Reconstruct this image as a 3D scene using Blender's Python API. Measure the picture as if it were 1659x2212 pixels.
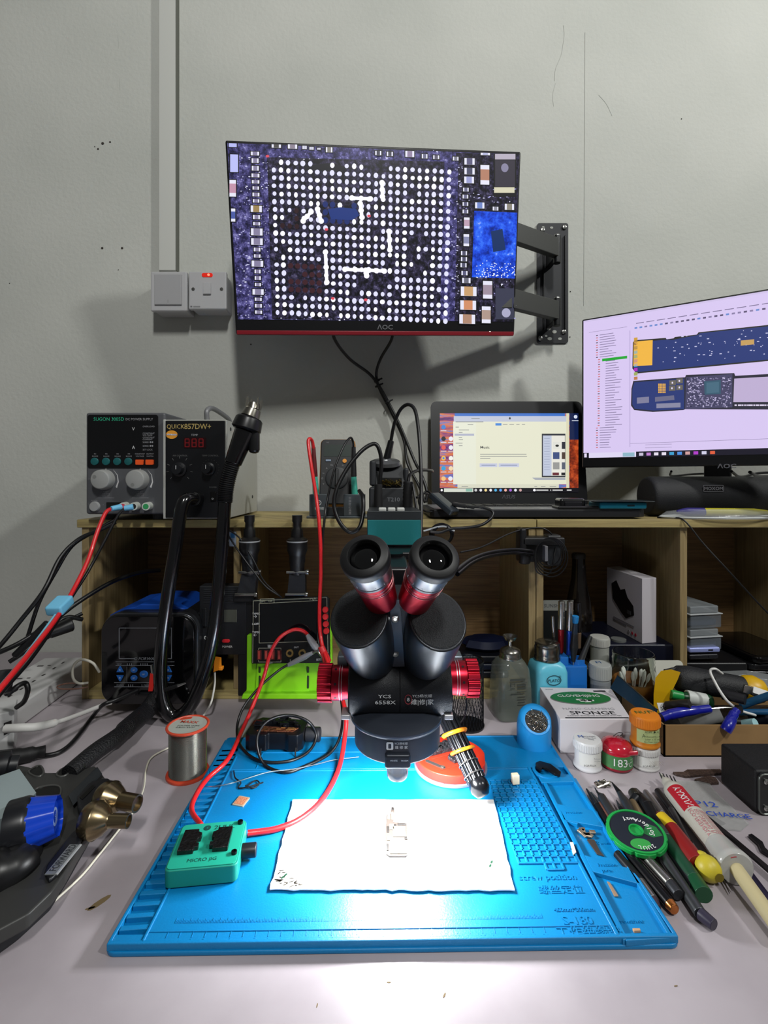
import bpy, bmesh, math, random
from mathutils import Vector, Matrix
for _o in list(bpy.data.objects): bpy.data.objects.remove(_o)
SC = bpy.context.scene; COL = SC.collection
R = math.radians; PI = math.pi
FPX, CX, CY, CZ = 1060.0, 829.5, 1035.0, .369      # focal length, principal point and lens height above the desk
# ---------------------------------------------------------------- camera
cam = bpy.data.cameras.new('camera'); camo = bpy.data.objects.new('camera', cam); COL.objects.link(camo)
cam.sensor_fit = 'VERTICAL'; cam.sensor_height = 24; cam.sensor_width = 18
cam.lens = 24*FPX/2212; cam.shift_y = -(1106-CY)/2212; cam.clip_start = .01
camo.location = (0, 0, CZ); camo.rotation_euler = (PI/2, 0, 0); SC.camera = camo
# ---------------------------------------------------------------- world, lamps, exposure
SC.view_settings.view_transform = 'Standard'; SC.view_settings.look = 'None'
SC.view_settings.exposure = 0.0; SC.view_settings.gamma = 1.0
wd = bpy.data.worlds.new('world'); SC.world = wd; wd.use_nodes = True
bg = wd.node_tree.nodes['Background']; bg.inputs[0].default_value = (.84, .86, .84, 1); bg.inputs[1].default_value = .10
def lamp(name, loc, aim, size, power, col, size_y=None, shape='SQUARE', spread=180):
    l = bpy.data.lights.new(name, 'AREA'); l.shape = 'RECTANGLE' if size_y else shape; l.size = size
    if size_y: l.size_y = size_y
    l.energy = power; l.color = col; l.spread = R(spread)
    o = bpy.data.objects.new(name, l); COL.objects.link(o); o.location = loc
    o.rotation_euler = (Vector(aim)-Vector(loc)).to_track_quat('-Z', 'Y').to_euler(); return o
lamp('ceiling_lamp', (.25, -.95, 2.1), (.1, .95, .6), .14, 29, (1, 1, .97), .4)
lamp('ceiling_lamp_right', (1.9, -.35, 2.1), (-.1, 1.0, .6), .14, 34, (.99, 1, .96), .14)
ring = lamp('microscope_light', (.013, .50, .0985), (.013, .5, 0), .07, 3.3, (.95, .98, 1), shape='DISK')
# ---------------------------------------------------------------- pixel to place helpers
def W(px, py, Y): return Vector(((px-CX)/FPX*Y, Y, CZ-(py-CY)/FPX*Y))
def D(px, py, z=0.0):
    Y = (CZ-z)*FPX/(py-CY); return Vector(((px-CX)/FPX*Y, Y, z))
def onplane(M, px, py):                             # local x, z where the sight line meets the local plane y = 0
    o = M.inverted() @ Vector((0, 0, CZ)); d = M.inverted().to_3x3() @ Vector(((px-CX)/FPX, 1, -(py-CY)/FPX))
    t = -o.y/d.y; p = o+d*t; return p.x, p.z
def T3(x, y=None, z=None):
    return Matrix.Translation(x if y is None else (x, y, z))
def RX(a): return Matrix.Rotation(R(a), 4, 'X')
def RY(a): return Matrix.Rotation(R(a), 4, 'Y')
def RZ(a): return Matrix.Rotation(R(a), 4, 'Z')
def frame(p0, p1):                                  # matrix whose z axis runs p0 -> p1
    d = (Vector(p1)-Vector(p0)); q = d.to_track_quat('Z', 'Y'); return T3(Vector(p0)) @ q.to_matrix().to_4x4()
FRONT = RX(90)                                      # text plane (x, y) -> facing the camera
# ---------------------------------------------------------------- materials
def lin(h):
    h = h.lstrip('#'); c = [int(h[i:i+2], 16)/255 for i in (0, 2, 4)]
    return tuple(x/12.92 if x <= .04045 else ((x+.055)/1.055)**2.4 for x in c)+(1,)
_mc = {}
def mat(col, rough=.5, metal=0, bump=0, scale=200, emit=0, trans=0, alpha=1, coat=0, var=0, ior=1.45, stretch=(1, 1, 1)):
    key = (col, rough, metal, bump, scale, emit, trans, alpha, coat, var, stretch, ior)
    if key in _mc: return _mc[key]
    m = bpy.data.materials.new('material_'+col.lstrip('#')); m.use_nodes = True; nt = m.node_tree; n = nt.nodes; L = nt.links
    b = n['Principled BSDF']; b.inputs['Base Color'].default_value = lin(col); b.inputs['Roughness'].default_value = rough
    b.inputs['Metallic'].default_value = metal; b.inputs['IOR'].default_value = ior
    b.inputs['Transmission Weight'].default_value = trans; b.inputs['Alpha'].default_value = alpha
    b.inputs['Coat Weight'].default_value = coat
    if emit:
        b.inputs['Emission Color'].default_value = lin(col); b.inputs['Emission Strength'].default_value = emit
        b.inputs['Base Color'].default_value = (0, 0, 0, 1)
    if bump or var:
        tc = n.new('ShaderNodeTexCoord'); mp = n.new('ShaderNodeMapping'); mp.inputs['Scale'].default_value = stretch
        L.new(tc.outputs['Object'], mp.inputs[0])
        t = n.new('ShaderNodeTexNoise'); t.inputs['Scale'].default_value = scale; t.inputs['Detail'].default_value = 4
        L.new(mp.outputs[0], t.inputs['Vector'])
        if bump:
            bp = n.new('ShaderNodeBump'); bp.inputs['Strength'].default_value = bump; bp.inputs['Distance'].default_value = .002
            L.new(t.outputs['Fac'], bp.inputs['Height']); L.new(bp.outputs[0], b.inputs['Normal'])
        if var:
            r = n.new('ShaderNodeValToRGB'); c = lin(col)
            r.color_ramp.elements[0].position = .35; r.color_ramp.elements[1].position = .65
            r.color_ramp.elements[0].color = tuple(x*(1-var) for x in c[:3])+(1,)
            r.color_ramp.elements[1].color = tuple(min(1, x*(1+var)) for x in c[:3])+(1,)
            L.new(t.outputs['Fac'], r.inputs[0]); L.new(r.outputs[0], b.inputs['Base Color'])
    _mc[key] = m; return m
def em(col, s=1.0): return mat(col, .4, emit=s)
BLK = lambda: mat('#141416', .42); RUB = lambda: mat('#101012', .6); STEEL = lambda: mat('#b8b8b4', .22, 1)
# ---------------------------------------------------------------- mesh building
class G:
    def __init__(s, M=None): s.bm = bmesh.new(); s.mats = []; s.M = M or Matrix()
    def mi(s, m):
        if m not in s.mats: s.mats.append(m)
        return s.mats.index(m)
    def add(s, tb, m, M=None):
        k = s.mi(m)
        for f in tb.faces: f.material_index = k
        bmesh.ops.transform(tb, matrix=s.M @ (M or Matrix()), verts=tb.verts)
        me = bpy.data.meshes.new('tmp'); tb.to_mesh(me); tb.free(); s.bm.from_mesh(me); bpy.data.meshes.remove(me); return s
    def box(s, c, d, m, r=0, M=None, seg=2):
        tb = bmesh.new(); bmesh.ops.create_cube(tb, size=1)
        bmesh.ops.scale(tb, vec=d, verts=tb.verts)
        if r: bmesh.ops.bevel(tb, geom=tb.edges[:], offset=min(r, min(d)*.49), segments=seg, affect='EDGES', profile=.5)
        bmesh.ops.translate(tb, vec=c, verts=tb.verts); return s.add(tb, m, M)
    def bx(s, x0, x1, y0, y1, z0, z1, m, r=0, M=None, seg=2):
        return s.box(((x0+x1)/2, (y0+y1)/2, (z0+z1)/2), (abs(x1-x0), abs(y1-y0), abs(z1-z0)), m, r, M, seg)
    def lathe(s, prof, m, M=None, n=32, sx=1, sy=1):
        tb = bmesh.new(); rings = []
        for r, z in prof:
            if r <= 1e-6: rings.append([tb.verts.new((0, 0, z))])
            else: rings.append([tb.verts.new((r*math.cos(2*PI*i/n)*sx, r*math.sin(2*PI*i/n)*sy, z)) for i in range(n)])
        for a, b in zip(rings, rings[1:]):
            for i in range(n):
                j = (i+1) % n
                if len(a) == 1 and len(b) == 1: continue
                if len(a) == 1: tb.faces.new((a[0], b[j], b[i]))
                elif len(b) == 1: tb.faces.new((a[i], a[j], b[0]))
                else: tb.faces.new((a[i], a[j], b[j], b[i]))
        if len(rings[0]) > 1 and not (len(rings[1]) == 1 and len(rings) == 2): tb.faces.new(rings[0][::-1])
        if len(rings[-1]) > 1 and not (len(rings[-2]) == 1 and len(rings) == 2): tb.faces.new(rings[-1])
        bmesh.ops.recalc_face_normals(tb, faces=tb.faces); return s.add(tb, m, M)
    def cyl(s, p0, p1, r0, m, r1=None, n=24, bev=0):
        r1 = r0 if r1 is None else r1; h = (Vector(p1)-Vector(p0)).length
        pr = [(r0, 0), (r1, h)] if not bev else [(r0-bev, 0), (r0, bev), (r1, h-bev), (r1-bev, h)]
        return s.lathe(pr, m, frame(p0, p1), n)
    def shell(s, prof, m, M=None, n=32):             # open lathe whose profile closes on itself
        tb = bmesh.new(); rings = [[tb.verts.new((r*math.cos(2*PI*i/n), r*math.sin(2*PI*i/n), z)) for i in range(n)] for r, z in prof]
        for k in range(len(rings)):
            a, b = rings[k], rings[(k+1) % len(rings)]
            for i in range(n): tb.faces.new((a[i], a[(i+1) % n], b[(i+1) % n], b[i]))
        bmesh.ops.recalc_face_normals(tb, faces=tb.faces); return s.add(tb, m, M)
    def tube(s, pts, r, m, n=10, sub=8, closed=False, ridge=None):
        P = spline(pts, sub, closed) if sub > 1 else [Vector(p) for p in pts]
        tb = bmesh.new(); rings = []; N = len(P); up = Vector((0, 0, 1)); prev = None
        for i, p in enumerate(P):
            if closed: t = P[(i+1) % N]-P[i-1]
            else: t = P[min(i+1, N-1)]-P[max(i-1, 0)]
            t.normalize()
            if prev is None: a = t.orthogonal().normalized()
            else:
                a = prev-t*prev.dot(t)
                a = a.normalized() if a.length > 1e-6 else t.orthogonal().normalized()
            prev = a; b = t.cross(a)
            rr = r[min(int(i*len(r)/N), len(r)-1)] if isinstance(r, (list, tuple)) else r
            if ridge: rr = rr*(1+ridge*(i % 2))
            rings.append([tb.verts.new(p+(a*math.cos(2*PI*k/n)+b*math.sin(2*PI*k/n))*rr) for k in range(n)])
        q = list(zip(rings, rings[1:]))+([(rings[-1], rings[0])] if closed else [])
        for A, B in q:
            for k in range(n): tb.faces.new((A[k], A[(k+1) % n], B[(k+1) % n], B[k]))
        if not closed: tb.faces.new(rings[0][::-1]); tb.faces.new(rings[-1])
        bmesh.ops.recalc_face_normals(tb, faces=tb.faces); return s.add(tb, m)
    def prism(s, poly, z0, z1, m, M=None, bev=0):    # polygon in local xy pulled from z0 to z1
        tb = bmesh.new(); a = [tb.verts.new((x, y, z0)) for x, y in poly]; b = [tb.verts.new((x, y, z1)) for x, y in poly]; n = len(poly)
        tb.faces.new(a[::-1]); tb.faces.new(b)
        for i in range(n): tb.faces.new((a[i], a[(i+1) % n], b[(i+1) % n], b[i]))
        bmesh.ops.recalc_face_normals(tb, faces=tb.faces)
        if bev: bmesh.ops.bevel(tb, geom=tb.edges[:], offset=bev, segments=2, affect='EDGES', profile=.5)
        return s.add(tb, m, M)
    def loft(s, secs, m, M=None, cap=True):
        tb = bmesh.new(); rr = [[tb.verts.new(p) for p in sec] for sec in secs]; n = len(rr[0])
        for a, b in zip(rr, rr[1:]):
            for i in range(n): tb.faces.new((a[i], a[(i+1) % n], b[(i+1) % n], b[i]))
        if cap: tb.faces.new(rr[0][::-1]); tb.faces.new(rr[-1])
        bmesh.ops.recalc_face_normals(tb, faces=tb.faces); return s.add(tb, m, M)
    def ball(s, c, r, m, M=None, sc=(1, 1, 1), n=16):
        tb = bmesh.new(); bmesh.ops.create_uvsphere(tb, u_segments=n, v_segments=max(6, n//2), radius=1)
        bmesh.ops.scale(tb, vec=[r*q for q in sc], verts=tb.verts); bmesh.ops.translate(tb, vec=c, verts=tb.verts); return s.add(tb, m, M)
    def poly(s, pts, m, M=None):
        tb = bmesh.new(); tb.faces.new([tb.verts.new(p) for p in pts]); return s.add(tb, m, M)
    def text(s, txt, x, y, size, m, M=None, align='LEFT', sx=1, bold=0, shear=0, ext=0):
        cu = bpy.data.curves.new('t', 'FONT'); cu.body = txt; cu.size = size; cu.align_x = align; cu.resolution_u = 2; cu.offset = bold*size; cu.shear = shear; cu.extrude = ext
        o = bpy.data.objects.new('t', cu); me = bpy.data.meshes.new_from_object(o)
        tb = bmesh.new(); tb.from_mesh(me); bpy.data.meshes.remove(me); bpy.data.objects.remove(o); bpy.data.curves.remove(cu)
        if not tb.verts: tb.free(); return s
        bmesh.ops.scale(tb, vec=(sx, 1, 1), verts=tb.verts); bmesh.ops.translate(tb, vec=(x, y, 0), verts=tb.verts)
        return s.add(tb, m, M)
    def mesh(s, name, inv):
        s.bm.transform(inv); s.bm.normal_update(); me = bpy.data.meshes.new(name); s.bm.to_mesh(me)
        nrm = split_normals(s.bm); s.bm.free()
        for m in s.mats: me.materials.append(m)
        me.polygons.foreach_set('use_smooth', [True]*len(me.polygons)); me.normals_split_custom_set(nrm); return me
def split_normals(bm):                               # face-area weighted normals: flat faces stay flat, bevels and tubes stay smooth
    A = {f: (f.normal.copy(), f.calc_area()) for f in bm.faces}; out = []
    for f in bm.faces:
        n0 = A[f][0]
        for l in f.loops:
            n = Vector((0, 0, 0))
            for g in l.vert.link_faces:
                m, a = A[g]
                if m.dot(n0) > .64: n += m*a
            out.append(tuple(n.normalized() if n.length > 1e-20 else n0))
    return out
def spline(pts, sub=8, closed=False):
    P = [Vector(p) for p in pts]; n = len(P)
    if n < 3: return [P[0].lerp(P[1], i/sub) for i in range(sub+1)]
    out = []
    for i in range(n if closed else n-1):
        g = (lambda k: P[k % n]) if closed else (lambda k: P[max(0, min(n-1, k))])
        a, b, c, d = g(i-1), g(i), g(i+1), g(i+2)
        if not closed and i == 0: a = 2*b-c
        if not closed and i == n-2: d = 2*c-b
        for k in range(sub):
            t = k/sub; out.append(.5*((2*b)+(c-a)*t+(2*a-5*b+4*c-d)*t*t+(3*b-a-3*c+d)*t**3))
    if not closed: out.append(P[-1])
    return out
def circ(cx, cy, r, n=20, ry=None, a0=0, a1=360):
    m = n if a1-a0 == 360 else n-1
    return [(cx+r*math.cos(R(a0+(a1-a0)*i/m)), cy+(ry or r)*math.sin(R(a0+(a1-a0)*i/m))) for i in range(n)]
def rrect(x0, x1, y0, y1, r, n=5):
    p = []
    for cx, cy, a in ((x1-r, y1-r, 0), (x0+r, y1-r, 90), (x0+r, y0+r, 180), (x1-r, y0+r, 270)):
        p += circ(cx, cy, r, n, a0=a, a1=a+90)
    return p
MW = {}
def tag(o, label, cat, group=None, kind=None):
    o['label'] = label; o['category'] = cat
    if group: o['group'] = group
    if kind: o['kind'] = kind
    return o
def thing(name, label, cat, loc, rot=None, group=None):
    o = bpy.data.objects.new(name, None); COL.objects.link(o); M = T3(Vector(loc)) @ (rot or Matrix())
    o.matrix_world = M; o.empty_display_size = .02; MW[o.name] = M; return tag(o, label, cat, group)
def part(name, g, par, label=None):                  # geometry is in world coordinates; it becomes a child of par
    M = MW[par.name]; o = bpy.data.objects.new(name, g.mesh(name, M.inverted())); COL.objects.link(o); o.parent = par; MW[o.name] = M
    if label: o['label'] = label
    return o
def solo(name, g, label, cat, group=None, kind=None):
    vs = [v.co for v in g.bm.verts]; lo = Vector([min(v[i] for v in vs) for i in range(3)]); hi = Vector([max(v[i] for v in vs) for i in range(3)])
    c = Vector(((lo.x+hi.x)/2, (lo.y+hi.y)/2, lo.z))
    o = bpy.data.objects.new(name, g.mesh(name, T3(-c))); COL.objects.link(o); o.location = c; MW[o.name] = T3(c)
    return tag(o, label, cat, group, kind)
def struct(name, g):
    o = bpy.data.objects.new(name, g.mesh(name, Matrix())); COL.objects.link(o); o['kind'] = 'structure'; MW[o.name] = Matrix(); return o
def cable(name, pts, r, m, label, cat='cable', group=None, n=8, sub=8):
    g = G(); g.tube(pts, r, m, n=n, sub=sub); return solo(name, g, label, cat, group)
def dup(root, M, label, group=None):                 # copy of a thing and its parts at a new place
    r = root.copy(); COL.objects.link(r); r.matrix_world = M @ MW[root.name]; MW[r.name] = M @ MW[root.name]; r['label'] = label
    if group: r['group'] = group
    for ch in list(root.children):
        c = ch.copy(); COL.objects.link(c); c.parent = r
        for g in list(ch.children): d = g.copy(); COL.objects.link(d); d.parent = c
    return r
YF, YB, YW, ZS = .823, 1.035, 1.05, .3015            # shelf front, shelf back, wall, shelf top
# ================================================================ SETTING
def wall_mat():
    m = mat('#b2b3ae', .85, bump=.35, scale=120); nt = m.node_tree; n = nt.nodes; L = nt.links; b = n['Principled BSDF']
    tc = n.new('ShaderNodeTexCoord'); t = n.new('ShaderNodeTexNoise'); t.inputs['Scale'].default_value = 3.5; t.inputs['Detail'].default_value = 8
    L.new(tc.outputs['Object'], t.inputs['Vector']); r = n.new('ShaderNodeValToRGB'); L.new(t.outputs['Fac'], r.inputs[0])
    r.color_ramp.elements[0].position = .3; r.color_ramp.elements[0].color = lin('#b0b2ac'); r.color_ramp.elements[1].position = .7; r.color_ramp.elements[1].color = lin('#bdbeb8')
    L.new(r.outputs[0], b.inputs['Base Color']); return m
WM = wall_mat(); dk = mat('#35312c', .9)
g = G(); g.bx(-1.5, 1.5, YW, YW+.1, -.75, 2.3, WM)
random.seed(3)
def nail(px, py, r): 
    p = W(px, py, YW); g.lathe([(r, 0), (r, .0006), (r*.5, .0012)], dk, frame(p, p+Vector((0, -1, 0))), 8)
for px, py, r in ((222, 310, .003), (212, 322, .002), (238, 307, .002), (221, 536, .0025), (264, 536, .0025), (256, 583, .001), (21, 612, .001), (1232, 630, .0012), (1231, 728, .0012), (542, 744, .0015), (1472, 257, .0012), (205, 317, .001)): nail(px, py, r)
for pts, r in (([(1217, 55), (1219, 75), (1216, 98), (1212, 120), (1200, 150), (1198, 175)], .0005), ([(1200, 180), (1194, 205), (1196, 230)], .0004), ([(1264, 70), (1263, 300), (1261, 660)], .0007), ([(1293, 205), (1310, 225), (1322, 250)], .0003)):
    g.tube([W(x, y, YW-.0002) for x, y in pts], r, mat('#a6a8a2', .9), n=4, sub=4)
for x, y, l in ((255, 75, 30), (258, 170, 25), (155, 1106, 3)): g.tube([W(x, y, YW), W(x+1, y+l, YW)], .0003, mat('#9c9e98', .9), n=4, sub=2)
struct('wall_back', g)
g = G(); g.bx(-1.5, 1.5, -1.2, YW, -.76, -.75, mat('#6f6c68', .7)); struct('floor', g)
# cable trunking that drops to the switches
g = G(); x0 = W(349, 0, YW).x; x1 = W(387, 0, YW).x
g.bx(x0, x1, YW-.014, YW, W(0, 590, YW).z, 2.3, mat('#bcbdb8', .55), .0015)
g.bx(x1-.0012, x1+.0004, YW-.0146, YW, W(0, 590, YW).z, 2.3, mat('#5d5f58', .8))
solo('cable_trunking', g, 'white plastic cable trunking running down the wall to the switches', 'trunking')
# desk
def desk_mat():
    m = mat('#b4b1b6', .30, bump=.02, scale=300); nt = m.node_tree; n = nt.nodes; L = nt.links; b = n['Principled BSDF']
    tc = n.new('ShaderNodeTexCoord'); t = n.new('ShaderNodeTexNoise'); t.inputs['Scale'].default_value = 9; t.inputs['Detail'].default_value = 10
    L.new(tc.outputs['Object'], t.inputs['Vector']); r = n.new('ShaderNodeValToRGB'); L.new(t.outputs['Fac'], r.inputs[0])
    r.color_ramp.elements[0].position = .3; r.color_ramp.elements[0].color = lin('#948c91'); r.color_ramp.elements[1].position = .62; r.color_ramp.elements[1].color = lin('#a59da2')
    L.new(r.outputs[0], b.inputs['Base Color']); return m
g = G(); g.bx(-1.3, 1.3, .12, YW-.001, -.03, 0, desk_mat(), .003)
st = mat('#6b5a3e', .9)
for px, py, l, a in ((215, 1950, .010, 55), (195, 1962, .004, 20), (1348, 1965, .003, 30), (960, 2150, .002, 60), (840, 2122, .0015, 0), (685, 2172, .0015, 80), (1460, 2130, .0015, 10)):
    p = D(px, py); g.prism(circ(0, 0, l, 10, l*.3), 0, .0002, st, T3(p) @ RZ(a))
desk = thing('desk', 'grey laminate workbench desk covered with repair tools', 'desk', (0, .6, -.75))
part('desktop', g, desk)
for x in (-1.2, 1.2):
    for y in (.2, .98):
        g = G(); g.bx(x-.025, x+.025, y-.025, y+.025, -.75, -.03, mat('#3a3a3c', .4), .003); part('leg', g, desk)
# ================================================================ SWITCHES
wp = mat('#c6c6c8', .32, coat=.2); wp2 = mat('#b9b9bb', .35)
def swbox(name, label, x0p, x1p, y0p, y1p):
    y = YW-.048; a = W(x0p, y0p, y); b = W(x1p, y1p, y)
    t = thing(name, label, 'switch', ((a.x+b.x)/2, YW, b.z)); g = G()
    g.bx(a.x+.003, b.x-.003, YW-.04, YW, b.z+.002, a.z-.003, wp2, .003); part('back_box', g, t)
    g = G(); g.bx(a.x, b.x, y, y+.011, b.z, a.z, wp, .003, seg=3); return t, g, a, b, y
t, g, a, b, y = swbox('light_switch', 'white light switch with one wide rocker, left of the red-lit switch', 325, 404, 586, 672); fp = part('face_plate', g, t)
g = G(); g.bx(a.x+.009, b.x-.01, y-.0035, y+.001, b.z+.012, a.z-.007, mat('#b4b4b6', .3), .0015); xm = (a.x+b.x)/2
g.bx(xm-.0004, xm+.0004, y-.0038, y-.003, b.z+.016, b.z+.022, mat('#8a8a8a', .5)); part('rocker', g, fp)
t, g, a, b, y = swbox('isolator_switch', 'white isolator switch with a glowing red neon and small square rocker', 407, 489, 586, 668)
g.bx(a.x+.004, a.x+.008, y-.0003, y, b.z+.004, b.z+.007, mat('#77777a', .6)); g.bx(a.x+.010, a.x+.024, y-.0003, y, b.z+.004, b.z+.0065, mat('#8a8a8c', .6)); fp = part('face_plate', g, t)
xm = (a.x+b.x)/2
g = G(); g.bx(xm-.008, xm+.008, y-.004, y+.001, b.z+.030, b.z+.054, wp, .001); part('rocker', g, fp)
g = G(); g.prism(rrect(xm-.011, xm+.011, a.z-.0115, a.z-.004, .0035), 0, .002, em('#d02010', 1.0), T3(0, y+.0005, 0) @ FRONT)
g.prism(circ(xm+.003, a.z-.0078, .0025, 10), 0, .0024, em('#ff8060', 2), T3(0, y, 0) @ FRONT); part('neon_lamp', g, fp, 'glowing red neon indicator')
for sx in (-1, 1):
    g = G(); g.lathe([(.0035, 0), (.0035, .001), (.002, .0012)], mat('#6a6a68', .4, .8), T3(xm+sx*.029, y+.0006, b.z+.041) @ FRONT, 12); part('screw', g, fp)
# ================================================================ WALL MONITOR
MON = T3(-.011, .886, .795) @ RZ(5.4) @ RX(9.6) @ RY(-1.3)
t = thing('wall_monitor', 'wall-mounted black computer monitor showing a magnified blue chip with solder balls', 'monitor', MON.translation, MON.to_3x3().to_4x4())
bk = mat('#0c0c0f', .35); g = G(MON)
g.box((0, .007, 0), (.52, .014, .32), bk, .003); g.box((0, .024, -.01), (.36, .03, .2), BLK(), .01); g.box((0, .044, 0), (.11, .012, .11), BLK(), .003)
cs = part('casing', g, t)
g = G(MON); g.bx(-.258, .258, -.0015, .006, -.1605, -.153, mat('#7c1420', .35), .001); part('chin_strip', g, cs, 'dark red chin strip')
g = G(MON); g.text('ΛOC', .012, -.150, .0115, mat('#9a9a9e', .3, .7), T3(0, -.0007, 0) @ FRONT, 'CENTER', 1.15, .02); part('logo', g, cs)
g = G(MON); g.lathe([(.0012, 0), (.0012, .001)], em('#fff4e0', 3), T3(*[onplane(MON, 1058, 717)[0], -.0003, onplane(MON, 1058, 717)[1]]) @ FRONT, 10); part('power_light', g, cs)
# picture on the screen
def screen_mat(name, stops, scale, s=1, kind='noise', stretch=(1, 1, 1)):
    m = bpy.data.materials.new(name); m.use_nodes = True; nt = m.node_tree; n = nt.nodes; L = nt.links; b = n['Principled BSDF']
    b.inputs['Base Color'].default_value = (0, 0, 0, 1); b.inputs['Roughness'].default_value = .3
    tc = n.new('ShaderNodeTexCoord'); mp = n.new('ShaderNodeMapping'); mp.inputs['Scale'].default_value = stretch; L.new(tc.outputs['Object'], mp.inputs[0])
    t = n.new('ShaderNodeTexNoise'); t.inputs['Scale'].default_value = scale; t.inputs['Detail'].default_value = 9; t.inputs['Roughness'].default_value = .7; L.new(mp.outputs[0], t.inputs['Vector'])
    r = n.new('ShaderNodeValToRGB'); L.new(t.outputs['Fac'], r.inputs[0]); cr = r.color_ramp
    while len(cr.elements) < len(stops): cr.elements.new(.5)
    for e, (p, c) in zip(cr.elements, stops): e.position = p; e.color = lin(c)
    L.new(r.outputs[0], b.inputs['Emission Color']); b.inputs['Emission Strength'].default_value = s; return m
class Scr:                                           # draws a lit picture on a screen plane from flat shapes in thin layers
    def __init__(s, M, g): s.M = M; s.g = g; s.k = 0
    def P(s, px, py, l): x, z = onplane(s.M, px, py); return (x, -.0004-l*.00012, z)
    def poly(s, pts, m, l=1): s.g.poly([s.P(x, y, l) for x, y in pts], m, s.M)
    def rect(s, x0, y0, x1, y1, m, l=1, sl=0): s.poly([(x0, y0), (x1, y0+sl*(x1-x0)), (x1, y1+sl*(x1-x0)), (x0, y1)], m, l)
    def dot(s, x, y, rx, ry, m, l=1, n=10): s.poly([(x+rx*math.cos(2*PI*i/n), y+ry*math.sin(2*PI*i/n)) for i in range(n)], m, l)
    def chip(s, x, y, w, h, c, l=4, vert=False, cap=None, sl=.03):
        s.rect(x-w/2-2, y-h/2-2, x+w/2+2, y+h/2+2, KB, l, sl); s.rect(x-w/2, y-h/2, x+w/2, y+h/2, cap or CAP, l+1, sl)
        if vert: s.rect(x-w/2, y-h/2+h*.22, x+w/2, y+h/2-h*.22, c, l+2, sl)
        else: s.rect(x-w/2+w*.22, y-h/2, x+w/2-w*.22, y+h/2, c, l+2, sl)
g = G(); S = Scr(MON, g)
KB = em('#08080c', 1); CAP = em('#e4e4f4', 1.05); WH = em('#f4f2ff', 1.15); BALL = em('#dcdcf8', 1.1)
bgm = screen_mat('circuit_board_glow', ((.3, '#08080f'), (.44, '#26244a'), (.54, '#4c4880'), (.62, '#7a76b4'), (.70, '#e8e8ff')), 90)
bgd = screen_mat('circuit_board_dark', ((.3, '#07070a'), (.45, '#15141c'), (.56, '#322e48'), (.68, '#6a6488'), (.8, '#c8c4e8')), 110)
bgb = screen_mat('blue_glue_glow', ((.3, '#02103c'), (.42, '#0a30a8'), (.52, '#1e50e8'), (.62, '#3a78ff'), (.70, '#e8f0ff')), 45, 1.0)
S.poly([(491, 309), (1122, 334), (1107, 695), (514, 690)], bgm, 0)
S.poly([(985, 330), (1122, 334), (1107, 695), (978, 694)], bgd, 1)
S.poly([(577, 340), (984, 350), (976, 694), (588, 690)], bgd, 1)
S.poly([(510, 330), (536, 332), (550, 690), (520, 688)], bgm, 2)
S.poly([(960, 345), (990, 347), (982, 694), (950, 690)], bgm, 2)
random.seed(11)
for i in range(25):
    for j in range(20):
        u = i/24; v = j/19
        x = (1-v)*(591+(970-591)*u)+v*(600+(962-600)*u); y = (1-v)*(350+22*u)+v*(675+19*u)
        if (j in (0,) and (i < 1 or i in (7, 9, 13, 14, 15))) or random.random() < .045: continue
        if 700 < x < 775 and 432 < y < 480 and random.random() < .75: S.dot(x, y, 6, 7, em('#14286a'), 3); continue
        if 622 < x < 700 and 565 < y < 640: S.dot(x, y, 6, 6, em('#3c1c24'), 3); continue
        if 610 < x < 650 and 455 < y < 500: S.dot(x, y, 5, 6, em('#2a1018'), 3); continue
        if 780 < x < 830 and 590 < y < 622: continue
        if 880 < x < 925 and 510 < y < 600 and random.random() < .6: continue
        S.dot(x+random.uniform(-.6, .6), y+random.uniform(-.6, .6), 4.9+random.uniform(-.9, .7), 5.7+random.uniform(-1, .7), random.choice((WH, BALL, BALL)), 3)
for a in (((686, 452), (694, 478)), ((703, 545), (706, 610)), ((745, 582), (790, 584)), ((790, 584), (792, 596)), ((797, 584), (830, 586)), ((778, 440), (782, 470)), ((840, 500), (842, 540)), ((760, 428), (800, 430)), ((825, 395), (826, 425)), ((655, 478), (672, 458))):
    (x0, y0), (x1, y1) = a; w = 5; dx, dy = x1-x0, y1-y0; q = math.hypot(dx, dy); w = 3.6; nx, ny = -dy/q*w, dx/q*w
    S.poly([(x0+nx, y0+ny), (x1+nx, y1+ny), (x1-nx, y1-ny), (x0-nx, y0-ny)], WH, 4); S.dot(x0, y0, 6, 6, WH, 5); S.dot(x1, y1, 6, 6, WH, 5); S.dot((x0+x1)/2, (y0+y1)/2, 6, 6, WH, 5)
S.poly([(708, 452), (735, 448), (770, 452), (776, 466), (760, 476), (715, 474)], em('#12307a'), 4)
S.poly([(655, 358), (720, 352), (748, 362), (740, 372), (660, 368)][::-1], em('#0c0c18'), 2)
for x, y in ((578, 338), (705, 496), (797, 467), (719, 645), (790, 648)): S.dot(x, y, 4, 3, em('#e05060', 1), 6)
for k in range(420):                                 # glints of solder flux
    x = random.choice((random.uniform(512, 540), random.uniform(560, 582), random.uniform(975, 1000), random.uniform(1000, 1115), random.uniform(520, 985)))
    y = random.uniform(340, 688) if x < 1000 else random.choice((random.uniform(405, 452), random.uniform(604, 690)))
    if 590 < x < 970: y = random.choice((random.uniform(325, 346), random.uniform(684, 692)))
    r = random.uniform(.5, 1.3); S.dot(x, y, r*random.choice((1, 2.2)), r, em(random.choice(('#e8e8ff', '#a8a4e0', '#c8c8f0'))), 3, 6)
for k in range(90): S.dot(random.uniform(1025, 1112), 600-abs(random.gauss(0, 16)), 1.4, 1.1, em('#e8f0ff'), 8, 6)
yy = 327
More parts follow.
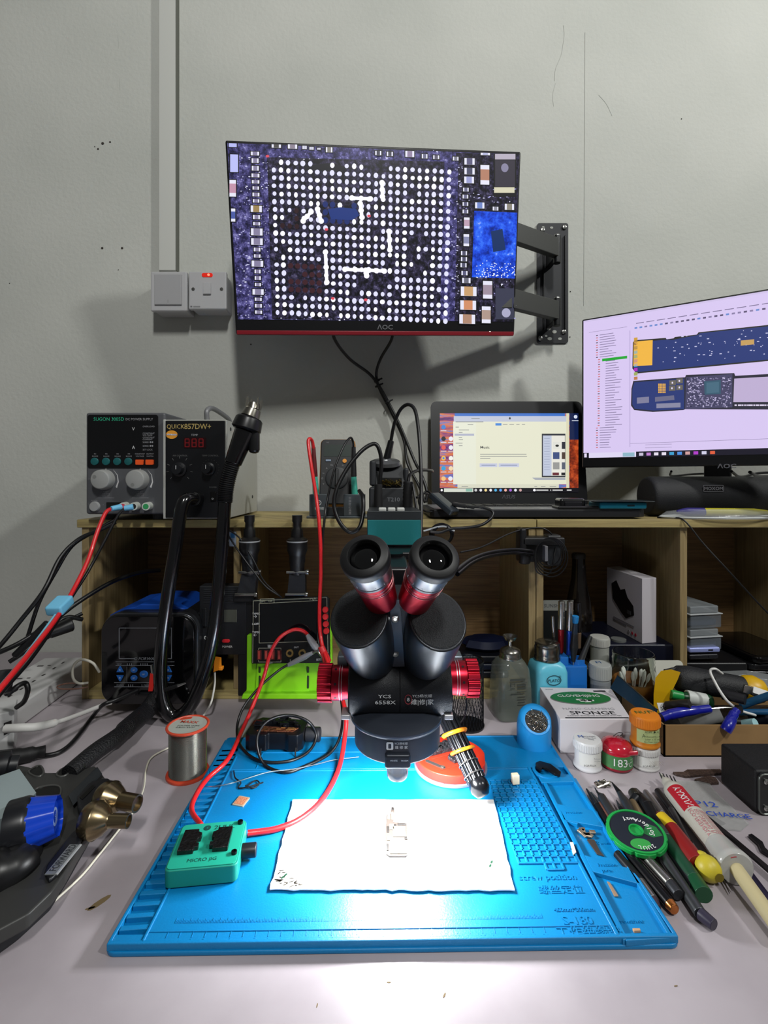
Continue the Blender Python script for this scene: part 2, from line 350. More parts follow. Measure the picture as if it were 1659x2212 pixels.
for k, (hh, w) in enumerate(((10, 18), (12, 15), (12, 15), (10, 17), (9, 16), (9, 14), (10, 15), (9, 14), (16, 24), (11, 15), (9, 15), (17, 25), (16, 25), (10, 14), (9, 14), (15, 25), (10, 13), (10, 13), (9, 13), (14, 24), (9, 15), (10, 15), (9, 15))):
    S.chip(551+k*.35, yy+hh/2, w, hh-2, em('#a48a58' if k == 8 else '#8f88a8', .9), 4); yy += hh+4.4
for x, y, w, h, c in ((503, 314, 17, 8, '#b4b8f0'), (506, 353, 17, 38, '#b8bcf4'), (503, 407, 14, 36, '#c090a8'), (504, 465, 9, 28, '#4858a0')): S.chip(x, y, w, h, em(c, 1.05), 4, True, None if y > 380 else em(c, 1.05))
for x, y, w, h, c, v in ((597, 316, 20, 7, '#4c4a48', 0), (632, 317, 20, 9, '#8a7f90', 0), (658, 319, 9, 7, '#c8c8dc', 0), (673, 321, 9, 6, '#c8c8dc', 0), (689, 322, 7, 4, '#c8c8dc', 0), (711, 324, 14, 11, '#807c74', 0), (817, 331, 13, 9, '#404050', 0), (842, 333, 13, 9, '#404050', 0), (885, 333, 19, 13, '#9080a0', 0), (917, 338, 12, 9, '#6a6a88', 0), (942, 340, 13, 8, '#5a5668', 0), (984, 343, 12, 8, '#7a7a88', 0),
        (1014, 349, 22, 14, '#5c5a7c', 0), (1014, 370, 22, 14, '#4a4c66', 0), (1013, 389, 21, 14, '#9a9ed0', 0), (1047, 378, 19, 42, '#b48068', 1), (1048, 333, 20, 5, '#b0b4d8', 0), (1006, 410, 12, 8, '#6a6a8a', 0), (1005, 425, 12, 8, '#6a6a8a', 0), (1005, 441, 12, 8, '#5a5a7a', 0), (1005, 457, 12, 8, '#6a6a8a', 0), (1036, 444, 20, 13, '#6f86c8', 0), (1100, 447, 20, 13, '#8a8478', 0), (1070, 451, 12, 8, '#8a8a98', 0),
        (1008, 482, 12, 24, '#c0a0b4', 1), (1007, 519, 12, 26, '#8a8eb0', 1), (1002, 547, 13, 9, '#50506a', 0), (1002, 560, 13, 9, '#50506a', 0), (1001, 573, 13, 9, '#50506a', 0), (1003, 590, 13, 9, '#5a5a7c', 0), (1007, 606, 18, 11, '#6c6c7a', 0), (1012, 629, 34, 20, '#caa070', 0), (1011, 659, 34, 20, '#d49068', 0), (1009, 689, 34, 20, '#b08a74', 0), (1053, 626, 20, 38, '#a090a0', 1), (1050, 680, 19, 36, '#b0988c', 1)):
    S.chip(x, y, w, h, em(c, 1), 5, bool(v))
S.rect(1066, 333, 1115, 426, KB, 3); S.rect(1069, 333, 1113, 345, em('#b8b0c0', 1), 5); S.rect(1069, 346, 1112, 404, em('#34303c', 1), 5); S.rect(1067, 405, 1111, 417, em('#d8d4b8', 1), 5); S.dot(1090, 363, 8, 9.5, em('#8884a0', 1), 6, 16)
S.poly([(1024, 456), (1117, 460), (1112, 602), (1019, 599)], bgb, 5)
S.poly([(1060, 500), (1085, 495), (1092, 540), (1065, 545)], em('#062c60', 1), 6)
S.rect(1070, 623, 1110, 690, em('#3a3c50', 1), 5); S.dot(1093, 676, 9.5, 10, em('#a8a8c4', 1.05), 6, 16)
part('screen', g, t, 'lit screen with a magnified circuit picture')
# bracket on the wall with its two arms
br = mat('#2a2b2e', .42, .4); bd = mat('#17181a', .4, .5)
p0 = W(1159, 742, YW); p1 = W(1226, 484, YW)
t = thing('monitor_wall_bracket', 'black steel swing-arm bracket screwed to the wall right of the monitor', 'bracket', ((p0.x+p1.x)/2, YW, p0.z))
g = G(); g.prism(rrect(p0.x, p1.x, p0.z, p1.z, .005), 0, .004, br, T3(0, YW, 0) @ FRONT)
for x in (1172, 1218): g.bx(W(x, 0, YW).x-.0015, W(x, 0, YW).x+.0015, YW-.009, YW-.003, p0.z+.028, p1.z-.028, bd, .001)
for x, y, rr in ((1172, 493, .003), (1190, 494, .0035), (1178, 727, .003), (1184, 712, .004), (1196, 718, .005), (1186, 733, .005), (1208, 733, .004)): g.prism(circ(*[W(x, y, YW)[i] for i in (0, 2)], rr, 12, rr*.7), .004, .0046, mat('#9a9c96', .6), T3(0, YW, 0) @ FRONT)
wpl = part('wall_plate', g, t)
for x, y in ((1219, 491), (1218, 717), (1167, 731), (1172, 497)):
    g = G(); p = W(x, y, YW-.005); g.lathe([(.005, 0), (.005, .0015), (.003, .003)], STEEL(), T3(p) @ FRONT, 14); part('screw', g, wpl)
for (ya, yb, yc, yd) in ((500, 549, 514, 560), (645, 692, 650, 697)):
    g = G(); A = MON @ Vector((.09, .052, 0)); zt = W(0, yc, .99).z; zb = W(0, yc+40, .99).z
    q0 = Vector((W(1105, 0, .93).x, .93)); q1 = Vector((W(1203, 0, .995).x, .995)); d = (q1-q0).normalized(); nn = Vector((-d.y, d.x))*.007
    g.prism([tuple(q0-nn), tuple(q1-nn), tuple(q1+nn), tuple(q0+nn)], zb, zt, mat('#3c3d3b', .45, .3), None, .0015)
    c0 = MON @ Vector((.05, .05, 0)); q2 = Vector((c0.x, c0.y+.004)); d2 = (q0-q2).normalized(); n2 = Vector((-d2.y, d2.x))*.007
    g.prism([tuple(q2-n2), tuple(q0-n2), tuple(q0+n2), tuple(q2+n2)], zb, zt, mat('#3c3d3b', .45, .3), None, .0015)
    am = part('arm', g, t)
    g = G(); g.cyl((q1.x, q1.y, zb-.012), (q1.x, q1.y, zt+.006), .0075, bd, n=20, bev=.001); g.cyl((q1.x, q1.y, zt+.005), (q1.x, q1.y, zt+.009), .006, STEEL(), n=16, bev=.001)
    g.box((q1.x, (q1.y+YW)/2, (zt+zb)/2), (.012, YW-q1.y-.002, zt-zb), br, .002); part('pivot', g, am)
# leads hanging from the wall monitor
kc = mat('#0e0e10', .38)
c1 = cable('monitor_power_cable', [W(716, 700, .93), W(724, 735, .96), W(755, 775, 1.0), W(795, 805, 1.02), W(815, 828, 1.025), W(835, 862, 1.03), W(862, 915, 1.03), W(893, 990, 1.02), W(912, 1030, 1.0), W(922, 1062, .99), W(920, 1085, .985)], .0032, kc, 'black cable curving from the left underside of the wall monitor')
c2 = cable('monitor_video_cable', [W(852, 700, .94), W(845, 735, .97), W(822, 775, 1.01), W(813, 808, 1.025), W(820, 840, 1.04), W(845, 890, 1.04), W(872, 950, 1.03), W(880, 1000, 1.02), W(905, 1050, 1.0), W(918, 1085, .98)], .0030, kc, 'black cable dropping straight from the middle underside of the wall monitor')
for k, (x, y) in enumerate(((815, 822), (817, 833), (838, 868))):
    g = G(); p = W(x, y, 1.027); g.M = T3(p) @ RY(-25); g.shell([(.0062, -.0012), (.0074, -.0012), (.0074, .0012), (.0062, .0012)], RUB(), n=14); g.box((.009, 0, 0), (.005, .003, .003), RUB(), .0005)
    solo('cable_tie', g, ('upper', 'middle', 'lower')[k]+' black tie binding the two hanging monitor cables', 'cable tie', 'ties on the monitor cables')
# ================================================================ RIGHT MONITOR
yaw = -32.7
RM = T3(W(1257, 849, .955)) @ RZ(yaw)
t = thing('desk_monitor', 'black computer monitor cut off by the right edge, showing blue board drawings on lilac', 'monitor', RM.translation, RZ(yaw))
g = G(RM); HH = .2865; g.bx(0, .50, 0, .012, -HH/2-.002, HH/2, bk, .003); g.bx(.08, .42, .012, .04, -.1, .09, BLK(), .01); cs = part('casing', g, t)
g = G(RM); x, z = onplane(RM, 1570, 1006); g.text('ΛOC', x, z-.004, .010, mat('#8a8a92', .3, .6), T3(0, -.0005, 0) @ FRONT, 'CENTER', 1.2, .02); part('logo', g, cs)
g = G(RM); zz = ZS-RM.translation.z; g.bx(.20, .245, .03, .155, -.04, .0, BLK(), .004); g.bx(.20, .245, .145, .163, zz+.006, .0, BLK(), .004); part('stand_neck', g, t)
g = G(RM); zz = ZS-RM.translation.z; g.bx(.18, .27, .128, .185, zz, zz+.008, BLK(), .003); part('stand_base', g, t)
g = G(); S = Scr(RM, g); lil = em('#d9c9f2', 1); ink = em('#7a6e92', 1); navy = em('#2f3d78', 1); yel = em('#f2b848', 1); lt = em('#e6dcf6', 1)
X2 = .499; _q = RM @ Vector((X2, 0, 0))
def sr(x0, y0, x1, y1, m, l=1):   # picture coordinates are measured on the left edge, fanned towards the vanishing line
    S.poly([(x0, y0), (x1, y0-(1060-y0)*0), (x1, y1), (x0, y1)], m, l)
def U(u, v):                       # fractions of the lit area, u to the right, v down
    return (.003+u*.493, -.0004, HH/2-.0035-v*(HH-.0165-.0035))
def up(pts, m, l=1): g.poly([(U(u, v)[0], -.0004-l*.00012, U(u, v)[2]) for u, v in pts], m, RM)
def ur(u0, v0, u1, v1, m, l=1): up([(u0, v0), (u1, v0), (u1, v1), (u0, v1)], m, l)
def uv(px, py):
    x, z = onplane(RM, px, py); return (x-.003)/.493, (HH/2-.0035-z)/(HH-.02)
def pp(pts, m, l=1): up([uv(*p) for p in pts], m, l)
ur(0, 0, 1, 1, lil, 0); ur(0, .963, 1, 1, em('#1c1a28'), 1); ur(0, 0, 1, .012, em('#d0c2e8'), 1)
ur(.163, .12, .1655, .93, em('#b8aad4'), 1); ur(.02, .09, .155, .092, ink, 1)
random.seed(5)
for k in range(47):
    v = .118+k*.0175; ind = .03 if k < 10 or k > 37 else (.055 if k < 18 else .05); L = random.uniform(.03, .06)
    ur(.045+ind*.3-.008, v, .045+ind*.3-.001, v+.006, em('#d07070' if k % 3 else '#555060'), 2); ur(.05+ind*.3+(.014 if 10 <= k < 38 else 0), v+.001, .05+ind*.3+L+(.014 if 10 <= k < 38 else 0), v+.005, ink, 2)
ur(.068, .293, .155, .312, em('#28a838'), 3)
for k in range(24):
    u = .185+k*.034; ur(u, .075, u+.026, .080, ink, 2)
for k in range(30):
    u = .18+k*.0165; ur(u, .103, u+.009, .114, em(random.choice(('#8c80a8', '#5a5070', '#6c8cd0'))), 2)
for k, c in enumerate(('#d0a040', '#80604a', '#a08050', '#30b0c8', '#40a890', '#a070a0', '#30a0d8', '#b030c0', '#a0b060', '#c08050')): ur(.178, .175+k*.030, .190, .197+k*.030, em(c), 3)
# upper board
pp([(1367, 740), (1371, 735), (1438, 730), (1440, 733), (1455, 731), (1458, 728), (1505, 723), (1509, 718), (1659, 702), (1760, 690), (1760, 770), (1659, 780), (1375, 807), (1366, 796)], em('#30302c'), 1)
pp([(1369, 741), (1436, 734), (1455, 734), (1507, 724), (1512, 720), (1659, 705), (1758, 695), (1758, 768), (1659, 777), (1375, 804), (1369, 795)], navy, 2)
pp([(1369, 738), (1410, 735), (1409, 789), (1368, 791)], yel, 3); pp([(1600, 736), (1629, 733), (1629, 744), (1600, 747)], em('#c8a060'), 3)
for k in range(70):
    x = random.uniform(1420, 1740); y = random.uniform(728, 785)-(x-1420)*.08; w = random.choice((1.5, 3, 5)); pp([(x, y), (x+w, y-.3), (x+w, y+1.6), (x, y+1.8)], em('#c8c8e8'), 4)
# lower board
pp([(1368, 823), (1480, 815), (1482, 810), (1586, 806), (1588, 812), (1659, 808), (1760, 803), (1760, 885), (1480, 884), (1476, 886), (1410, 890), (1370, 886), (1363, 876), (1364, 840)], em('#30303c'), 1)
pp([(1370, 826), (1478, 818), (1478, 884), (1411, 887), (1371, 883), (1366, 874), (1366, 842)], navy, 2)
for x in range(5):
    for y in range(6): pp([(1422+x*3.3, 829+y*3.5), (1424.6+x*3.3, 829+y*3.5), (1424.6+x*3.3, 831.6+y*3.5), (1422+x*3.3, 831.6+y*3.5)], yel, 4)
for x, y in ((1446, 822), (1461, 818), (1445, 834), (1461, 832)):
    pp([(x, y), (x+14, y-.7), (x+14, y+10), (x, y+11)], em('#6a665e'), 3); pp([(x+5, y+3), (x+8, y+3), (x+8, y+7), (x+5, y+7)], lt, 4)
pp([(1376, 859), (1402, 857), (1402, 870), (1376, 872)], em('#80809c'), 3); pp([(1415, 858), (1456, 854), (1457, 864), (1415, 868)], em('#6c6c88'), 3); pp([(1418, 872), (1470, 870), (1470, 880), (1418, 882)], em('#8a8aa4'), 3)
pp([(1482, 815), (1582, 808), (1582, 880), (1480, 884)], em('#4a4866'), 2)
for k in range(420):
    x = random.uniform(1483, 1578); y = random.uniform(814, 878)
    if 1520 < x < 1560 and 818 < y < 856: continue
    w = random.choice((1.5, 2.5, 3.5)); pp([(x, y), (x+w, y), (x+w, y+2), (x, y+2)], em(random.choice(('#c8c0e4', '#8a84a8', '#a098c0', '#30304c'))), 3+k % 3)
pp([(1521, 824), (1557, 821), (1557, 851), (1522, 853)], em('#3c5c70'), 7); pp([(1526, 827), (1553, 825), (1553, 848), (1526, 850)], em('#4a6c80'), 8)
pp([(1586, 818), (1760, 808), (1760, 868), (1584, 869)], em('#c0b0d4'), 3)
for k in range(60):
    x = random.uniform(1586, 1659); pp([(x, 874), (x+2, 874), (x+2, 877), (x, 877)], lt, 4)
ur(.165, .905, .99, .907, ink, 1); ur(.215, .918, .30, .920, ink, 1); ur(.215, .938, .30, .940, ink, 1)
# taskbar
ur(.003, .967, .012, .995, lt, 2); ur(.02, .963, .185, .999, em('#e0d8f4'), 2); ur(.14, .968, .18, .996, em('#90b8c8'), 3)
for k, c in enumerate(('#c8c0d8', '#c080d0', '#e8e0f0', '#e8e0f0', '#40a0d0', '#5090e0', '#d0a0a0', '#b040c8', '#d0d0e8', '#e06040')): ur(.195+k*.0245, .972, .209+k*.0245, .992, em(c), 2)
part('screen', g, t, 'lit lilac screen with two blue board drawings')
# ================================================================ LAPTOP
yh = .985; LM = T3(W(1098, 1100, yh)) @ RX(-8)
t = thing('laptop', 'open black laptop with a pale music window on its screen', 'laptop', (W(1098, 0, .93).x, .93, ZS))
xl = onplane(LM, 932, 990)[0]; xr = onplane(LM, 1264, 990)[0]; zt = onplane(LM, 1098, 867)[1]
g = G(LM); g.prism(rrect(xl, xr, .002, zt, .012), -.006, 0, mat('#0d0e12', .4), FRONT); lid_ = part('lid', g, t)
g = G(); xa = W(928, 0, .84).x; xb = W(1398, 0, .84).x
g.prism([(xa+.006, YF+.004), (xb-.02, YF+.004), (xb-.006, YF+.016), (xb-.006, .99), (xa, .99), (xa, YF+.012)], ZS+.003, ZS+.016, mat('#15161a', .45), None, .0012)
g.prism([(xa+.008, YF+.008), (xb-.03, YF+.008), (xb-.012, YF+.02), (xb-.012, .975), (xa+.006, .975)], ZS+.016, ZS+.0172, mat('#8a8a8c', .35, .5)); bs_ = part('base', g, t)
g = G(); g.bx(xa+.03, xb-.08, .90, .965, ZS+.0172, ZS+.0182, mat('#1a1a1c', .6), .0005)
for i in range(14):
    for j in range(4): g.box((xa+.042+i*.0195, .908+j*.0155, ZS+.0190), (.016, .012, .0014), mat('#101012', .5), .0004)
part('keyboard', g, bs_)
g = G(); g.bx(xa+.10, xa+.19, YF+.02, YF+.065, ZS+.0172, ZS+.0176, mat('#7a7a7e', .3, .5)); part('touchpad', g, bs_)
g = G(LM); x, z = onplane(LM, 1098, 1077); g.text('ΛSUS', x, z, .0105, mat('#6c6c74', .3, .6), T3(0, -.0004, 0) @ FRONT, 'CENTER', 1.1, .01, .2); part('logo', g, lid_)
g = G(); S = Scr(LM, g); cream = em('#e3e3cc', 1.02)
S.rect(950, 893, 1249, 1064, em('#141420'), 0); S.poly([(950, 893), (1249, 893), (1249, 1062), (950, 1062)], screen_mat('sunset_wallpaper', ((.3, '#1a1030'), (.42, '#7a3a80'), (.5, '#e07a30'), (.58, '#3a78c8'), (.7, '#c83a30')), 14, 1, stretch=(.5, 1, 4)), 1)
S.rect(982, 893, 1220, 899, em('#3a70c8'), 2); S.rect(980, 899, 1225, 911, em('#c0c6d8'), 3); S.rect(979, 911, 1224, 1046, cream, 3); S.rect(988, 1046, 1207, 1054, em('#d8d8c4'), 3)
S.rect(979, 911, 1028, 1046, em('#e6e8d6'), 4); S.rect(982, 937, 1024, 941.5, em('#b0b4c8'), 5); S.rect(1070, 914.5, 1083, 919.5, em('#4a8ad8'), 5)
for x, y, w in ((991, 929, 22), (991, 934.5, 8), (991, 945, 7), (991, 950, 9), (984, 923, 7), (984, 957.5, 15), (991, 963, 8), (1086, 917, 10), (1100, 917, 10), (1115, 917, 7), (1127, 917, 7), (1037, 981.5, 100), (1037, 986, 101), (1037, 990.5, 22), (1018, 904, 18), (1010, 917.5, 12), (997, 1051, 14), (1154, 1051, 6), (1168, 1051, 10), (1187, 1051, 14), (984, 911.5, 60)): S.rect(x, y-.7, x+w, y+.7, em('#8a8c8c'), 6)
x, z = onplane(LM, 1037, 969); g.text('Music', x, z, .0075, em('#3c3c40'), LM @ T3(0, -.0013, 0) @ FRONT, 'LEFT', 1.1, .015)
for x0, x1 in ((1036, 1074), (1077, 1121)): S.rect(x0, 1001, x1, 1009, em('#c8cce0'), 4); S.rect(x0+4, 1004.4, x1-4, 1005.8, em('#7c88a8'), 5)
S.rect(1170, 937, 1221, 1031, em('#30323a'), 5); S.rect(1172.5, 941, 1220, 1028, em('#e8e6dc'), 6); S.rect(1172.5, 941, 1191, 1028, em('#c0c8dc'), 7); S.poly([(1149, 1032), (1221, 1032), (1221, 1037), (1156, 1037)], em('#a8acb4'), 6)
for x, y, c in ((1194, 955, '#e0e0d8'), (1213, 955, '#30303a'), (1194, 977, '#405080'), (1213, 977, '#504038'), (1194, 999, '#9a9a98'), (1213, 999, '#5a6070'), (1193, 1021, '#6a3038'), (1212, 1021, '#28282c')): S.rect(x, y, x+(14 if x < 1200 else 8), y+(15 if y < 1010 else 6), em(c), 8)
for y in range(13): S.rect(1175, 947+y*5.6, 1187, 948+y*5.6, em('#98a0b8'), 8)
S.rect(1223, 893, 1229, 1062, em('#dcd8b8'), 4); S.dot(1203, 963, 4, 2.5, em('#202020'), 9); S.dot(1101, 904, 2.2, 2.6, em('#404044'), 6)
S.rect(1230, 893, 1249, 950, em('#12204a'), 4); S.dot(1243, 900.5, 4, 4, em('#d8e0f0'), 5); S.rect(1235, 908, 1249, 910, em('#c0c8d8'), 5)
S.rect(1230, 950, 1249, 1056, screen_mat('red_rock', ((.35, '#28140c'), (.5, '#8a3018'), (.65, '#d05828')), 60, 1), 4)
S.rect(950, 1054, 1249, 1064, em('#0c0a14'), 7); S.rect(959, 1055, 1022, 1063, em('#d4d8cc'), 8); S.rect(1006, 1056, 1020, 1062, em('#8ab8a8'), 9); S.dot(954, 1059, 2.4, 2.4, WH, 8)
for k, c in enumerate(('#c8c8c8', '#e0e0e8', '#f0d890', '#e8e8f0', '#50b0e0', '#60a0f0', '#f0b0a0', '#a060d0', '#e8e8f0', '#c8a0a0')): S.dot(1027.5+k*10.7, 1059, 3, 3, em(c), 8)
S.dot(1154, 1059, 3, 2.6, WH, 8)
for x0, x1 in ((1158, 1184), (1188, 1190), (1193, 1215), (1224, 1234)): S.rect(x0, 1057.6, x1, 1060.4, em('#c8c8c8'), 8)
for x, y, c in ((958, 923, '#3a80d0'), (958, 948, '#202028'), (958, 967, '#e05850'), (958, 990, '#e8c050'), (958, 1012, '#30a0d8'), (958, 1034, '#f0c080'), (974, 948, '#e8e8f0'), (974, 967, '#e8e8f0'), (974, 990, '#f0f0e8'), (974, 1012, '#f0d8b0'), (973, 1034, '#e8e8f0')): S.dot(x, y, 5, 5, em(c), 4 if x > 970 else 5); S.rect(x-6, y+7, x+6, y+8.6, em('#d8d8e0'), 5)
S.dot(958, 990, 2.4, 2.4, em('#4080e0'), 6)
part('screen', g, lid_, 'lit laptop screen with a pale music window')
# ================================================================ SHELF
def wood(c1, c2, name, horiz=True):
    m = bpy.data.materials.new(name); m.use_nodes = True; nt = m.node_tree; n = nt.nodes; L = nt.links; b = n['Principled BSDF']; b.inputs['Roughness'].default_value = .6
    tc = n.new('ShaderNodeTexCoord'); mp = n.new('ShaderNodeMapping'); mp.inputs['Scale'].default_value = (6, 6, 160) if horiz else (130, 130, 6)
    L.new(tc.outputs['Object'], mp.inputs[0]); t = n.new('ShaderNodeTexNoise'); t.inputs['Scale'].default_value = 1.6; t.inputs['Detail'].default_value = 6; t.inputs['Distortion'].default_value = .6
    L.new(mp.outputs[0], t.inputs['Vector']); r = n.new('ShaderNodeValToRGB'); L.new(t.outputs['Fac'], r.inputs[0])
    r.color_ramp.elements[0].position = .35; r.color_ramp.elements[0].color = lin(c1); r.color_ramp.elements[1].position = .62; r.color_ramp.elements[1].color = lin(c2)
    L.new(r.outputs[0], b.inputs['Base Color']); bp = n.new('ShaderNodeBump'); bp.inputs['Strength'].default_value = .15; bp.inputs['Distance'].default_value = .001
    L.new(t.outputs['Fac'], bp.inputs['Height']); L.new(bp.outputs[0], b.inputs['Normal']); return m
WF = wood('#8a7a50', '#a3935f', 'lit_edge_wood'); WS = wood('#7d6a46', '#94815a', 'lit_side_wood', False); WB = wood('#6e5434', '#8a6c46', 'shaded_back_wood')  # same shelf wood; lit edges and sides, shaded interior put into the colours
def unit(label, xa, xb, divs, xo):
    t = thing('shelf_unit', label, 'shelf', ((xa+xb)/2, (YF+YB)/2, 0)); th = .012
    g = G(); g.bx(xo, xb+(.02 if xb > .5 else 0), YF-.004, YB, ZS-.0135, ZS, WF, .0012); part('top_board', g, t)
    for x in (xa, xb-th): g = G(); g.bx(x, x+th, YF, YB, 0, ZS-.0135, WS, .0008); part('side_panel', g, t)
    for x in divs: g = G(); g.bx(x, x+th, YF+.003, YB-.006, .0155, ZS-.0137, WS, .0008); part('divider', g, t)
    g = G(); g.bx(xa+th, xb-th, YF, YB-.006, 0, .0155, WF, .0008); part('bottom_board', g, t)
    g = G(); g.bx(xa+th, xb-th, YB-.006, YB, .0155, ZS-.0137, WB); part('back_panel', g, t); return t
unit('wooden desk shelf unit on the left, carrying the power supply and hot air station', -.507, .2545, [-.2535], -.513)
unit('wooden desk shelf unit on the right, with the dark bottle and clear boxes inside', .2555, .745, [.4985], .2555)
# ================================================================ POWER SUPPLY
Y = .80; fx = lambda p, y=Y: W(p, 0, y).x; fz = lambda p, y=Y: W(0, p, y).z
t = thing('bench_power_supply', 'grey bench power supply with four teal buttons and two orange buttons', 'power supply', (fx(271), .9, ZS))
gry = mat('#55565a', .5, .2); g = G(); g.bx(fx(185), fx(357), Y, .985, fz(1111), fz(891), gry, .004, seg=3)
for x in (-.46, -.38):
    for y in (.83, .95): g.cyl((x, y, ZS), (x, y, fz(1110)), .010, RUB(), n=16)
part('case', g, t)
g = G(); g.prism(rrect(fx(190), fx(342), fz(1011), fz(896), .004), 0, .0012, mat('#07070a', .15, coat=.5), T3(0, Y, 0) @ FRONT)
E_ = T3(0, Y-.0014, 0) @ FRONT; tl = mat('#2fae84', .5); wt = mat('#c8c8c8', .5); dw = mat('#8c8c90', .6)
g.text('SUGON 3005D', fx(203), fz(909), .0078, tl, E_, sx=.98); g.text('DC POWER SUPPLY', fx(272), fz(908), .0052, dw, E_, sx=.98, bold=.003)
g.text('V', fx(286), fz(930), .0075, wt, E_); g.text('A', fx(286), fz(970), .0075, wt, E_)
for y, s in ((923, 'OVER.LOAD'), (938, 'CONSTANT'), (942, 'VOLTAGE'), (947, 'CONSTANT'), (951, 'CURRENT'), (957, 'SERIES ●●'), (965, 'SERIES ●●'), (973, 'SET LOCK')): g.text(s, fx(309), fz(y), .0036, dw, E_)
for k, s in enumerate(('M1', 'M2', 'M3', 'M4')): g.text(s, fx(206.5+k*24.3), fz(982), .003, dw, E_, 'CENTER'); g.text('RANGE', fx(206.5+k*24.3), fz(987), .003, dw, E_, 'CENTER')
for x, s, q in ((303, 'CONSTANT', 'VOLTAGE'), (325, 'OUTPUT', 'SWITCH')): g.text(s, fx(x), fz(982), .003, dw, E_, 'CENTER'); g.text(q, fx(x), fz(987), .003, dw, E_, 'CENTER')
dp = part('display_panel', g, t, 'glossy black display panel')
for x in (206, 230.5, 254.5, 278.5):
    g = G(); g.lathe([(.0062, 0), (.0062, .002), (.0056, .0026), (0, .0026)], mat('#15585a', .45), T3(fx(x), Y-.001, fz(997)) @ FRONT, 20); part('button', g, dp)
for x in (303.5, 325):
    g = G(); g.prism(rrect(fx(x)-.006, fx(x)+.006, fz(1004), fz(993), .001), 0, .0035, mat('#e2541e', .45), T3(fx(x)*0, Y-.001, 0) @ FRONT); part('button', g, dp, 'orange square button')
E_ = T3(0, Y-.0003, 0) @ FRONT
for x, s, a in ((227, 'V', 150), (301, 'A', 250)):
    g = G(); c = (fx(x), Y, fz(1036)); g.lathe([(.0165, 0), (.0165, .007), (.0155, .0145), (.0135, .016), (0, .016)], mat('#8f908e', .5), T3(c) @ FRONT, 36)
    g.lathe([(.003, 0), (.0028, -.001), (0, -.001)][::-1], mat('#747573', .6), T3(c[0]+.009*math.cos(R(a)), Y-.0162, c[2]+.009*math.sin(R(a))) @ FRONT, 12); part('dial', g, t, 'grey round dial under the letter '+s)
g = G(); g.text('V', fx(229), fz(1016), .006, wt, E_, 'CENTER'); g.text('A', fx(303), fz(1017), .006, wt, E_, 'CENTER')
for x in (227, 301):
    for k, s in enumerate(('V SET', 'COARSE', 'ADJUST')): g.text(s, fx(x+2), fz(1064+k*4.4), .0034, dw, E_, 'CENTER')
    g.bx(fx(x-16), fx(x+20), Y-.0003, Y, fz(1076), fz(1075), dw)
    g.loft([[(fx(x)+(.021+w*q)*math.cos(R(a)), -.0003, fz(1036)+(.021+w*q)*math.sin(R(a))) for q in (0, 1)]+[(fx(x)+.021*math.cos(R(a)), -.0002, fz(1036)+.021*math.sin(R(a)))] for a, w in ((50, .0002), (20, .001), (-10, .0018), (-35, .003))], wt, T3(0, Y, 0), False)
for k in range(4): g.text(('ADJ', 'COARSE', 'FINE', 'PUSH')[k], fx(207), fz(1032+k*4.2), .0032, dw, E_, 'RIGHT')
g.text('POWER', fx(204), fz(1083), .003, dw, E_, 'CENTER'); g.text('GND', fx(326), fz(1086), .003, dw, E_, 'CENTER'); g.text('·', fx(222), fz(1094), .008, dw, E_)
part('front_printing', g, t)
g = G(); g.lathe([(.0082, 0), (.0082, .003), (.0072, .0048), (0, .005)], mat('#8f9090', .5), T3(fx(206), Y, fz(1094)) @ FRONT, 24); part('power_button', g, t)
g = G(); g.bx(fx(230), fx(262), Y-.0008, Y+.001, fz(1099), fz(1085), mat('#0a0a0a', .5), .0004); part('socket_plate', g, t)
for x, c, rr in ((272, '#c04050', 'red'), (295, '#1c1c1c', 'black'), (322, '#2a8a50', 'green')):
    g = G(); A = W(x-7, 1094, .782); B = Vector((fx(x), Y+.001, fz(1093))); g.cyl(B, A, .0068, mat('#b9bdb6', .45), .0062, n=20); g.cyl(A+(B-A)*.1, A-(B-A)*.04, .0042, mat(c, .5), n=16)
    part('terminal', g, t, 'white binding post with a '+rr+' ring')
for p0, p1, nm in (((262, 1095, .775), (240, 1099, .762), 'red'), ((288, 1095, .77), (268, 1098, .765), 'black')):
    g = G(); g.cyl(W(*p0), W(*p1), .0048, mat('#6db6dc', .5), .004, n=14, bev=.0006); solo('banana_plug', g, 'light blue sleeved banana plug on the '+nm+' lead in the power supply', 'plug', 'plugs in the power supply')
# leads that run down to the left
red = mat('#d01f24', .4, coat=.2)
cable('red_supply_lead', [W(243, 1098, .765), W(228, 1108, .76), W(210, 1150, .745), W(188, 1215, .72), W(150, 1290, .68), W(115, 1345, .63), W(60, 1415, .56), W(0, 1488, .50), W(-60, 1560, .46)], .0030, red, 'thick red lead running from the power supply down to the left edge')
cable('black_supply_lead', [W(268, 1099, .765), W(254, 1115, .76), W(225, 1170, .745), W(190, 1235, .725), W(155, 1290, .69), W(122, 1345, .64), W(66, 1425, .57), W(0, 1500, .51), W(-60, 1575, .47)], .0022, kc, 'thin black lead running beside the red lead from the power supply')
cable('blue_lead', [W(128, 1318, .66), W(90, 1370, .61), W(45, 1430, .55), W(0, 1484, .508), W(-50, 1540, .48)], .0022, mat('#7ab8d0', .5), 'pale blue lead taped beside the red lead at the left edge')
g = G(frame(W(147, 1290, .679), W(112, 1325, .645))); g.box((0, 0, .019), (.022, .014, .03), mat('#6fb9dc', .6), .003); solo('tape_wrap', g, 'pale blue tape wrapped round the red and black leads', 'tape')
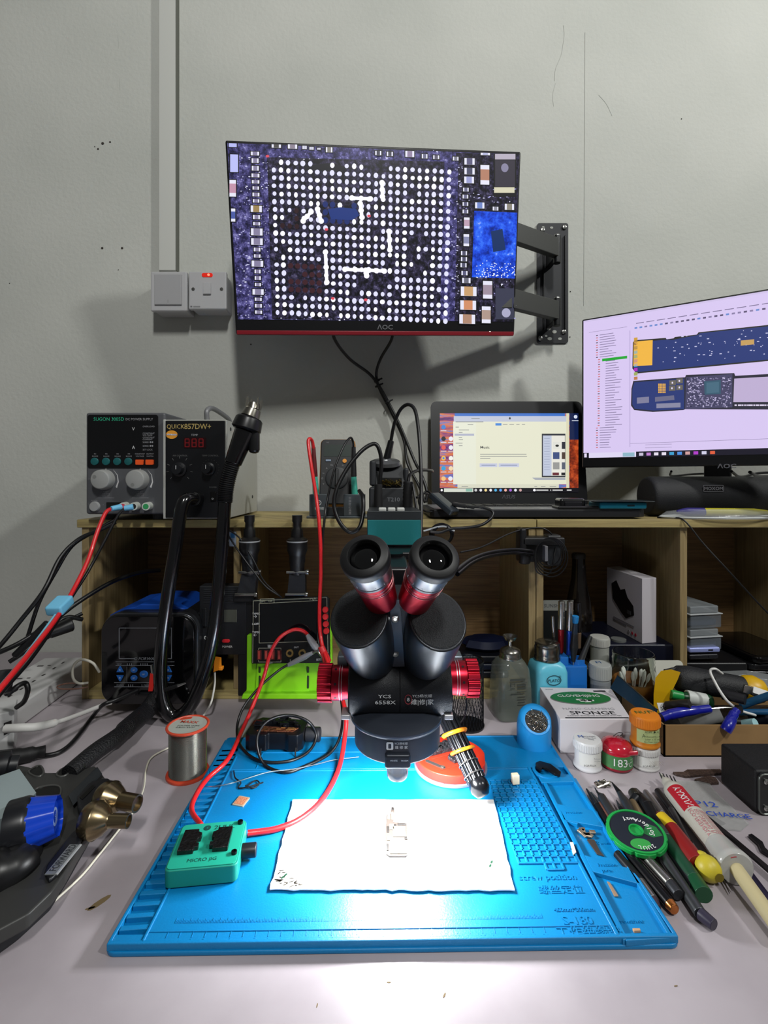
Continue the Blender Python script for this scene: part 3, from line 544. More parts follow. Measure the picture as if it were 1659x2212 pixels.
for k, P in enumerate(([(250, 1128, .81), (215, 1145, .80), (170, 1165, .79), (130, 1205, .77), (95, 1275, .74), (45, 1340, .72), (0, 1395, .70), (-60, 1460, .68)],
                       [(250, 1122, .815), (200, 1150, .80), (155, 1180, .79), (120, 1235, .78), (85, 1300, .77), (60, 1375, .76)],
                       [(345, 1232, .90), (300, 1237, .86), (240, 1258, .81), (170, 1300, .76), (110, 1345, .73), (40, 1390, .70), (-40, 1425, .68)],
                       [(178, 1338, .80), (140, 1335, .78), (95, 1375, .76), (50, 1410, .74), (20, 1430, .73)],
                       [(178, 1325, .80), (150, 1340, .79), (120, 1365, .78), (90, 1385, .77)])):
    cable('mains_cable', [W(*p) for p in P], (.0032, .003, .0036, .0034, .003)[k], kc, ('upper black cord sagging from under the power supply to the left edge', 'black cord from under the power supply ending at the power strip', 'black cord coming out of the left shelf compartment towards the left edge', 'short black cord curling over the power strip', 'black cord bent low beside the left shelf side')[k], 'cord', 'black cords left of the shelf')
# ================================================================ HOT AIR STATION
Y = .79; fx = lambda p, y=.79: W(p, 0, y).x; fz = lambda p, y=.79: W(0, p, y).z
t = thing('hot_air_station', 'black fronted hot air rework station with pale metal sides and red digits', 'soldering station', (fx(421), .9, ZS))
g = G(); g.bx(fx(355), fx(487.5), Y+.003, .985, fz(1121), fz(906), mat('#a3a49d', .5, bump=.1), .001)
g.bx(fx(352), fx(358), Y, Y+.02, fz(1121), fz(906), mat('#b0b1ac', .5), .001)
for x in (-.335, -.272):
    for y in (.83, .96): g.cyl((x, y, ZS), (x, y, fz(1120)), .008, RUB(), n=14)
for y in (.815, .95):
    for z in (.335, .452):
        g.lathe([(.0032, 0), (.0032, .0006), (.002, .001)], mat('#222', .5) if 0 else mat('#222222', .5), T3(fx(487.5), y, z) @ RY(90), 10)
part('case', g, t)
g = G(); g.bx(fx(358), fx(486), Y-.0015, Y+.004, fz(1118), fz(909), mat('#0b0c10', .4), .001)
E_ = T3(0, Y-.0019, 0) @ FRONT; gold = mat('#a8935a', .5); gm = mat('#5c5c5c', .6)
g.text('QUICK', fx(361), fz(926), .0098, gold, E_, sx=.93, bold=.012); g.text('857DW+', fx(399), fz(927), .0122, gold, E_, sx=.92, bold=.012)
g.text('TEMP', fx(421), fz(942), .0046, dw, E_, 'CENTER', bold=.01); g.text('AIR CONTROL', fx(390), fz(986), .0036, gm, E_, 'CENTER'); g.text('TEMP CONTROL', fx(455), fz(986), .0036, gm, E_, 'CENTER'); g.text('POWER', fx(461), fz(1054), .0034, gm, E_, 'CENTER')
for k in range(9):
    a = R(225-k*33.75); x, z = fx(389), fz(1014)
    g.box((0, 0, .0), (.004, .0005, .0007), gm, 0, T3(x+.0195*math.cos(a), Y-.0018, z+.0195*math.sin(a)) @ RY(-math.degrees(a)))
for k in range(16):
    a = R(230-k*18.6); g.box((fx(455)+.014*math.cos(a), Y-.0018, fz(1012)+.014*math.sin(a)), (.0006, .0005, .0006), gm)
fp = part('front_panel', g, t, 'black front panel with gold lettering')
g = G(); g.prism(rrect(fx(398), fx(446), fz(968), fz(945), .001), 0, .0006, mat('#200408', .3), T3(0, Y-.0015, 0) @ FRONT)
rd = em('#6c1014', .8)
for k in range(3):
    x0 = fx(401+k*15); w, h = .0065, .0125; z0 = fz(966)
    for a, b, c, d in ((0, 0, w, .0012), (0, h/2, w, .0012), (0, h, w, .0012), (-.0006, .0004, .0012, h/2), (w-.0006, .0004, .0012, h/2), (-.0006, h/2, .0012, h/2), (w-.0006, h/2, .0012, h/2)):
        g.bx(x0+a, x0+a+c, Y-.0024, Y-.002, z0+b, z0+b+d, rd)
part('digit_display', g, fp, 'dark red seven-segment digits')
g = G(); g.prism(circ(fx(372), fz(939), .0093, 24, .0068), 0, .0004, mat('#d8932e', .5), T3(0, Y-.0016, 0) @ FRONT); g.prism([(fx(361), fz(940)), (fx(382), fz(941)), (fx(383), fz(938)), (fx(363), fz(937))], .0004, .0006, mat('#cfd0dc', .5), T3(0, Y-.0016, 0) @ FRONT)
g.text('QUICK TOOLS', fx(372), fz(940.5), .0028, mat('#4a4a70', .5), T3(0, Y-.0024, 0) @ FRONT, 'CENTER'); part('sticker', g, fp, 'round orange sticker')
for x, z, r in ((389, 1014, .0115), (452, 1013, .0105)):
    g = G(); g.lathe([(r, 0), (r, .003), (r*.75, .004), (r*.68, .014), (0, .0145)], mat('#17181b', .3), T3(fx(x), Y-.0015, fz(z)) @ FRONT, 28); g.box((fx(x), Y-.016, fz(z)+.003), (.0008, .001, .006), wt); part('dial', g, fp)
g = G(); g.bx(fx(456), fx(468), Y-.004, Y, fz(1082), fz(1062), mat('#050505', .3), .001); g.text('O', fx(461), fz(1079), .004, wt, T3(0, Y-.0043, 0) @ FRONT, 'CENTER'); part('power_switch', g, fp)
g = G(); g.tube([W(447, 907, .82), W(447, 888, .82), W(458, 882, .835), W(478, 893, .87), W(494, 906, .90), W(497, 918, .91)], .0042, mat('#77787a', .45, .3), n=12); part('carrying_handle', g, t)
g = G(); g.cyl(W(425, 1078, .79), W(418, 1078, .770), .0125, mat('#0c0c0e', .25), .011, n=20, bev=.001)
hose = mat('#08080a', .2, coat=.5)
g.tube([W(420, 1078, .775), W(402, 1079, .758), W(391, 1105, .75), W(378, 1190, .742), W(362, 1290, .738), W(349, 1400, .735), W(347, 1480, .735), W(359, 1532, .735), W(383, 1548, .735), W(413, 1522, .735), W(440, 1455, .735), W(459, 1380, .738), W(470, 1290, .742), W(478, 1190, .745), W(484, 1110, .745), W(487, 1072, .745)], .0098, hose, n=18, sub=8); part('air_hose', g, t, 'thick glossy black air hose')
g = G(); g.tube([W(486, 1085, .745), W(488, 1060, .745), W(494, 1030, .745), W(503, 1000, .745)], .0105, mat('#0c0c0e', .35), n=18, sub=14, ridge=.14)
A = W(503, 1002, .745); B = W(531, 930, .75); g.cyl(A, B, .0128, hose, .0165, n=28, bev=.002); C = W(540, 902, .752); g.cyl(B, C, .0225, mat('#0d0d0f', .35), .0205, n=28, bev=.003)
g.box(tuple(W(549, 950, .75)), (.016, .018, .042), mat('#0d0d0f', .35), .006, None)
n0 = W(547, 884, .754); n1 = W(549, 871, .755); g.cyl(C, n0, .0145, mat('#77746c', .3, .9), .0125, n=24, bev=.001)
hh = part('hot_air_handle', g, t)
g = G(); g.cyl(n0, n1, .0105, mat('#9a968c', .25, 1), .0085, n=20)
for a in range(4):
    M = frame(n0, n1); g.box((0, 0, 0), (.003, .0015, .016), mat('#9a968c', .25, 1), 0, M @ RZ(a*90) @ T3(.0115, 0, .009))
part('nozzle', g, hh, 'steel nozzle')
# ================================================================ MULTIMETER AND PROBES
MM = T3(W(729, 1096, .935)) @ RX(-14)
t = thing('multimeter', 'black digital multimeter with an orange rim leaning against the wall', 'multimeter', (MM.translation.x, MM.translation.y, ZS))
_s = .935/1060; g = G(MM); h = 147*_s; w = 38*_s
g.prism(rrect(-w, w, 0, h, .009), .001, .022, mat('#b07a3a', .5), FRONT, .003); g.prism(rrect(-w+.0015, w-.0015, .0015, h-.0015, .008), .012, .0245, mat('#1b1d20', .5), FRONT, .002); part('body', g, t)
g = G(MM); g.prism(rrect(-.026, .026, h-.036, h-.012, .002), .0245, .025, mat('#3c4340', .2), FRONT); g.text('XCS', -.022, h-.009, .003, dw, T3(0, -.0252, 0) @ FRONT); part('display', g, t)
g = G(MM); g.lathe([(.0215, 0), (.0215, .002), (.019, .003), (0, .003)], mat('#222528', .45), T3(0, -.0245, h-.078) @ FRONT, 36); g.box((0, -.030, h-.078), (.006, .006, .034), mat('#15171a', .4), .002, T3(0, 0, 0)); part('dial', g, t)
g = G(MM); g.lathe([(.004, 0), (.004, .002), (0, .002)], mat('#e0901e', .4), T3(.014, -.0245, h-.045) @ FRONT, 16); part('button', g, t, 'amber round button')
g = G(MM); g.bx(-.022, -.012, -.0262, -.0242, h-.046, h-.042, mat('#7a8aa0', .5), .0005); part('button', g, t)
g = G(MM)
for k in range(11):
    a = R(205-k*23); g.text(('V', 'Ω', '⏦', 'A', 'Hz', 'µ', 'm', '°C', '~', '–', 'F')[k], .0275*math.cos(a), h-.0795+.0275*math.sin(a), .0045, dw, T3(0, -.0247, 0) @ FRONT, 'CENTER')
part('dial_printing', g, t)
Y = .845; fx = lambda p, y=.845: W(p, 0, y).x; fz = lambda p, y=.845: W(0, p, y).z; stn = mat('#5d6468', .35, .7)
t = thing('probe_stand', 'grey metal probe stand with two pillars in front of the multimeter', 'stand', (fx(729), .86, ZS))
g = G(); g.bx(fx(663), fx(796), Y-.006, .885, ZS, ZS+.004, stn, .001); part('base_plate', g, t)
for x0, x1, s in ((668, 706, 1), (742, 788, 0)):
    g = G(); g.bx(fx(x0), fx(x1), Y, .872, ZS+.004, fz(1068), stn, .001); E_ = T3(0, Y-.0004, 0) @ FRONT
    if s: g.shell([(.0032, 0), (.0041, 0), (.0041, .0003), (.0032, .0003)], wt, T3(fx(689), Y, fz(1086)) @ FRONT, 20); g.text('T', fx(689), fz(1089), .005, wt, E_, 'CENTER'); g.text('维修佬', fx(690), fz(1101), .0055, wt, E_, 'CENTER')
    else:
        for k, q in enumerate('中国匠心品质'): g.text(q, fx(756), fz(1078+k*6.6), .0048, dw, E_, 'CENTER')
    part('pillar', g, t)
g = G(); g.bx(fx(706), fx(742), Y+.004, .868, ZS+.004, fz(1096), mat('#25282a', .4), .001); part('tray', g, t)
teal = mat('#3ba08c', .5)
for nm, x, y0, xt, c in (('red', 681, 1062, 671, '#5c1518'), ('black', 765, 1062, 764, '#1a1a1c')):
    yy = .858; t = thing('test_probe', nm+' handled test probe with a teal grip standing in the probe stand', 'test probe', W(x, 1070, yy), group=None)
    A = W(x+2, 1075, yy); B = W(x-1, 1030, yy); C = W(xt+(6 if nm == 'red' else 0), 965, yy); 
    g = G(); g.cyl(A, B, .0058, teal, .0048, n=16); part('grip', g, t, 'teal grip'); g = G(); g.cyl(B, C, .0052, mat(c, .45), .0036, n=16, bev=.001); part('handle', g, t)
cable('red_probe_lead', [W(677, 968, .857), W(674, 952, .85), W(668, 948, .84), W(666, 960, .835), W(673, 1010, .82), W(684, 1080, .79), W(691, 1150, .775), W(693, 1230, .77), W(690, 1330, .765), W(695, 1390, .75), W(712, 1440, .72), W(735, 1495, .70), W(747, 1545, .665), D(745, 1590, .03), D(732, 1660, .014), D(700, 1722, .011), D(655, 1765, .011), D(600, 1790, .011), D(535, 1800, .012)], .0030, red, 'thick red probe lead hanging past the shelf and curving over the mat to the jig')
cable('black_probe_lead', [W(764, 968, .857), W(762, 952, .85), W(756, 946, .84), W(742, 965, .825), W(722, 1015, .81), W(708, 1075, .80), W(701, 1120, .785), W(696, 1180, .78), W(690, 1280, .775), W(686, 1370, .765), W(700, 1430, .74), W(725, 1470, .72), W(738, 1520, .69), D(737, 1580, .03), D(715, 1625, .014), D(660, 1655, .011), D(615, 1668, .011), D(570, 1650, .012), D(555, 1600, .035), D(575, 1560, .05), D(620, 1545, .052), D(665, 1558, .045), D(683, 1590, .025), D(665, 1625, .013), D(620, 1645, .011), D(560, 1643, .011), D(522, 1615, .013), W(512, 1575, .69), W(525, 1530, .71), W(560, 1485, .73), W(600, 1450, .745), W(622, 1436, .755)], .0019, kc, 'thin black probe lead looping on the far left of the blue mat')
cable('red_clip_lead', [W(664, 1370, .762), W(652, 1362, .757), W(632, 1361, .75), W(604, 1378, .74), W(584, 1412, .735), W(570, 1462, .725), W(548, 1520, .71), W(522, 1580, .675), D(492, 1640, .02), D(450, 1680, .013), D(425, 1715, .012), D(414, 1750, .013), D(435, 1783, .02)], .0028, red, 'red lead arching from the grey clip down to the green jig')
# ================================================================ SOLDERING STATION
Y = .70; fx = lambda p, y=.70: W(p, 0, y).x; fz = lambda p, y=.70: W(0, p, y).z
t = thing('soldering_station', 'teal fronted soldering station with three white buttons above the microscope', 'soldering station', (fx(851), .745, fz(1178)))
g = G(); g.bx(fx(793), fx(910), Y, .795, fz(1178), fz(1104), mat('#33373a', .4, .4), .001); g.bx(fx(794), fx(909), Y-.001, Y+.002, fz(1177), fz(1123), mat('#11696c', .5), .0006); part('case', g, t)
for x in (826, 846, 866):
    g = G(); g.bx(fx(x)-.0055, fx(x)+.0055, Y+.004, Y+.018, fz(1104)-.001, fz(1104)+.0045, mat('#c2c4c0', .4), .0015); part('button', g, t)
g = G(); g.bx(fx(790), fx(905), Y+.012, Y+.02, fz(1196), fz(1178), mat('#2c2e31', .4, .6), .0008)
part('mounting_bracket', g, t)
for x in (850, 883):
    g = G(); g.lathe([(.0045, 0), (.0045, .001), (.003, .002), (.0015, .001)], STEEL(), T3(fx(x), Y+.012, fz(1190)) @ FRONT, 16); part('screw', g, t)
Y = .84; fx = lambda p, y=.84: W(p, 0, y).x; fz = lambda p, y=.84: W(0, p, y).z
t = thing('soldering_iron_stand', 'black plastic soldering iron stand with a brass wool opening, behind the teal station', 'stand', (fx(842), .90, ZS))
bp_ = mat('#2b2d30', .5)
g = G(); g.bx(fx(797), fx(892), Y, .93, ZS, fz(1052), bp_, .004)
g.loft([[(fx(803), Y+.004, fz(1052)), (fx(888), Y+.004, fz(1052)), (fx(888), .92, fz(1052)), (fx(803), .92, fz(1052))], [(fx(812), .87, fz(1001)), (fx(868), .87, fz(1001)), (fx(866), .92, fz(1001)), (fx(812), .92, fz(1001))]], bp_)
g.bx(fx(798), fx(812), Y+.002, .92, fz(1050), fz(994), bp_, .004); g.bx(fx(872), fx(884), Y+.01, .92, fz(1050), fz(1010), bp_, .004)
g.text('T210', fx(850), fz(1083), .0095, mat('#6a6c70', .5), T3(0, Y-.0004, 0) @ FRONT, 'CENTER', 1.1, .02)
hsg = part('housing', g, t)
g = G(); g.bx(fx(820), fx(868), Y-.002, Y+.004, fz(1050), fz(1032), mat('#0a0a0a', .8), .001)
random.seed(2)
for k in range(40):
    x = random.uniform(fx(823), fx(862)); z = random.uniform(fz(1048), fz(1038)); a = random.uniform(0, 3); g.tube([(x, Y-.002, z), (x+.004*math.cos(a), Y-.006, z+.003*math.sin(a)), (x+.005, Y-.002, z-.002)], .0004, mat('#8c7c46', .3, .9), n=4, sub=3)
part('brass_wool', g, hsg, 'brass wool in a dark opening')
g = G(); c = W(833, 1003, .868); g.lathe([(.027, 0), (.025, .006), (.012, .008), (.008, .011), (0, .011)], mat('#77797a', .35, .8), T3(c) @ RX(25), 32, 1, .6); part('iron_collar', g, hsg, 'silver collar')
t2 = thing('soldering_iron', 'black soldering iron standing in its stand with a thick cord', 'soldering iron', c)
g = G(); g.cyl(W(833, 1002, .868), W(845, 952, .87), .0072, mat('#0d0d0f', .3), .0055, n=18, bev=.001); part('handle', g, t2)
g = G(); g.tube([W(844, 955, .87), W(852, 915, .86), W(865, 885, .85), W(882, 874, .84), (W(897, 888, .83)), W(905, 940, .81), W(909, 1010, .79), W(910, 1090, .77), W(908, 1160, .74), W(905, 1230, .72)], .0031, kc, n=10); part('cord', g, t2)
cable('station_cable', [W(822, 1095, .83), W(820, 1050, .82), W(824, 1000, .82), W(818, 968, .82), W(806, 959, .82), W(780, 975, .81), W(748, 1015, .80), W(726, 1060, .79), W(722, 1095, .785), W(735, 1130, .78), W(757, 1150, .78), W(776, 1140, .78), W(784, 1110, .79), W(784, 1075, .80), W(776, 1060, .82)], .0034, kc, 'thick black cable looping left of the soldering station over the shelf edge')
g = G(); g.cyl(W(817, 1096, .80), W(817, 1046, .80), .0072, RUB(), .0066, n=14, bev=.001); solo('cable_connector', g, 'black upright connector on the left front of the iron stand', 'connector')
g = G(); g.tube([W(880, 1098, .80), W(881, 1065, .80), W(882, 1040, .80)], .0075, RUB(), n=14, ridge=.12, sub=7); solo('cable_strain_relief', g, 'black ribbed strain relief on the right front of the iron stand', 'connector')
cable('relief_cable', [W(882, 1042, .80), W(886, 1025, .81), W(905, 1016, .84), W(930, 1016, .88), W(934, 1018, .90)], .0028, kc, 'black cable bending from the ribbed strain relief towards the laptop')
cable('short_lead', [W(882, 1080, .795), W(890, 1045, .80), W(896, 1075, .79), W(900, 1100, .78)], .002, kc, 'short black lead hooked beside the ribbed strain relief')
cable('laptop_charging_cable', [W(900, 1075, .86), W(915, 1066, .88), W(935, 1070, .90), W(945, 1076, .90)], .0022, kc, 'black cable meeting the left side of the laptop')
# hub, plug, small things on the laptop
A = frame(W(941, 1073, .835), W(977, 1104, .815)); g = G(A); L_ = (W(977, 1104, .815)-W(941, 1073, .835)).length
t = thing('usb_hub', 'dark grey slab usb hub resting on the left corner of the laptop', 'usb hub', A.translation)
g.box((0, 0, L_/2), (.026, .011, L_+.012), mat('#343b42', .38, .5), .003, seg=3); part('body', g, t)
g = G(A); g.box((0, 0, L_+.0062), (.014, .006, .0006), mat('#050507', .4)); part('port', g, t)
cable('hub_tail', [W(940, 1078, .84), W(925, 1062, .86), W(912, 1068, .86), W(905, 1085, .85), W(918, 1104, .835), W(945, 1104, .83)], .0018, kc, 'thin black tail cable of the grey usb hub')
g = G(frame(W(985, 1090, .825), W(1010, 1094, .82))); g.box((0, 0, .006), (.014, .007, .024), RUB(), .002); g.box((0, 0, .024), (.009, .005, .014), RUB(), .001); solo('usb_plug', g, 'black usb plug lying beside the grey hub', 'plug')
cable('usb_cable', [W(1008, 1095, .818), W(1040, 1096, .812), W(1063, 1104, .805), W(1062, 1118, .80), W(1040, 1134, .795), W(1005, 1140, .79), W(975, 1142, .79), W(950, 1150, .79), W(930, 1148, .79)], .0024, kc, 'black usb cable looping in front of the laptop over the shelf edge')
g = G(); c = W(1231, 1091, .86); g.box((c.x, c.y, ZS+.026), (.045, .03, .017), mat('#121214', .25, coat=.3), .005, seg=3); g.box((c.x, c.y-.014, ZS+.024), (.03, .006, .01), mat('#1c1c20', .2), .002); solo('earbud_case', g, 'small glossy black case on the laptop beside its screen', 'case')
g = G(); c = W(1255, 1098, .845); g.box((c.x+.01, c.y, ZS+.0195), (.11, .035, .004), mat('#151517', .35), .0015); solo('flat_black_card', g, 'thin black slab lying under the glossy black case', 'slab')
t = thing('smartphone', 'teal smartphone lying flat on the right corner of the laptop', 'phone', W(1335, 1100, .835))
g = G(); a = fx(1292, .83); b = fx(1393, .83); g.bx(a, b, .822, .87, ZS+.0175, ZS+.029, mat('#0e6f86', .35, .3), .003, seg=3); part('body', g, t)
g = G(); m_ = (a+b)/2; g.bx(m_+.006, m_+.018, .8214, .823, ZS+.022, ZS+.0245, mat('#06181c', .4)); part('port', g, t)
g = G(); g.box((fx(1335, .84), .84, ZS+.0305), (.10, .05, .0012), mat('#2a3338', .2), .0005); part('screen_glass', g, t)
# soundbar, marker in its bag
t = thing('soundbar', 'round black soundbar speaker under the right monitor', 'speaker', (.68, .894, ZS))
g = G(); M = T3(.476, .894, ZS+.0365) @ RY(90); g.lathe([(.030, 0), (.034, .002), (.036, .008), (.036, .40), (.03, .405)], mat('#15161a', .6, bump=.4, scale=900), M, 40); part('body', g, t)
g = G(); c = W(1541, 1055, .8575); E_ = T3(0, .8578, 0) @ FRONT; o = rrect(c.x-.018, c.x+.018, c.z-.0058, c.z+.0058, .002)
g.prism(o, 0, .0006, mat('#9a9aa0', .3, .7), E_); g.prism(rrect(c.x-.017, c.x+.017, c.z-.0048, c.z+.0048, .0015), .0006, .0008, mat('#101012', .4), E_)
g.text('MOXOM', c.x, c.z-.0028, .0078, mat('#a8a8ae', .3, .7), T3(0, .8568, 0) @ FRONT, 'CENTER', 1.1, .02); part('badge', g, t, 'silver name badge')
for k, (P, r_) in enumerate((([(1620, 1020, .88), (1635, 1028, .93), (1659, 1030, .97), (1700, 1035, 1.0)], .003), ([(1580, 1018, .9), (1600, 1030, .94), (1640, 1022, .97), (1690, 1020, .98)], .0025), ([(1450, 1018, .9), (1452, 1028, .95), (1500, 1024, .99), (1560, 1022, 1.0)], .002))):
    cable('monitor_cable', [W(*p) for p in P], r_, kc, ('thick black cable behind the stand of the right monitor', 'thinner black cable below the badge of the right monitor', 'thin black cable under the left half of the right monitor')[k], 'cable', 'cables behind the right monitor')
g = G(); c = W(1560, 1108, .845); g.loft([[(c.x+x*q, c.y+y*q, ZS+z) for x, y in circ(0, 0, .105, 36, .035)] for q, z in ((1, .0005), (1.03, .003), (.9, .012), (.5, .0165), (.1, .017))], mat('#b8bcc0', .25, alpha=.28, bump=.5, scale=60)); g.shell([(.1, -.001), (.102, 0), (.1, .001), (.098, 0)], mat('#c8ccc8', .5), T3(c.x, c.y, ZS+.003) @ Matrix.Diagonal((1.05, .35, 1.5, 1)), 40); solo('plastic_bag', g, 'clear oval plastic bag on the shelf edge holding a yellow marker', 'bag')
t = thing('marker_pen', 'yellow marker pen with a purple cap in the oval plastic bag', 'marker', W(1560, 1108, .835))
M = frame(W(1520, 1106, .835), W(1655, 1107, .835)); g = G(M); g.lathe([(.0065, 0), (.0068, .003), (.0068, .085), (.005, .1), (.004, .108)], mat('#b0a81e', .45), None, 20); part('barrel', g, t)
g = G(M); g.lathe([(.0072, .0), (.0072, -.028), (.006, -.035), (.003, -.045), (0, -.047)], mat('#26206a', .45), None, 20); part('cap', g, t, 'purple cap')
cable('thin_cable', [W(1420, 1118, .85), W(1455, 1118, .83), W(1480, 1126, .815), W(1520, 1175, .80), W(1580, 1240, .78), W(1640, 1305, .77), W(1700, 1365, .76)], .0013, kc, 'thin black cord hanging diagonally over the right shelf compartment')
# bagged coil, lamp clamp with coiled wire
g = G(); random.seed(8)
c = W(955, 1155, .80)
for k in range(5): g.tube([(c.x+(.016+k*.0012)*math.cos(R(a))*.9, c.y+.003*k-.004, c.z+(.024+k*.001)*math.sin(R(a))*.6) for a in range(0, 360, 30)], .0018, mat('#101014', .25), n=6, sub=3, closed=True)
g.tube([(c.x-.03, c.y, c.z+.006), (c.x, c.y-.005, c.z+.014), (c.x+.02, c.y, c.z+.006)], .0015, mat('#b0b4b8', .15), n=6); solo('coiled_cable', g, 'coiled black cable in a shiny wrapper hanging below the usb hub', 'cable')
t = thing('lamp_clamp', 'black clamp on the shelf edge with a coil of wire and two flexible necks', 'clamp', W(1160, 1200, .80))
g = G(); g.bx(W(1120, 0, .81).x, W(1212, 0, .81).x, .79, .822, W(0, 1160, .81).z-.012, W(0, 1158, .81).z, BLK(), .003); g.bx(W(1120, 0, .8).x, W(1135, 0, .8).x, .79, .82, W(0, 1215, .8).z, W(0, 1140, .8).z, BLK(), .004)
g.bx(W(1180, 0, .8).x, W(1212, 0, .8).x, .795, .82, W(0, 1222, .8).z, W(0, 1155, .8).z, mat('#1d1f22', .4), .004); g.bx(W(1122, 0, .8).x, W(1200, 0, .8).x, .80, .812, W(0, 1215, .8).z, W(0, 1165, .8).z, BLK(), .004); part('clamp_body', g, t)
g = G(); g.cyl(W(1133, 1218, .795), W(1133, 1190, .795), .009, BLK(), n=18, bev=.002); part('thumb_screw', g, t)
g = G(); g.tube([W(1150, 1190, .79), W(1110, 1187, .77), W(1060, 1193, .72), W(1020, 1207, .66), W(985, 1232, .60)], .0026, kc, n=8); g.tube([W(1150, 1198, .79), W(1110, 1194, .77), W(1062, 1200, .72), W(1022, 1214, .66), W(988, 1240, .60)], .0030, mat('#0c0c0e', .2), n=10); part('flexible_neck', g, t)
g = G(); c = W(1185, 1193, .785)
for k in range(4): g.tube([(c.x+(.020+k*.002)*math.cos(R(a)), c.y-.004*k, c.z+(.022+k*.003)*math.sin(R(a))-.002*k) for a in range(0, 360, 30)], .0010, kc, n=6, sub=3, closed=True)
g.bx(c.x-.011, c.x-.006, c.y-.016, c.y-.002, c.z-.012, c.z+.012, mat('#8a8a8e', .3, .6), .001); part('wire_coil', g, t)
cable('lamp_wire', [W(995, 1193, .70), W(1040, 1182, .74), W(1100, 1153, .78), W(1140, 1142, .80), W(1175, 1142, .80), W(1198, 1165, .80), W(1196, 1210, .79), W(1185, 1240, .79), W(1160, 1235, .79), W(1155, 1205, .79)], .0012, kc, 'thin black wire stretched from the right eyepiece up to the clamp')
# ================================================================ SILICONE MAT
mb = mat('#0472ac', .38, bump=.12, scale=700); ZM = .008
MT = T3(.0062, .537, 0) @ RZ(.86); MTi = MT.inverted()
def ml(px, py, z=ZM): p = MTi @ D(px, py, z); return (p.x, p.y)
t = thing('silicone_repair_mat', 'large bright blue silicone repair mat with moulded trays and slots', 'mat', (.0062, .537, 0), RZ(.86))
g = G(MT); hx, hy = .2255, .1555
g.prism(rrect(-hx, hx, -hy, hy, .008), 0, .0038, mb, None, .001)
g.prism(rrect(-.197, .1755, -hy+.004, .072, .004), .003, ZM, mb, None, .0005)                # work surface
g.prism(rrect(-hx+.003, hx-.003, .0755, hy-.003, .004), .003, ZM, mb, None, .0005)            # far tray field
g.bx(-hx+.002, hx-.002, -hy+.0015, -hy+.005, .003, ZM+.001, mb, .0008)
g.bx(-.198, -.1955, -hy+.003, hy-.05, .003, ZM+.001, mb, .0008); g.bx(.1745, .178, -hy+.003, .075, .003, ZM+.0012, mb, .0008); g.bx(-.195, .174, .0705, .0728, .003, ZM+.001, mb, .0008)
g.bx(-.195, .174, -hy+.012, -hy+.0132, .003, ZM+.0006, mb, .0003); g.bx(hx-.0045, hx-.0015, -hy+.004, hy-.01, .003, ZM+.0006, mb, .0008); g.bx(-hx+.0015, -hx+.0045, -hy+.004, hy-.01, .003, ZM+.0004, mb, .0008)
g.bx(-.2, .22, .148, .1505, .003, ZM+.001, mb, .0008); g.bx(-.165, .13, .112, .1135, .007, ZM+.0008, mb, .0005); g.bx(-.165, -.1635, .078, .112, .007, ZM+.0008, mb, .0005)
part('base', g, t)
g = G(MT)
for k in range(25):
    y = -hy+.014+k*.0112
    if y > .125: break
    g.prism([(-hx+.005, y), (-.1985, y+.0015), (-.1985, y+.006), (-hx+.005, y+.0045)], .003, ZM, mb, None, .0006)
g.bx(-hx+.004, -.1985, -hy+.003, -hy+.011, .003, ZM, mb, .0008); part('slotted_edge', g, t)
def pad(pts, z1=ZM): g.prism([ml(*p) for p in pts], .003, z1, mb, None, .0007)
g = G(MT)
pad([(1204, 1736), (1290, 1752), (1305, 1786), (1218, 1771)]); pad([(1262, 1846), (1362, 1876), (1385, 1910), (1280, 1882)])
pad([(1174, 1690), (1181, 1690), (1358, 2028), (1345, 2030)]); pad([(1238, 1680), (1244, 1680), (1452, 2018), (1444, 2020)]); pad([(1350, 2020), (1440, 2014), (1448, 2026), (1352, 2032)])
pad([(1160, 1672), (1236, 1672), (1245, 1688), (1170, 1690)]); pad([(1218, 1771), (1222, 1771), (1250, 1776), (1248, 1780)])
for x, y in ((1185, 1667),):
    c = ml(x, y); g.shell([(.012, .003), (.0135, .0095), (.0165, .0095), (.018, .003)], mb, T3(c[0]-.002, c[1]+.002, 0), 36)
part('parts_tray', g, t)
g = G(MT)
x0 = .1195; y0 = -.0785; p_ = .0079
for i in range(8): g.bx(x0+i*p_-.0011, x0+i*p_+.0011, y0, y0+16*p_+.0005, .007, ZM+.0014, mb, .0004, seg=1)
for j in range(17): g.bx(x0-.001, x0+7*p_+.001, y0+j*p_-.0011, y0+j*p_+.0011, .007, ZM+.0014, mb, .0004, seg=1)
for i in (3, 4, 5): g.bx(x0+i*p_-.0011, x0+i*p_+.0011, y0-p_, y0, .007, ZM+.0014, mb, .0004, seg=1)
g.bx(x0+3*p_, x0+5*p_, y0-p_-.001, y0-p_+.001, .007, ZM+.0014, mb, .0004, seg=1); part('screw_grid', g, t)
g = G(MT); yr = ml(730, 1990)[1]; yq = ml(730, 2024)[1]
for k in range(251): g.box((-.178+k*.0012, yr+(.0015 if k % 5 else .0024), ZM+.0002), (.00025, .003 if k % 5 else .0045, .0005), mb)
for k in range(31): g.box((-.18+k*.010, yq+.0035, ZM+.0002), (.0003, .0045, .0005), mb)
for k in range(31): g.text(str(k), -.18+k*.010, yq-.004, .0055, mb, T3(0, 0, ZM+.0001), 'CENTER', ext=.0004)
part('ruler_marks', g, t)
g = G(MT); em_ = mb; E_ = T3(0, 0, ZM+.0001)
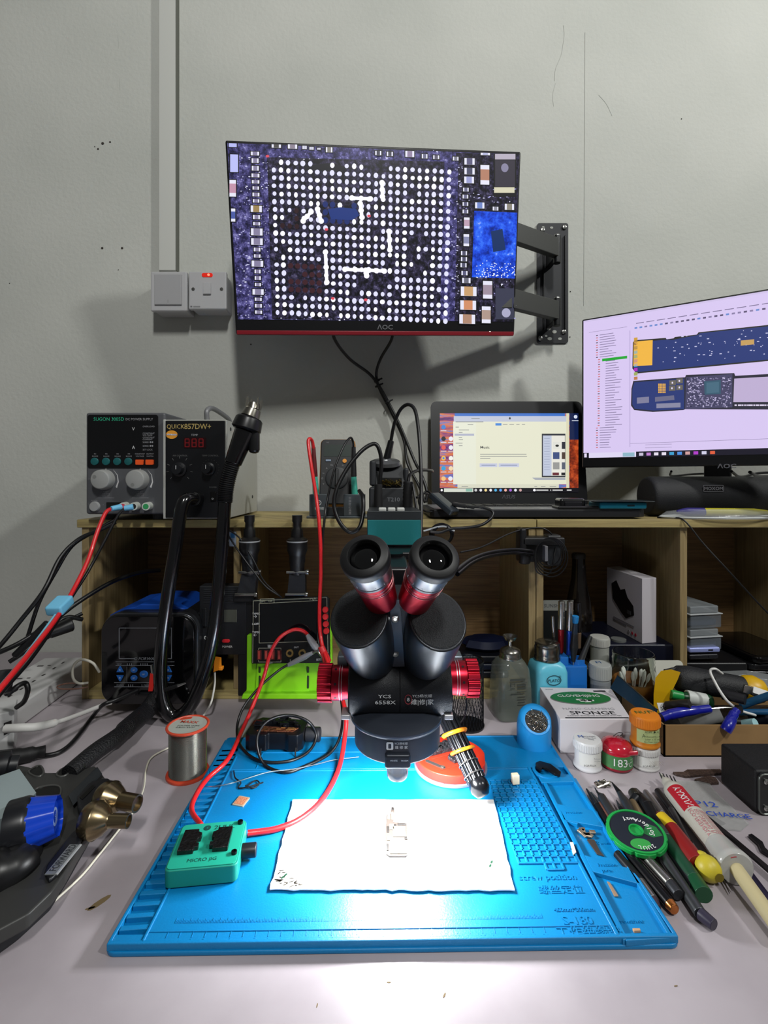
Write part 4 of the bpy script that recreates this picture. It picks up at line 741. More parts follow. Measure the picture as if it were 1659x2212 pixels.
for s, x, y, z in (('screw position', 1122, 1902, .0088), ('螺丝定位', 1165, 1930, .0100), ('450mm*300mm', 1198, 1970, .0052), ('S-180', 1218, 1998, .011), ('工作绝缘垫', 1205, 2024, .0105)):
    q = ml(x, y); g = G(MT); g.text(s, q[0], q[1], z, em_, E_, ext=.0005); part('raised_lettering', g, t)
for s, x, y in (('Precision', 1222, 1758), ('Precision', 1292, 1872), ('parts', 1300, 1884), ('Screwdriver', 1330, 1984), ('Tweezers', 1290, 1816)):
    q = ml(x, y); g = G(MT); g.text(s, q[0], q[1], .0048, em_, T3(0, 0, (ZM if 'P' == s[0] or s == 'parts' else .0038)+.0001), ext=.0005); part('raised_lettering', g, t)
# ================================================================ MICROSCOPE
SX = .0135
t = thing('stereo_microscope', 'black stereo microscope with red and silver eyepieces and red knobs at the centre', 'microscope', (SX, .60, ZM))
ng = mat('#1b1d22', .45, .2, bump=.25, scale=1400); gb = mat('#0e0f12', .33); redm = mat('#a8142a', .33, .75); slv = mat('#8d8f93', .33, .85); dgy = mat('#30353f', .42, .3)
# body with its slanted sides
g = G(); x0, x1 = -.0355, .067; zb, zt = .1335, .186
sec = [(.488, zb+.001), (.484, zb+.006), (.480, zb+.016), (.4795, zb+.026), (.483, zb+.038), (.492, zb+.047), (.505, zt), (.57, zt), (.575, zb), (.50, zb-.001)]
g.loft([[(x, y+.002*(1 if abs(x-(x0+x1)/2) > .05 else 0), z) for y, z in sec] for x in (x0, x0+.0015, (x0+x1)/2-.0003)], ng)
g.loft([[(x, y, z) for y, z in sec] for x in ((x0+x1)/2+.0003, x1-.0015, x1)], ng)
wp_ = mat('#c4c8cc', .5); E_ = T3(0, .4789, 0) @ FRONT
def ft(s, px, py, size, m, al='CENTER', sx=1, bold=0): c = W(px, py, .479); g.text(s, c.x, c.z, size, m, T3(0, .4788, 0) @ RX(2) @ FRONT if 0 else T3(0, .4788, 0) @ FRONT, al, sx, bold)
bd_ = part('body', g, t, 'black textured body')
g = G(); ft('YCS', 831, 1508, .0048, wp_, sx=1.5, bold=.01); ft('6558X', 832, 1521, .0050, wp_, sx=1.5, bold=.01); ft('YCS杨长顺', 912, 1506, .0034, wp_, sx=1.2); ft('维|修|家', 912, 1521, .0058, wp_, sx=1.1)
c = W(882, 1511, .4786); g.shell([(.0042, 0), (.0048, 0), (.0048, .0003), (.0042, .0003)], mat('#8a2a34', .5), T3(c) @ FRONT @ Matrix.Diagonal((.75, 1, 1, 1)), 20); ft('8', 882, 1515, .005, wp_); part('front_lettering', g, bd_, 'white printed lettering')
g = G(); g.loft([[(x, y, z) for y, z in ((.4885, zb+.0015), (.486, zb+.004), (.5, zb-.002), (.5, zb-.0035))] for x in (x0+.001, x1-.001)], mat('#b0aeaa', .3, .9)); part('bottom_trim', g, bd_, 'bright metal trim along the lower edge')
for px in (748, 967):
    g = G(); c = W(px, 1541, .492); g.box(tuple(c), (.009, .018, .005), mat('#bdbdc0', .35, .5), .001); part('foot', g, bd_)
for px in (742, 985):
    g = G(); c = W(px, 1432, .545); g.box(tuple(c), (.012, .02, .022), mat('#7c8690', .35, .7), .002); part('side_bracket', g, bd_, 'bluish metal bracket')
# focus knobs
for s, xa, xb, xc, z in ((-1, -.0355, -.0465, -.0705, .1485), (1, .067, .079, .101, .1535)):
    yk = .532; g = G(); g.cyl((xa, yk, z), (xb+s*.001, yk, z), .0165, redm, .0178, n=40)
    M = frame((xb, yk, z), (xc, yk, z)); g.lathe([(.0178, 0), (.0182, .001), (.0182, .009), (.0176, .0095)], redm, M, 40)
    L_ = abs(xc-xb); pts = []
    for k in range(14):
        a = 360*k/14
        for da, r in ((-9, .0192), (-6, .0202), (6, .0202), (9, .0192), (11, .0182), (14.7, .0182)): pts.append((r*math.cos(R(a+da)), r*math.sin(R(a+da))))
    g.prism(pts, .0095, L_, redm, M, .0004)
    for k in range(7): g.cyl(M @ Vector((.0176*math.cos(k*.9+.3), .0176*math.sin(k*.9+.3), .005)), M @ Vector((.0184*math.cos(k*.9+.3), .0184*math.sin(k*.9+.3), .005)), .0014, mat('#1a0508', .5), n=10)
    for q in (-.002, .0005): g.shell([(.0180, q), (.0186, q), (.0186, q+.0006), (.0180, q+.0006)], mat('#d8c0c4', .3, .8), M, 40)
    part('focus_knob', g, t, 'red anodised focus knob')
# binocular housings and eyepieces
tex = mat('#26282b', .55, bump=.9, scale=900)
for s, ecx, ecy, px0, py0 in ((-1, 787, 1200, 776, 1332), (1, 940, 1202, 945, 1338)):
    ax = Vector((-s*.17, .76, -.64)).normalized(); E0 = W(ecx, ecy, .40)
    fr = Matrix.Translation(E0) @ ax.to_track_quat('Z', 'Y').to_matrix().to_4x4()
    # housing: stacked ovals along the tube axis, drawn in towards the body
    ah = Vector((-s*.12, .72, -.69)).normalized(); P0 = W(px0, py0, .452)
    q = ah.to_track_quat('Z', 'Y').to_matrix().to_4x4()
    def oval(c, rx, ry, n=40, M=q): return [tuple(c+(M.to_3x3() @ Vector((rx*math.cos(2*PI*i/n), ry*math.sin(2*PI*i/n), 0)))) for i in range(n)]
    g = G(); foot = W(812 if s < 0 else 916, 1430, .50)
    secs = [oval(P0-ah*.0005, .0255, .0290), oval(P0+ah*.001, .0272, .0308), oval(P0+ah*.014, .0275, .0305)]
    for k in range(1, 7):
        u = k/6; c = (P0+ah*.014).lerp(foot+Vector((0, .01, -.004)), u); w = math.sqrt(max(0, 1-(u*.86)**2)); secs.append(oval(c, .0275*(.45+.55*w), .0305*(.35+.65*w)))
    g.loft(secs, mat('#3a3c40', .34, .75)); ph = part('prism_housing', g, t, 'metallic black prism housing')
    g = G(); g.loft([oval(P0-ah*.0022, .0238, .0272), oval(P0-ah*.0006, .0252, .0288), oval(P0+ah*.0006, .0252, .0288)], tex); part('housing_cover', g, ph, 'textured black cover plate')
    g = G(fr); g.lathe([(.0172, .031), (.018, .0314), (.0178, .039), (.0174, .0392), (.0177, .0395), (.0175, .0422), (.0170, .0424), (.0173, .0428), (.0164, .060), (.0155, .078)], redm, None, 48)
    for z in (.0353, .0402, .0430): g.shell([(.0168, z), (.01815-(z-.035)*.05, z), (.01815-(z-.035)*.05, z+.0004), (.0168, z+.0004)], mat('#e0b8bc', .25, .8), None, 48)
    et = part('eyepiece_tube', g, t, 'red anodised eyepiece tube')
    g = G(fr); g.shell([(.0134, -.0012), (.0142, -.0022), (.0192, -.0012), (.0208, .001), (.0208, .0085), (.0192, .0105), (.0130, .0105), (.0132, .003)], mat('#121214', .5), None, 48); part('eyecup', g, et, 'black rubber eyecup')
    g = G(fr); g.lathe([(.0133, .0050), (.0118, .0032), (.008, .0016), (.004, .0009), (0, .0007)][::-1]+[(.0131, .009)], mat('#020203', .03, coat=1), None, 40); part('lens', g, et, 'dark reflecting lens')
    g = G(fr); g.lathe([(.0178, .009), (.0186, .010), (.0184, .0265), (.0178, .027), (.0178, .0276), (.0183, .028), (.0181, .031), (.0172, .0312)], slv, None, 48)
    for k in range(10): 
        a = R(-140+k*26); g.box((0, 0, 0), (.0005, .0003, .0026 if k % 2 else .0036), wp_, 0, T3(.0185*math.cos(a), .0185*math.sin(a), .0248) @ Matrix.Rotation(a+PI/2, 4, 'Z'))
    part('diopter_ring', g, et, 'silver dioptre ring')
# centre bridge
g = G(); A = [W(838, 1300, .455), W(884, 1300, .455), W(892, 1432, .492), W(828, 1432, .492)]; b_ = Vector((0, .05, .005))
g.loft([[A[0], A[1], A[1]+b_, A[0]+b_], [A[3], A[2], A[2]+b_, A[3]+b_]], ng)
A = [W(853-10, 1296, .452), W(853+11, 1296, .452), W(874, 1440, .489), W(842, 1440, .489)]; b_ = Vector((0, .01, .002)); g.loft([[A[0], A[1], A[1]+b_, A[0]+b_], [A[3], A[2], A[2]+b_, A[3]+b_]], mat('#24262b', .45, .3))
A = [W(770, 1365, .50), W(960, 1365, .50)]; g.bx(A[0].x, A[1].x, .50, .56, .178, .205, gb, .004)
cb = part('centre_bridge', g, t)
for py, yy in ((1338, .4615), (1412, .4815)):
    g = G(); c = W(854, py, yy-.001); M = T3(c) @ RX(60); g.lathe([(.0034, -.002), (.0034, .001), (.0018, .0012), (.0016, .0002), (0, .0002)], mat('#b8bcc0', .2, 1), M, 20); part('screw', g, cb, 'bright socket screw')
# light ring
g = G(); g.lathe([(.044, .1300), (.044, .1265), (.0425, .1245), (.036, .1335)][::-1], dgy, T3(SX, .50, 0), 56)
g.lathe([(.030, .137), (.040, .1345), (.046, .131), (.0462, .1285), (.0445, .1265)], dgy, T3(SX-.001, .50, 0), 56); part('upper_disc', g, t)
g = G(); g.shell([(.0425, .1268), (.0432, .1262), (.0432, .1045), (.0418, .1025), (.030, .1018), (.030, .1268)], dgy, T3(SX, .50, 0), 56); g.shell([(.0436, .1262), (.0443, .1262), (.0443, .1268), (.0436, .1268)], mat('#b0b6c0', .3, .8), T3(SX, .50, 0), 56); lr = part('light_ring', g, t, 'dark grey ring lamp')
g = G(); g.shell([(.0305, .1002), (.038, .1002), (.038, .1012), (.0305, .1012)], em('#f4f8ff', 9), T3(SX, .50, 0), 40); part('led_ring', g, lr, 'glowing LED ring')
g = G(); a = W(831, 0, .455).x; b = W(887, 0, .455).x; z1 = W(0, 1629, .455).z; z0 = W(0, 1661, .455).z; g.bx(a, b, .4535, .466, z0, z1, mat('#262b34', .35, .3), .0025); g.text('WHITE', a+.005, z1-.006, .0022, wp_, T3(0, .4533, 0) @ FRONT); g.text('WARM', b-.009, z1-.006, .0022, wp_, T3(0, .4533, 0) @ FRONT); part('lamp_switch', g, lr, 'dark lamp switch block')
g = G(); c = W(842, 1612, .4565); g.prism(rrect(c.x-.0032, c.x+.0032, c.z-.0035, c.z+.0035, .0012), 0, .0004, wp_, T3(0, .457, 0) @ FRONT); g.prism(rrect(c.x-.0014, c.x+.0014, c.z-.0022, c.z+.0022, .0008), .0004, .0006, dgy, T3(0, .457, 0) @ FRONT)
g.text('YCS杨长顺', W(852, 0, .457).x, W(0, 1608, .457).z, .0026, wp_, T3(0, .4566, 0) @ FRONT); g.text('维 修 家', W(853, 0, .457).x, W(0, 1617, .457).z, .0034, wp_, T3(0, .4566, 0) @ FRONT); part('ring_lettering', g, lr, 'white printed lettering')
g = G(); g.shell([(.0085, .105), (.0098, .105), (.0098, .076), (.0106, .0745), (.0106, .069), (.0092, .067), (.0085, .069)], mat('#3c3e42', .25, .9), T3(SX, .498, 0), 36); g.lathe([(.0088, .071), (0, .0705)], mat('#0a0a14', .05), T3(SX, .498, 0), 24); part('objective', g, t, 'silver objective barrel')
# arm behind
g = G(); g.cyl((SX, .645, ZM), (SX, .645, .272), .0115, mat('#101114', .3, .5), n=28); g.cyl((SX, .645, ZM), (SX, .645, ZM+.012), .024, BLK(), n=32, bev=.003)
part('pole', g, t)
g = G(); g.bx(SX-.022, SX+.022, .545, .66, .19, .245, gb, .006); g.bx(SX-.016, SX+.016, .56, .655, .245, .268, gb, .004); g.bx(SX-.03, SX+.03, .65, .70, .262, .272, gb, .002); part('focus_arm', g, t)
# ================================================================ ON THE MAT
g = G(); random.seed(4); P = []; C4 = [(632, 1729), (1066, 1729), (1112, 1925), (583, 1923)]
for a in range(4):
    p, q = Vector(C4[a]), Vector(C4[(a+1) % 4]); n = (14, 12, 40, 16)[a]
    for k in range(n): v = p.lerp(q, k/n); j = .8 if a == 0 else 1.8; v = v+Vector((random.uniform(-j, j), random.uniform(-j, j)))*(k > 0); P.append(tuple(D(v.x, v.y, ZM+.0015))[:2])
g.prism(P, ZM+.0015, ZM+.0025, mat('#eceef0', .35, bump=.2, scale=150)); random.seed(6)
for k in range(40):
    x = random.uniform(592, 650); y = random.uniform(1880, 1915)
    if x > 592+(1925-y)*.2 and (x-592)+(1915-y)*1.2 < 62: p = D(x, y, ZM+.0026); g.prism(circ(0, 0, random.uniform(.0008, .003), 8, .0006), 0, .0001, mat(random.choice(('#3a362e', '#504a42', '#2a261e')), .6), T3(p) @ RZ(random.uniform(-30, 60)))
for x, y in ((617, 1890), (611, 1895), (1062, 1862), (1059, 1870)): g.prism(circ(0, 0, .0022, 8, .001), 0, .0002, mat('#053c24', .6), T3(D(x, y, ZM+.0026)) @ RZ(55))
solo('reflective_work_sheet', g, 'brightly lit white work sheet with worn jagged edges under the microscope', 'sheet')
t = thing('phone_logic_board', 'tiny L-shaped phone circuit board on the lit white sheet', 'circuit board', D(858, 1800, ZM+.0026))
ZP = ZM+.0026; pb = [(835, 1762), (844, 1760), (845, 1747), (852, 1747), (850, 1778), (879, 1781), (880, 1812), (884, 1818), (881, 1848), (877, 1852), (841, 1852), (834, 1847), (836, 1830), (832, 1818), (833, 1790)]
g = G(); g.prism([tuple(D(x, y, ZP))[:2] for x, y in pb], ZP, ZP+.0014, mat('#241b14', .6)); part('board', g, t)
random.seed(9)
for x, y, w, h, c in ((840, 1767, 6, 12, '#6a6458'), (848, 1766, 4, 16, '#6a6458'), (848, 1750, 5, 5, '#120d0a'), (862, 1800, 26, 22, '#6a6458'), (860, 1834, 34, 28, '#6a6458'), (846, 1790, 10, 12, '#6a6458'), (838, 1795, 5, 12, '#120d0a'), (868, 1784, 18, 3, '#120d0a'), (853, 1787, 6, 5, '#120d0a'), (877, 1814, 5, 5, '#120d0a'), (840, 1816, 9, 7, '#6a6458'), (837, 1834, 4, 14, '#120d0a')):
    g = G(); a = D(x-w/2, y+h/2, ZP); b = D(x+w/2, y-h/2, ZP); g.bx(a.x, b.x, a.y, b.y, ZP+.001, ZP+.0022, mat(c, .4, .1), .0002, seg=1); part('chip', g, t)
# green jig
JM = T3(-.166, .464, ZM) @ RZ(7); t = thing('board_jig', 'small green board-holding jig with two black clamps on the left of the mat', 'jig', JM.translation, RZ(7))
gr = mat('#178372', .4); g = G(JM); g.prism(rrect(-.0315, .0315, -.030, .029, .005), .001, .0165, gr, None, .001); g.prism(rrect(-.030, .030, -.0285, .0275, .004), .0165, .0172, mat('#1f9880', .35), None, .0002)
dk_ = mat('#123c38', .5); g.text('2UUL', .001, .0175, .0075, dk_, T3(0, 0, .0174), sx=1.1, bold=.01); g.lathe([(.0034, 0), (.0034, .0003)], dk_, T3(-.0055, .0203, .0172), 16); g.text('T', -.0055, .0184, .0046, gr, T3(0, 0, .0176), 'CENTER'); g.text('MICRO JIG', -.001, -.0225, .0056, dk_, T3(0, 0, .0174), 'CENTER')
part('body', g, t)
for x in (-.0165, .0115):
    g = G(JM); pts = [(-.0085, -.013), (.0055, -.013), (.0055, -.009), (.009, -.009), (.009, -.004), (.0065, -.004), (.0065, .002), (.009, .002), (.009, .009), (.005, .011), (.005, .0145), (-.0085, .0145)]
    g.prism([(p[0]*(1 if x < 0 else -1), p[1]) for p in pts], .0172, .0215, mat('#0b0b0c', .22, bump=.8, scale=260), T3(x, 0, 0), .0006); part('clamp_jaw', g, t)
for x, y in ((.0255, .0235), (.0265, -.0165)):
    g = G(JM); g.lathe([(.0026, .0172), (.0026, .0195), (.0014, .0197), (.0012, .0185), (0, .0185)], mat('#101012', .25, .5), T3(x, y, 0), 16); part('screw', g, t)
g = G(JM); g.cyl((.031, -.004, .0095), (.045, -.004, .0095), .0062, mat('#15171b', .4), n=24, bev=.001); part('knob', g, t)
p = D(521, 1732, ZM); g = G(T3(p) @ RZ(-14)); g.prism(rrect(-.0068, .0068, -.0078, .0078, .001), 0, .0012, mat('#b8a890', .4, .3), None, .0002); g.prism(rrect(-.0055, .0055, -.0062, .0062, .001), .0012, .0015, mat('#b87858', .5, bump=.5, scale=600))
solo('shielded_chip', g, 'small coppery square chip lying on the left of the blue mat', 'chip')
# wires on the mat
cable('solder_wire', [D(440, 1700, .006), D(470, 1698, .010), D(500, 1692, .012), D(530, 1683, .012), D(580, 1668, .014), D(630, 1662, .013), D(680, 1652, .012), D(720, 1642, .013), D(775, 1635, .012)], .0006, mat('#b8c4c8', .25, .9), 'thin silvery solder wire running from the spool over the mat', 'wire', n=6)
cable('wire_offcut', [D(505, 1665, .010), D(508, 1680, .0105), D(520, 1690, .010), D(515, 1702, .009), D(535, 1700, .0125), D(560, 1693, .012), D(568, 1690, .010)], .0008, RUB(), 'short curly black wire offcut on the far left of the mat', 'wire', n=6)
cable('wire_loop', [D(535, 1697, .0095), D(552, 1686, .010), D(560, 1692, .010), D(548, 1702, .010), D(530, 1697, .0115)], .0008, RUB(), 'tiny black wire loop beside the curly offcut on the mat', 'wire', n=6)
for k in range(3):
    a = ml(548, 1697)
t = thing('board_holder', 'black metal board holder with worn copper patches at the far left of the mat', 'board holder', D(600, 1625, ZM))
HM = T3(-.142, .668, ZM) @ RZ(-3); g = G(HM)
g.prism([(-.040, -.022), (-.034, -.026), (-.012, -.026), (-.009, -.021), (.013, -.021), (.018, -.025), (.030, -.025), (.036, -.018), (.036, .018), (-.030, .022), (-.040, .012)], .004, .026, mat('#111216', .3, .3), None, .0015); part('body', g, t)
g = G(HM); random.seed(12)
g.prism([(-.026, -.018), (.022, -.018), (.028, -.008), (-.020, -.006)], .026, .0275, mat('#7a4a34', .35, .6, bump=1, scale=300, var=.5), None, .0004)
for k in range(26):
    x = random.uniform(-.03, .03); y = random.uniform(-.006, .018); g.box((x, y, .028), (random.uniform(.003, .012), random.uniform(.002, .006), random.uniform(.002, .007)), mat(random.choice(('#15161a', '#1c1d22', '#0c0c0e')), .15, .4), .0008, None)
for k in range(8): x = random.uniform(.0, .025); g.box((x, -.014+random.uniform(-.003, .003), .0285), (.006, .0015, .0015), mat('#b07a48', .3, .7), .0003)
part('worn_top', g, t, 'worn top with coppery patches')
g = G(HM); g.cyl((.036, .0, .015), (.056, .0, .015), .0095, mat('#1a1b20', .45), n=24, bev=.0012); part('knob', g, t)
for x in (-.018, .028): 
    g = G(HM); g.tube([(x, -.024, .010), (x, -.028, .004), (x+.001, -.030, .0012)], .001, RUB(), n=6); part('pin', g, t)
# red round jig
c = Vector((.0835, .617)); M = T3(c.x, c.y, ZM) @ RZ(24); t = thing('round_jig', 'red round jig with dark clamps under the banded black handle', 'jig', M.translation, RZ(24)); rj = mat('#c8321e', .4)
g = G(M); g.prism(circ(0, 0, .0455, 56), 0, .004, mat('#8c93a8', .35, .4), None, .0008); g.prism([(x, y) for x, y in circ(0, 0, .0440, 60) if not (x > .030 and y < -.016)], .004, .0145, rj, None, .0012)
g.bx(-.026, .03, .0, .003, .0145, .0152, rj, .0004); g.bx(-.03, .01, -.0245, -.0235, .0145, .0152, rj, .0003); part('body', g, t)
g = G(M); dj = mat('#3c3c40', .35, .4, bump=1, scale=300, var=.5); g.prism([(-.033, .006), (.026, .006), (.024, .013), (.02, .022), (-.012, .024), (-.03, .016)], .0145, .0195, dj, None, .0008)
for k in range(12): g.box((random.uniform(-.028, .02), random.uniform(.008, .02), .0205), (.006, .004, .003), dj, .0006)
part('rear_clamp', g, t)
g = G(M); g.prism([(-.006, -.019), (.02, -.019), (.022, -.014), (.024, -.004), (-.004, -.004), (-.009, -.008)], .0145, .019, dj, None, .0008); part('front_clamp', g, t)
g = G(M @ T3(-.028, -.011, 0) @ RZ(-62)); g.prism(rrect(-.014, .014, -.0024, .0024, .0022), .0145, .0152, mat('#55504e', .4, .5)); g.box((.0105, 0, .0156), (.004, .004, .0016), mat('#6c6860', .3, .6), .0004); part('slot', g, t)
g = G(M @ T3(.014, -.025, 0) @ RZ(-40)); g.prism(rrect(-.006, .006, -.001, .001, .0009), .0145, .0154, mat('#2a2426', .5)); part('slot', g, t)
# banded handle
A = W(962, 1540, .60); B = W(1041, 1712, .535); B.z = max(B.z, .026); t = thing('banded_handle', 'black ribbed handle with two orange rubber bands slanting over the red round jig', 'tool', B)
L_ = (B-A).length; fr = frame(A, B)
g = G(fr); g.lathe([(.0095, -.01), (.0095, L_*.35), (.0092, L_*.36), (.0092, L_*.86), (.0103, L_*.87), (.0112, L_*.92), (.0108, L_*.97), (.007, L_+.003), (0, L_+.004)], mat('#0e0f12', .22, .2), None, 36)
for k in range(12): a = 2*PI*k/12; g.cyl((.0094*math.cos(a), .0094*math.sin(a), L_*.02), (.0094*math.cos(a), .0094*math.sin(a), L_*.86), .0018, mat('#131417', .2, .2), n=8)
part('grip', g, t)
for u, r in ((.27, .0135), (.28, .0128), (.50, .0125)):
    g = G(fr @ T3(0, 0, L_*u) @ RX(14)); g.tube([((r+.0006)*math.cos(R(a)), (r+.0006)*math.sin(R(a)), 0) for a in range(0, 360, 30)], .0019, mat('#f0901c', .4), n=8, sub=3, closed=True); part('rubber_band', g, t, 'orange rubber band')
for u in (.66, .80):
    g = G(fr @ T3(0, 0, L_*u)); g.tube([(.0115*math.cos(R(a)), .0115*math.sin(R(a)), 0) for a in range(0, 360, 30)], .0007, mat('#a8a8a8', .2, .9), n=6, sub=3, closed=True); part('steel_ring', g, t)
# eraser cube, tray contents
g = G(T3(D(1113, 1692, ZM+.0014)) @ RZ(8)); g.box((0, 0, .0055), (.0085, .007, .011), mat('#e6d9bc', .6), .0008); solo('foam_block', g, 'small cream foam block standing on the far edge of the screw grid', 'block')
def flat(name, pts, z, h, m, label, cat, bev=.0002):
    g = G(); g.prism([tuple(D(x, y, z))[:2] for x, y in pts], z, z+h, m, None, bev); return solo(name, g, label, cat)
flat('metal_clip', [(1157, 1652), (1166, 1648), (1190, 1655), (1212, 1672), (1210, 1679), (1198, 1676), (1180, 1664), (1172, 1662), (1168, 1668), (1158, 1660)], .0096, .003, mat('#1c1d20', .25, .6), 'dark bent metal clip across the round well of the mat', 'clip', .0005)
flat('metal_tag', [(1267, 1813), (1283, 1814), (1291, 1845), (1306, 1850), (1290, 1841)][:0] or [(1270, 1814), (1284, 1816), (1296, 1840), (1305, 1851), (1290, 1847), (1268, 1816)], .0041, .0012, mat('#5d5550', .35, .7), 'brown knife blade lying in the middle tray of the mat', 'blade')
t = thing('crumpled_foil', 'crumpled silvery foil scrap at the top of the brown blade in the tray', 'foil', D(1266, 1802, .0041)); g = G(T3(D(1266, 1803, .0041)) @ RZ(-50)); random.seed(21)
for k in range(9): g.box((random.uniform(-.007, .007), random.uniform(-.004, .004), .0018), (.006, .004, .0022), mat('#b8a48e', .25, .8), .0006, RZ(random.uniform(-60, 60)))
part('folds', g, t)
flat('metal_scrap', [(1311, 1906), (1317, 1908), (1334, 1934), (1336, 1938), (1327, 1938)], .0041, .0012, mat('#c8a888', .3, .7), 'short coppery metal scrap in the front tray of the mat', 'scrap')
flat('tray_scrap', [(1366, 2010), (1382, 2010), (1384, 2015), (1370, 2016)], .0041, .002, mat('#b08a68', .5), 'tiny brown scrap in the front corner of the tray', 'scrap')
flat('tray_crumb', [(1231, 1820), (1238, 1820), (1245, 1842), (1238, 1848)], ZM+.0012, .0006, mat('#c8bcb0', .6), 'pale residue smear beside the screw grid', 'residue')
# blue wool holder
BP = D(1157, 1612, ZM); BM = T3(BP.x, D(1157, 1625, ZM).y+.0225, ZM); t = thing('tip_cleaner', 'blue round tip cleaner with steel wool on the far right corner of the mat', 'tip cleaner', BM.translation); bc = mat('#1a86c8', .4)
g = G(BM); secs = []
for z, r, dy, tl_ in ((0, .0225, 0, 0), (.012, .0228, 0, 0), (.022, .0228, -.0005, 6), (.030, .0224, -.002, 18), (.036, .0215, -.004, 30), (.0375, .0205, -.0075, 40), (.0365, .0185, -.011, 44), (.0362, .0152, -.0118, 44), (.0345, .0148, -.0102, 44)):
    M = T3(0, dy, z) @ RX(tl_); secs.append([M @ Vector((r*math.cos(2*PI*i/40), r*math.sin(2*PI*i/40), 0)) for i in range(40)])
g.loft(secs, bc); part('shell', g, t)
g = G(BM); M = T3(0, -.0108, .0352) @ RX(44); g.lathe([(.0149, -.001), (.0149, 0), (.012, .0006), (0, .0008)], mat('#2a2826', .8), M, 28); random.seed(1)
for k in range(130):
    a = random.uniform(0, 2*PI); r = .0128*math.sqrt(random.random()); p = Vector((r*math.cos(a), r*math.sin(a), .0008)); q = p+Vector((random.uniform(-.004, .004), random.uniform(-.004, .004), random.uniform(.0005, .003))); w = q+Vector((random.uniform(-.003, .003), random.uniform(-.003, .003), -.001))
    g.tube([M @ p, M @ q, M @ w], .0003, mat(random.choice(('#c8c0b0', '#8a8278', '#e0dcd0')), .2, 1), n=4, sub=3)
part('steel_wool', g, t, 'steel wool')
# ================================================================ INSIDE AND IN FRONT OF THE SHELF
Y = .765; fx = lambda p, y=.765: W(p, 0, y).x; fz = lambda p, y=.765: W(0, p, y).z
t = thing('preheat_station', 'rounded black station with blue keys and a blue top handle in the left shelf', 'soldering station', (fx(320), .88, .0157))
cx_, w2 = fx(319), fx(422)-fx(319); zb, zt = fz(1524), fz(1329)
g = G(); g.prism(rrect(cx_-w2, cx_+w2, max(zb, .0158), zt, .026, 8), -.93, -Y-.006, mat('#1a1b1e', .35, .2), Matrix.Identity(4) @ FRONT, .003)
g.prism(rrect(cx_-w2-.001, cx_+w2+.001, max(zb, .0158), zt+.001, .027, 8), -Y-.02, -Y-.008, mat('#4c4f54', .28, .7), FRONT, .002); part('shell', g, t)
g = G(); g.prism(rrect(cx_-w2+.002, cx_+w2-.002, max(zb, .0158)+.002, zt-.002, .024, 8), -Y-.008, -Y, mat('#060608', .12, coat=.5), FRONT, .001)
E_ = T3(0, Y-.0003, 0) @ FRONT; sl = mat('#8c9098', .4, .4); ZR = lambda p: fz(p)
for a, b, c, d in ((257, 1356, 371, 1357.2), (257, 1422, 292, 1423.2), (345, 1422, 371, 1423.2), (257, 1356, 258.2, 1423), (370, 1356, 371.2, 1423), (250, 1429, 377, 1430), (250, 1437, 377, 1438), (247, 1474, 377, 1475), (247, 1483, 377, 1484), (274, 1440, 274.6, 1473)):
    g.bx(fx(a), fx(c), Y-.0004, Y-.0001, fz(d), fz(b), sl)
g.text('© FORWARD', fx(289), fz(1426), .0068, sl, E_, shear=.25); g.text('TEMP        ▮▮▮            ▮▮▮▮', fx(252), fz(1436), .0033, sl, E_); g.text('POWER      ▮▮▮            ▮ PRESET', fx(252), fz(1481.5), .0033, sl, E_)
gp = part('glass_panel', g, t, 'glossy black control panel')
bl = mat('#1c5aa8', .4)
for x, y, k in ((260, 1446, 0), (260, 1464, 1), (364, 1446, 0), (364, 1464, 1), (290, 1447, 2), (290, 1464, 2), (311, 1456, 3)):
    g = G(); r = .0058
    if k < 2: s_ = 1 if k == 0 else -1; g.prism([(fx(x)-r, fz(y)-s_*r*.7), (fx(x)+r, fz(y)-s_*r*.7), (fx(x)+.001, fz(y)+s_*r*.9), (fx(x)-.001, fz(y)+s_*r*.9)], 0, .0012, bl, T3(0, Y, 0) @ FRONT, .0004)
    else: g.prism(circ(fx(x), fz(y), .0055 if k == 2 else .0066, 20, .0044 if k == 2 else .0056), 0, .0012, bl, T3(0, Y, 0) @ FRONT, .0004)
    g.text('▲▼●●'[k] if k < 2 else 'SET', fx(x), fz(y)-.001, .0026, wt, T3(0, Y-.0014, 0) @ FRONT, 'CENTER'); part('key', g, gp, 'blue key')
g = G(); c = (fx(297), Y-.001, fz(1498)); g.box(c, (.006, .002, .005), mat('#15161a', .4), .0006); g.bx(fx(300), fx(340), Y-.006, Y, fz(1502), fz(1493), mat('#101114', .3), .002); part('socket', g, gp)
g = G(); P = [(235, 1330), (262, 1315), (292, 1311), (303, 1305), (375, 1306), (387, 1312), (410, 1318), (424, 1328), (424, 1345), (410, 1332), (240, 1332)]
g.prism([(W(x, y, .80).x, W(x, y, .80).z) for x, y in P], -.90, -.80, mat('#0e3f96', .4), FRONT, .002); part('top_handle', g, t, 'blue top handle')
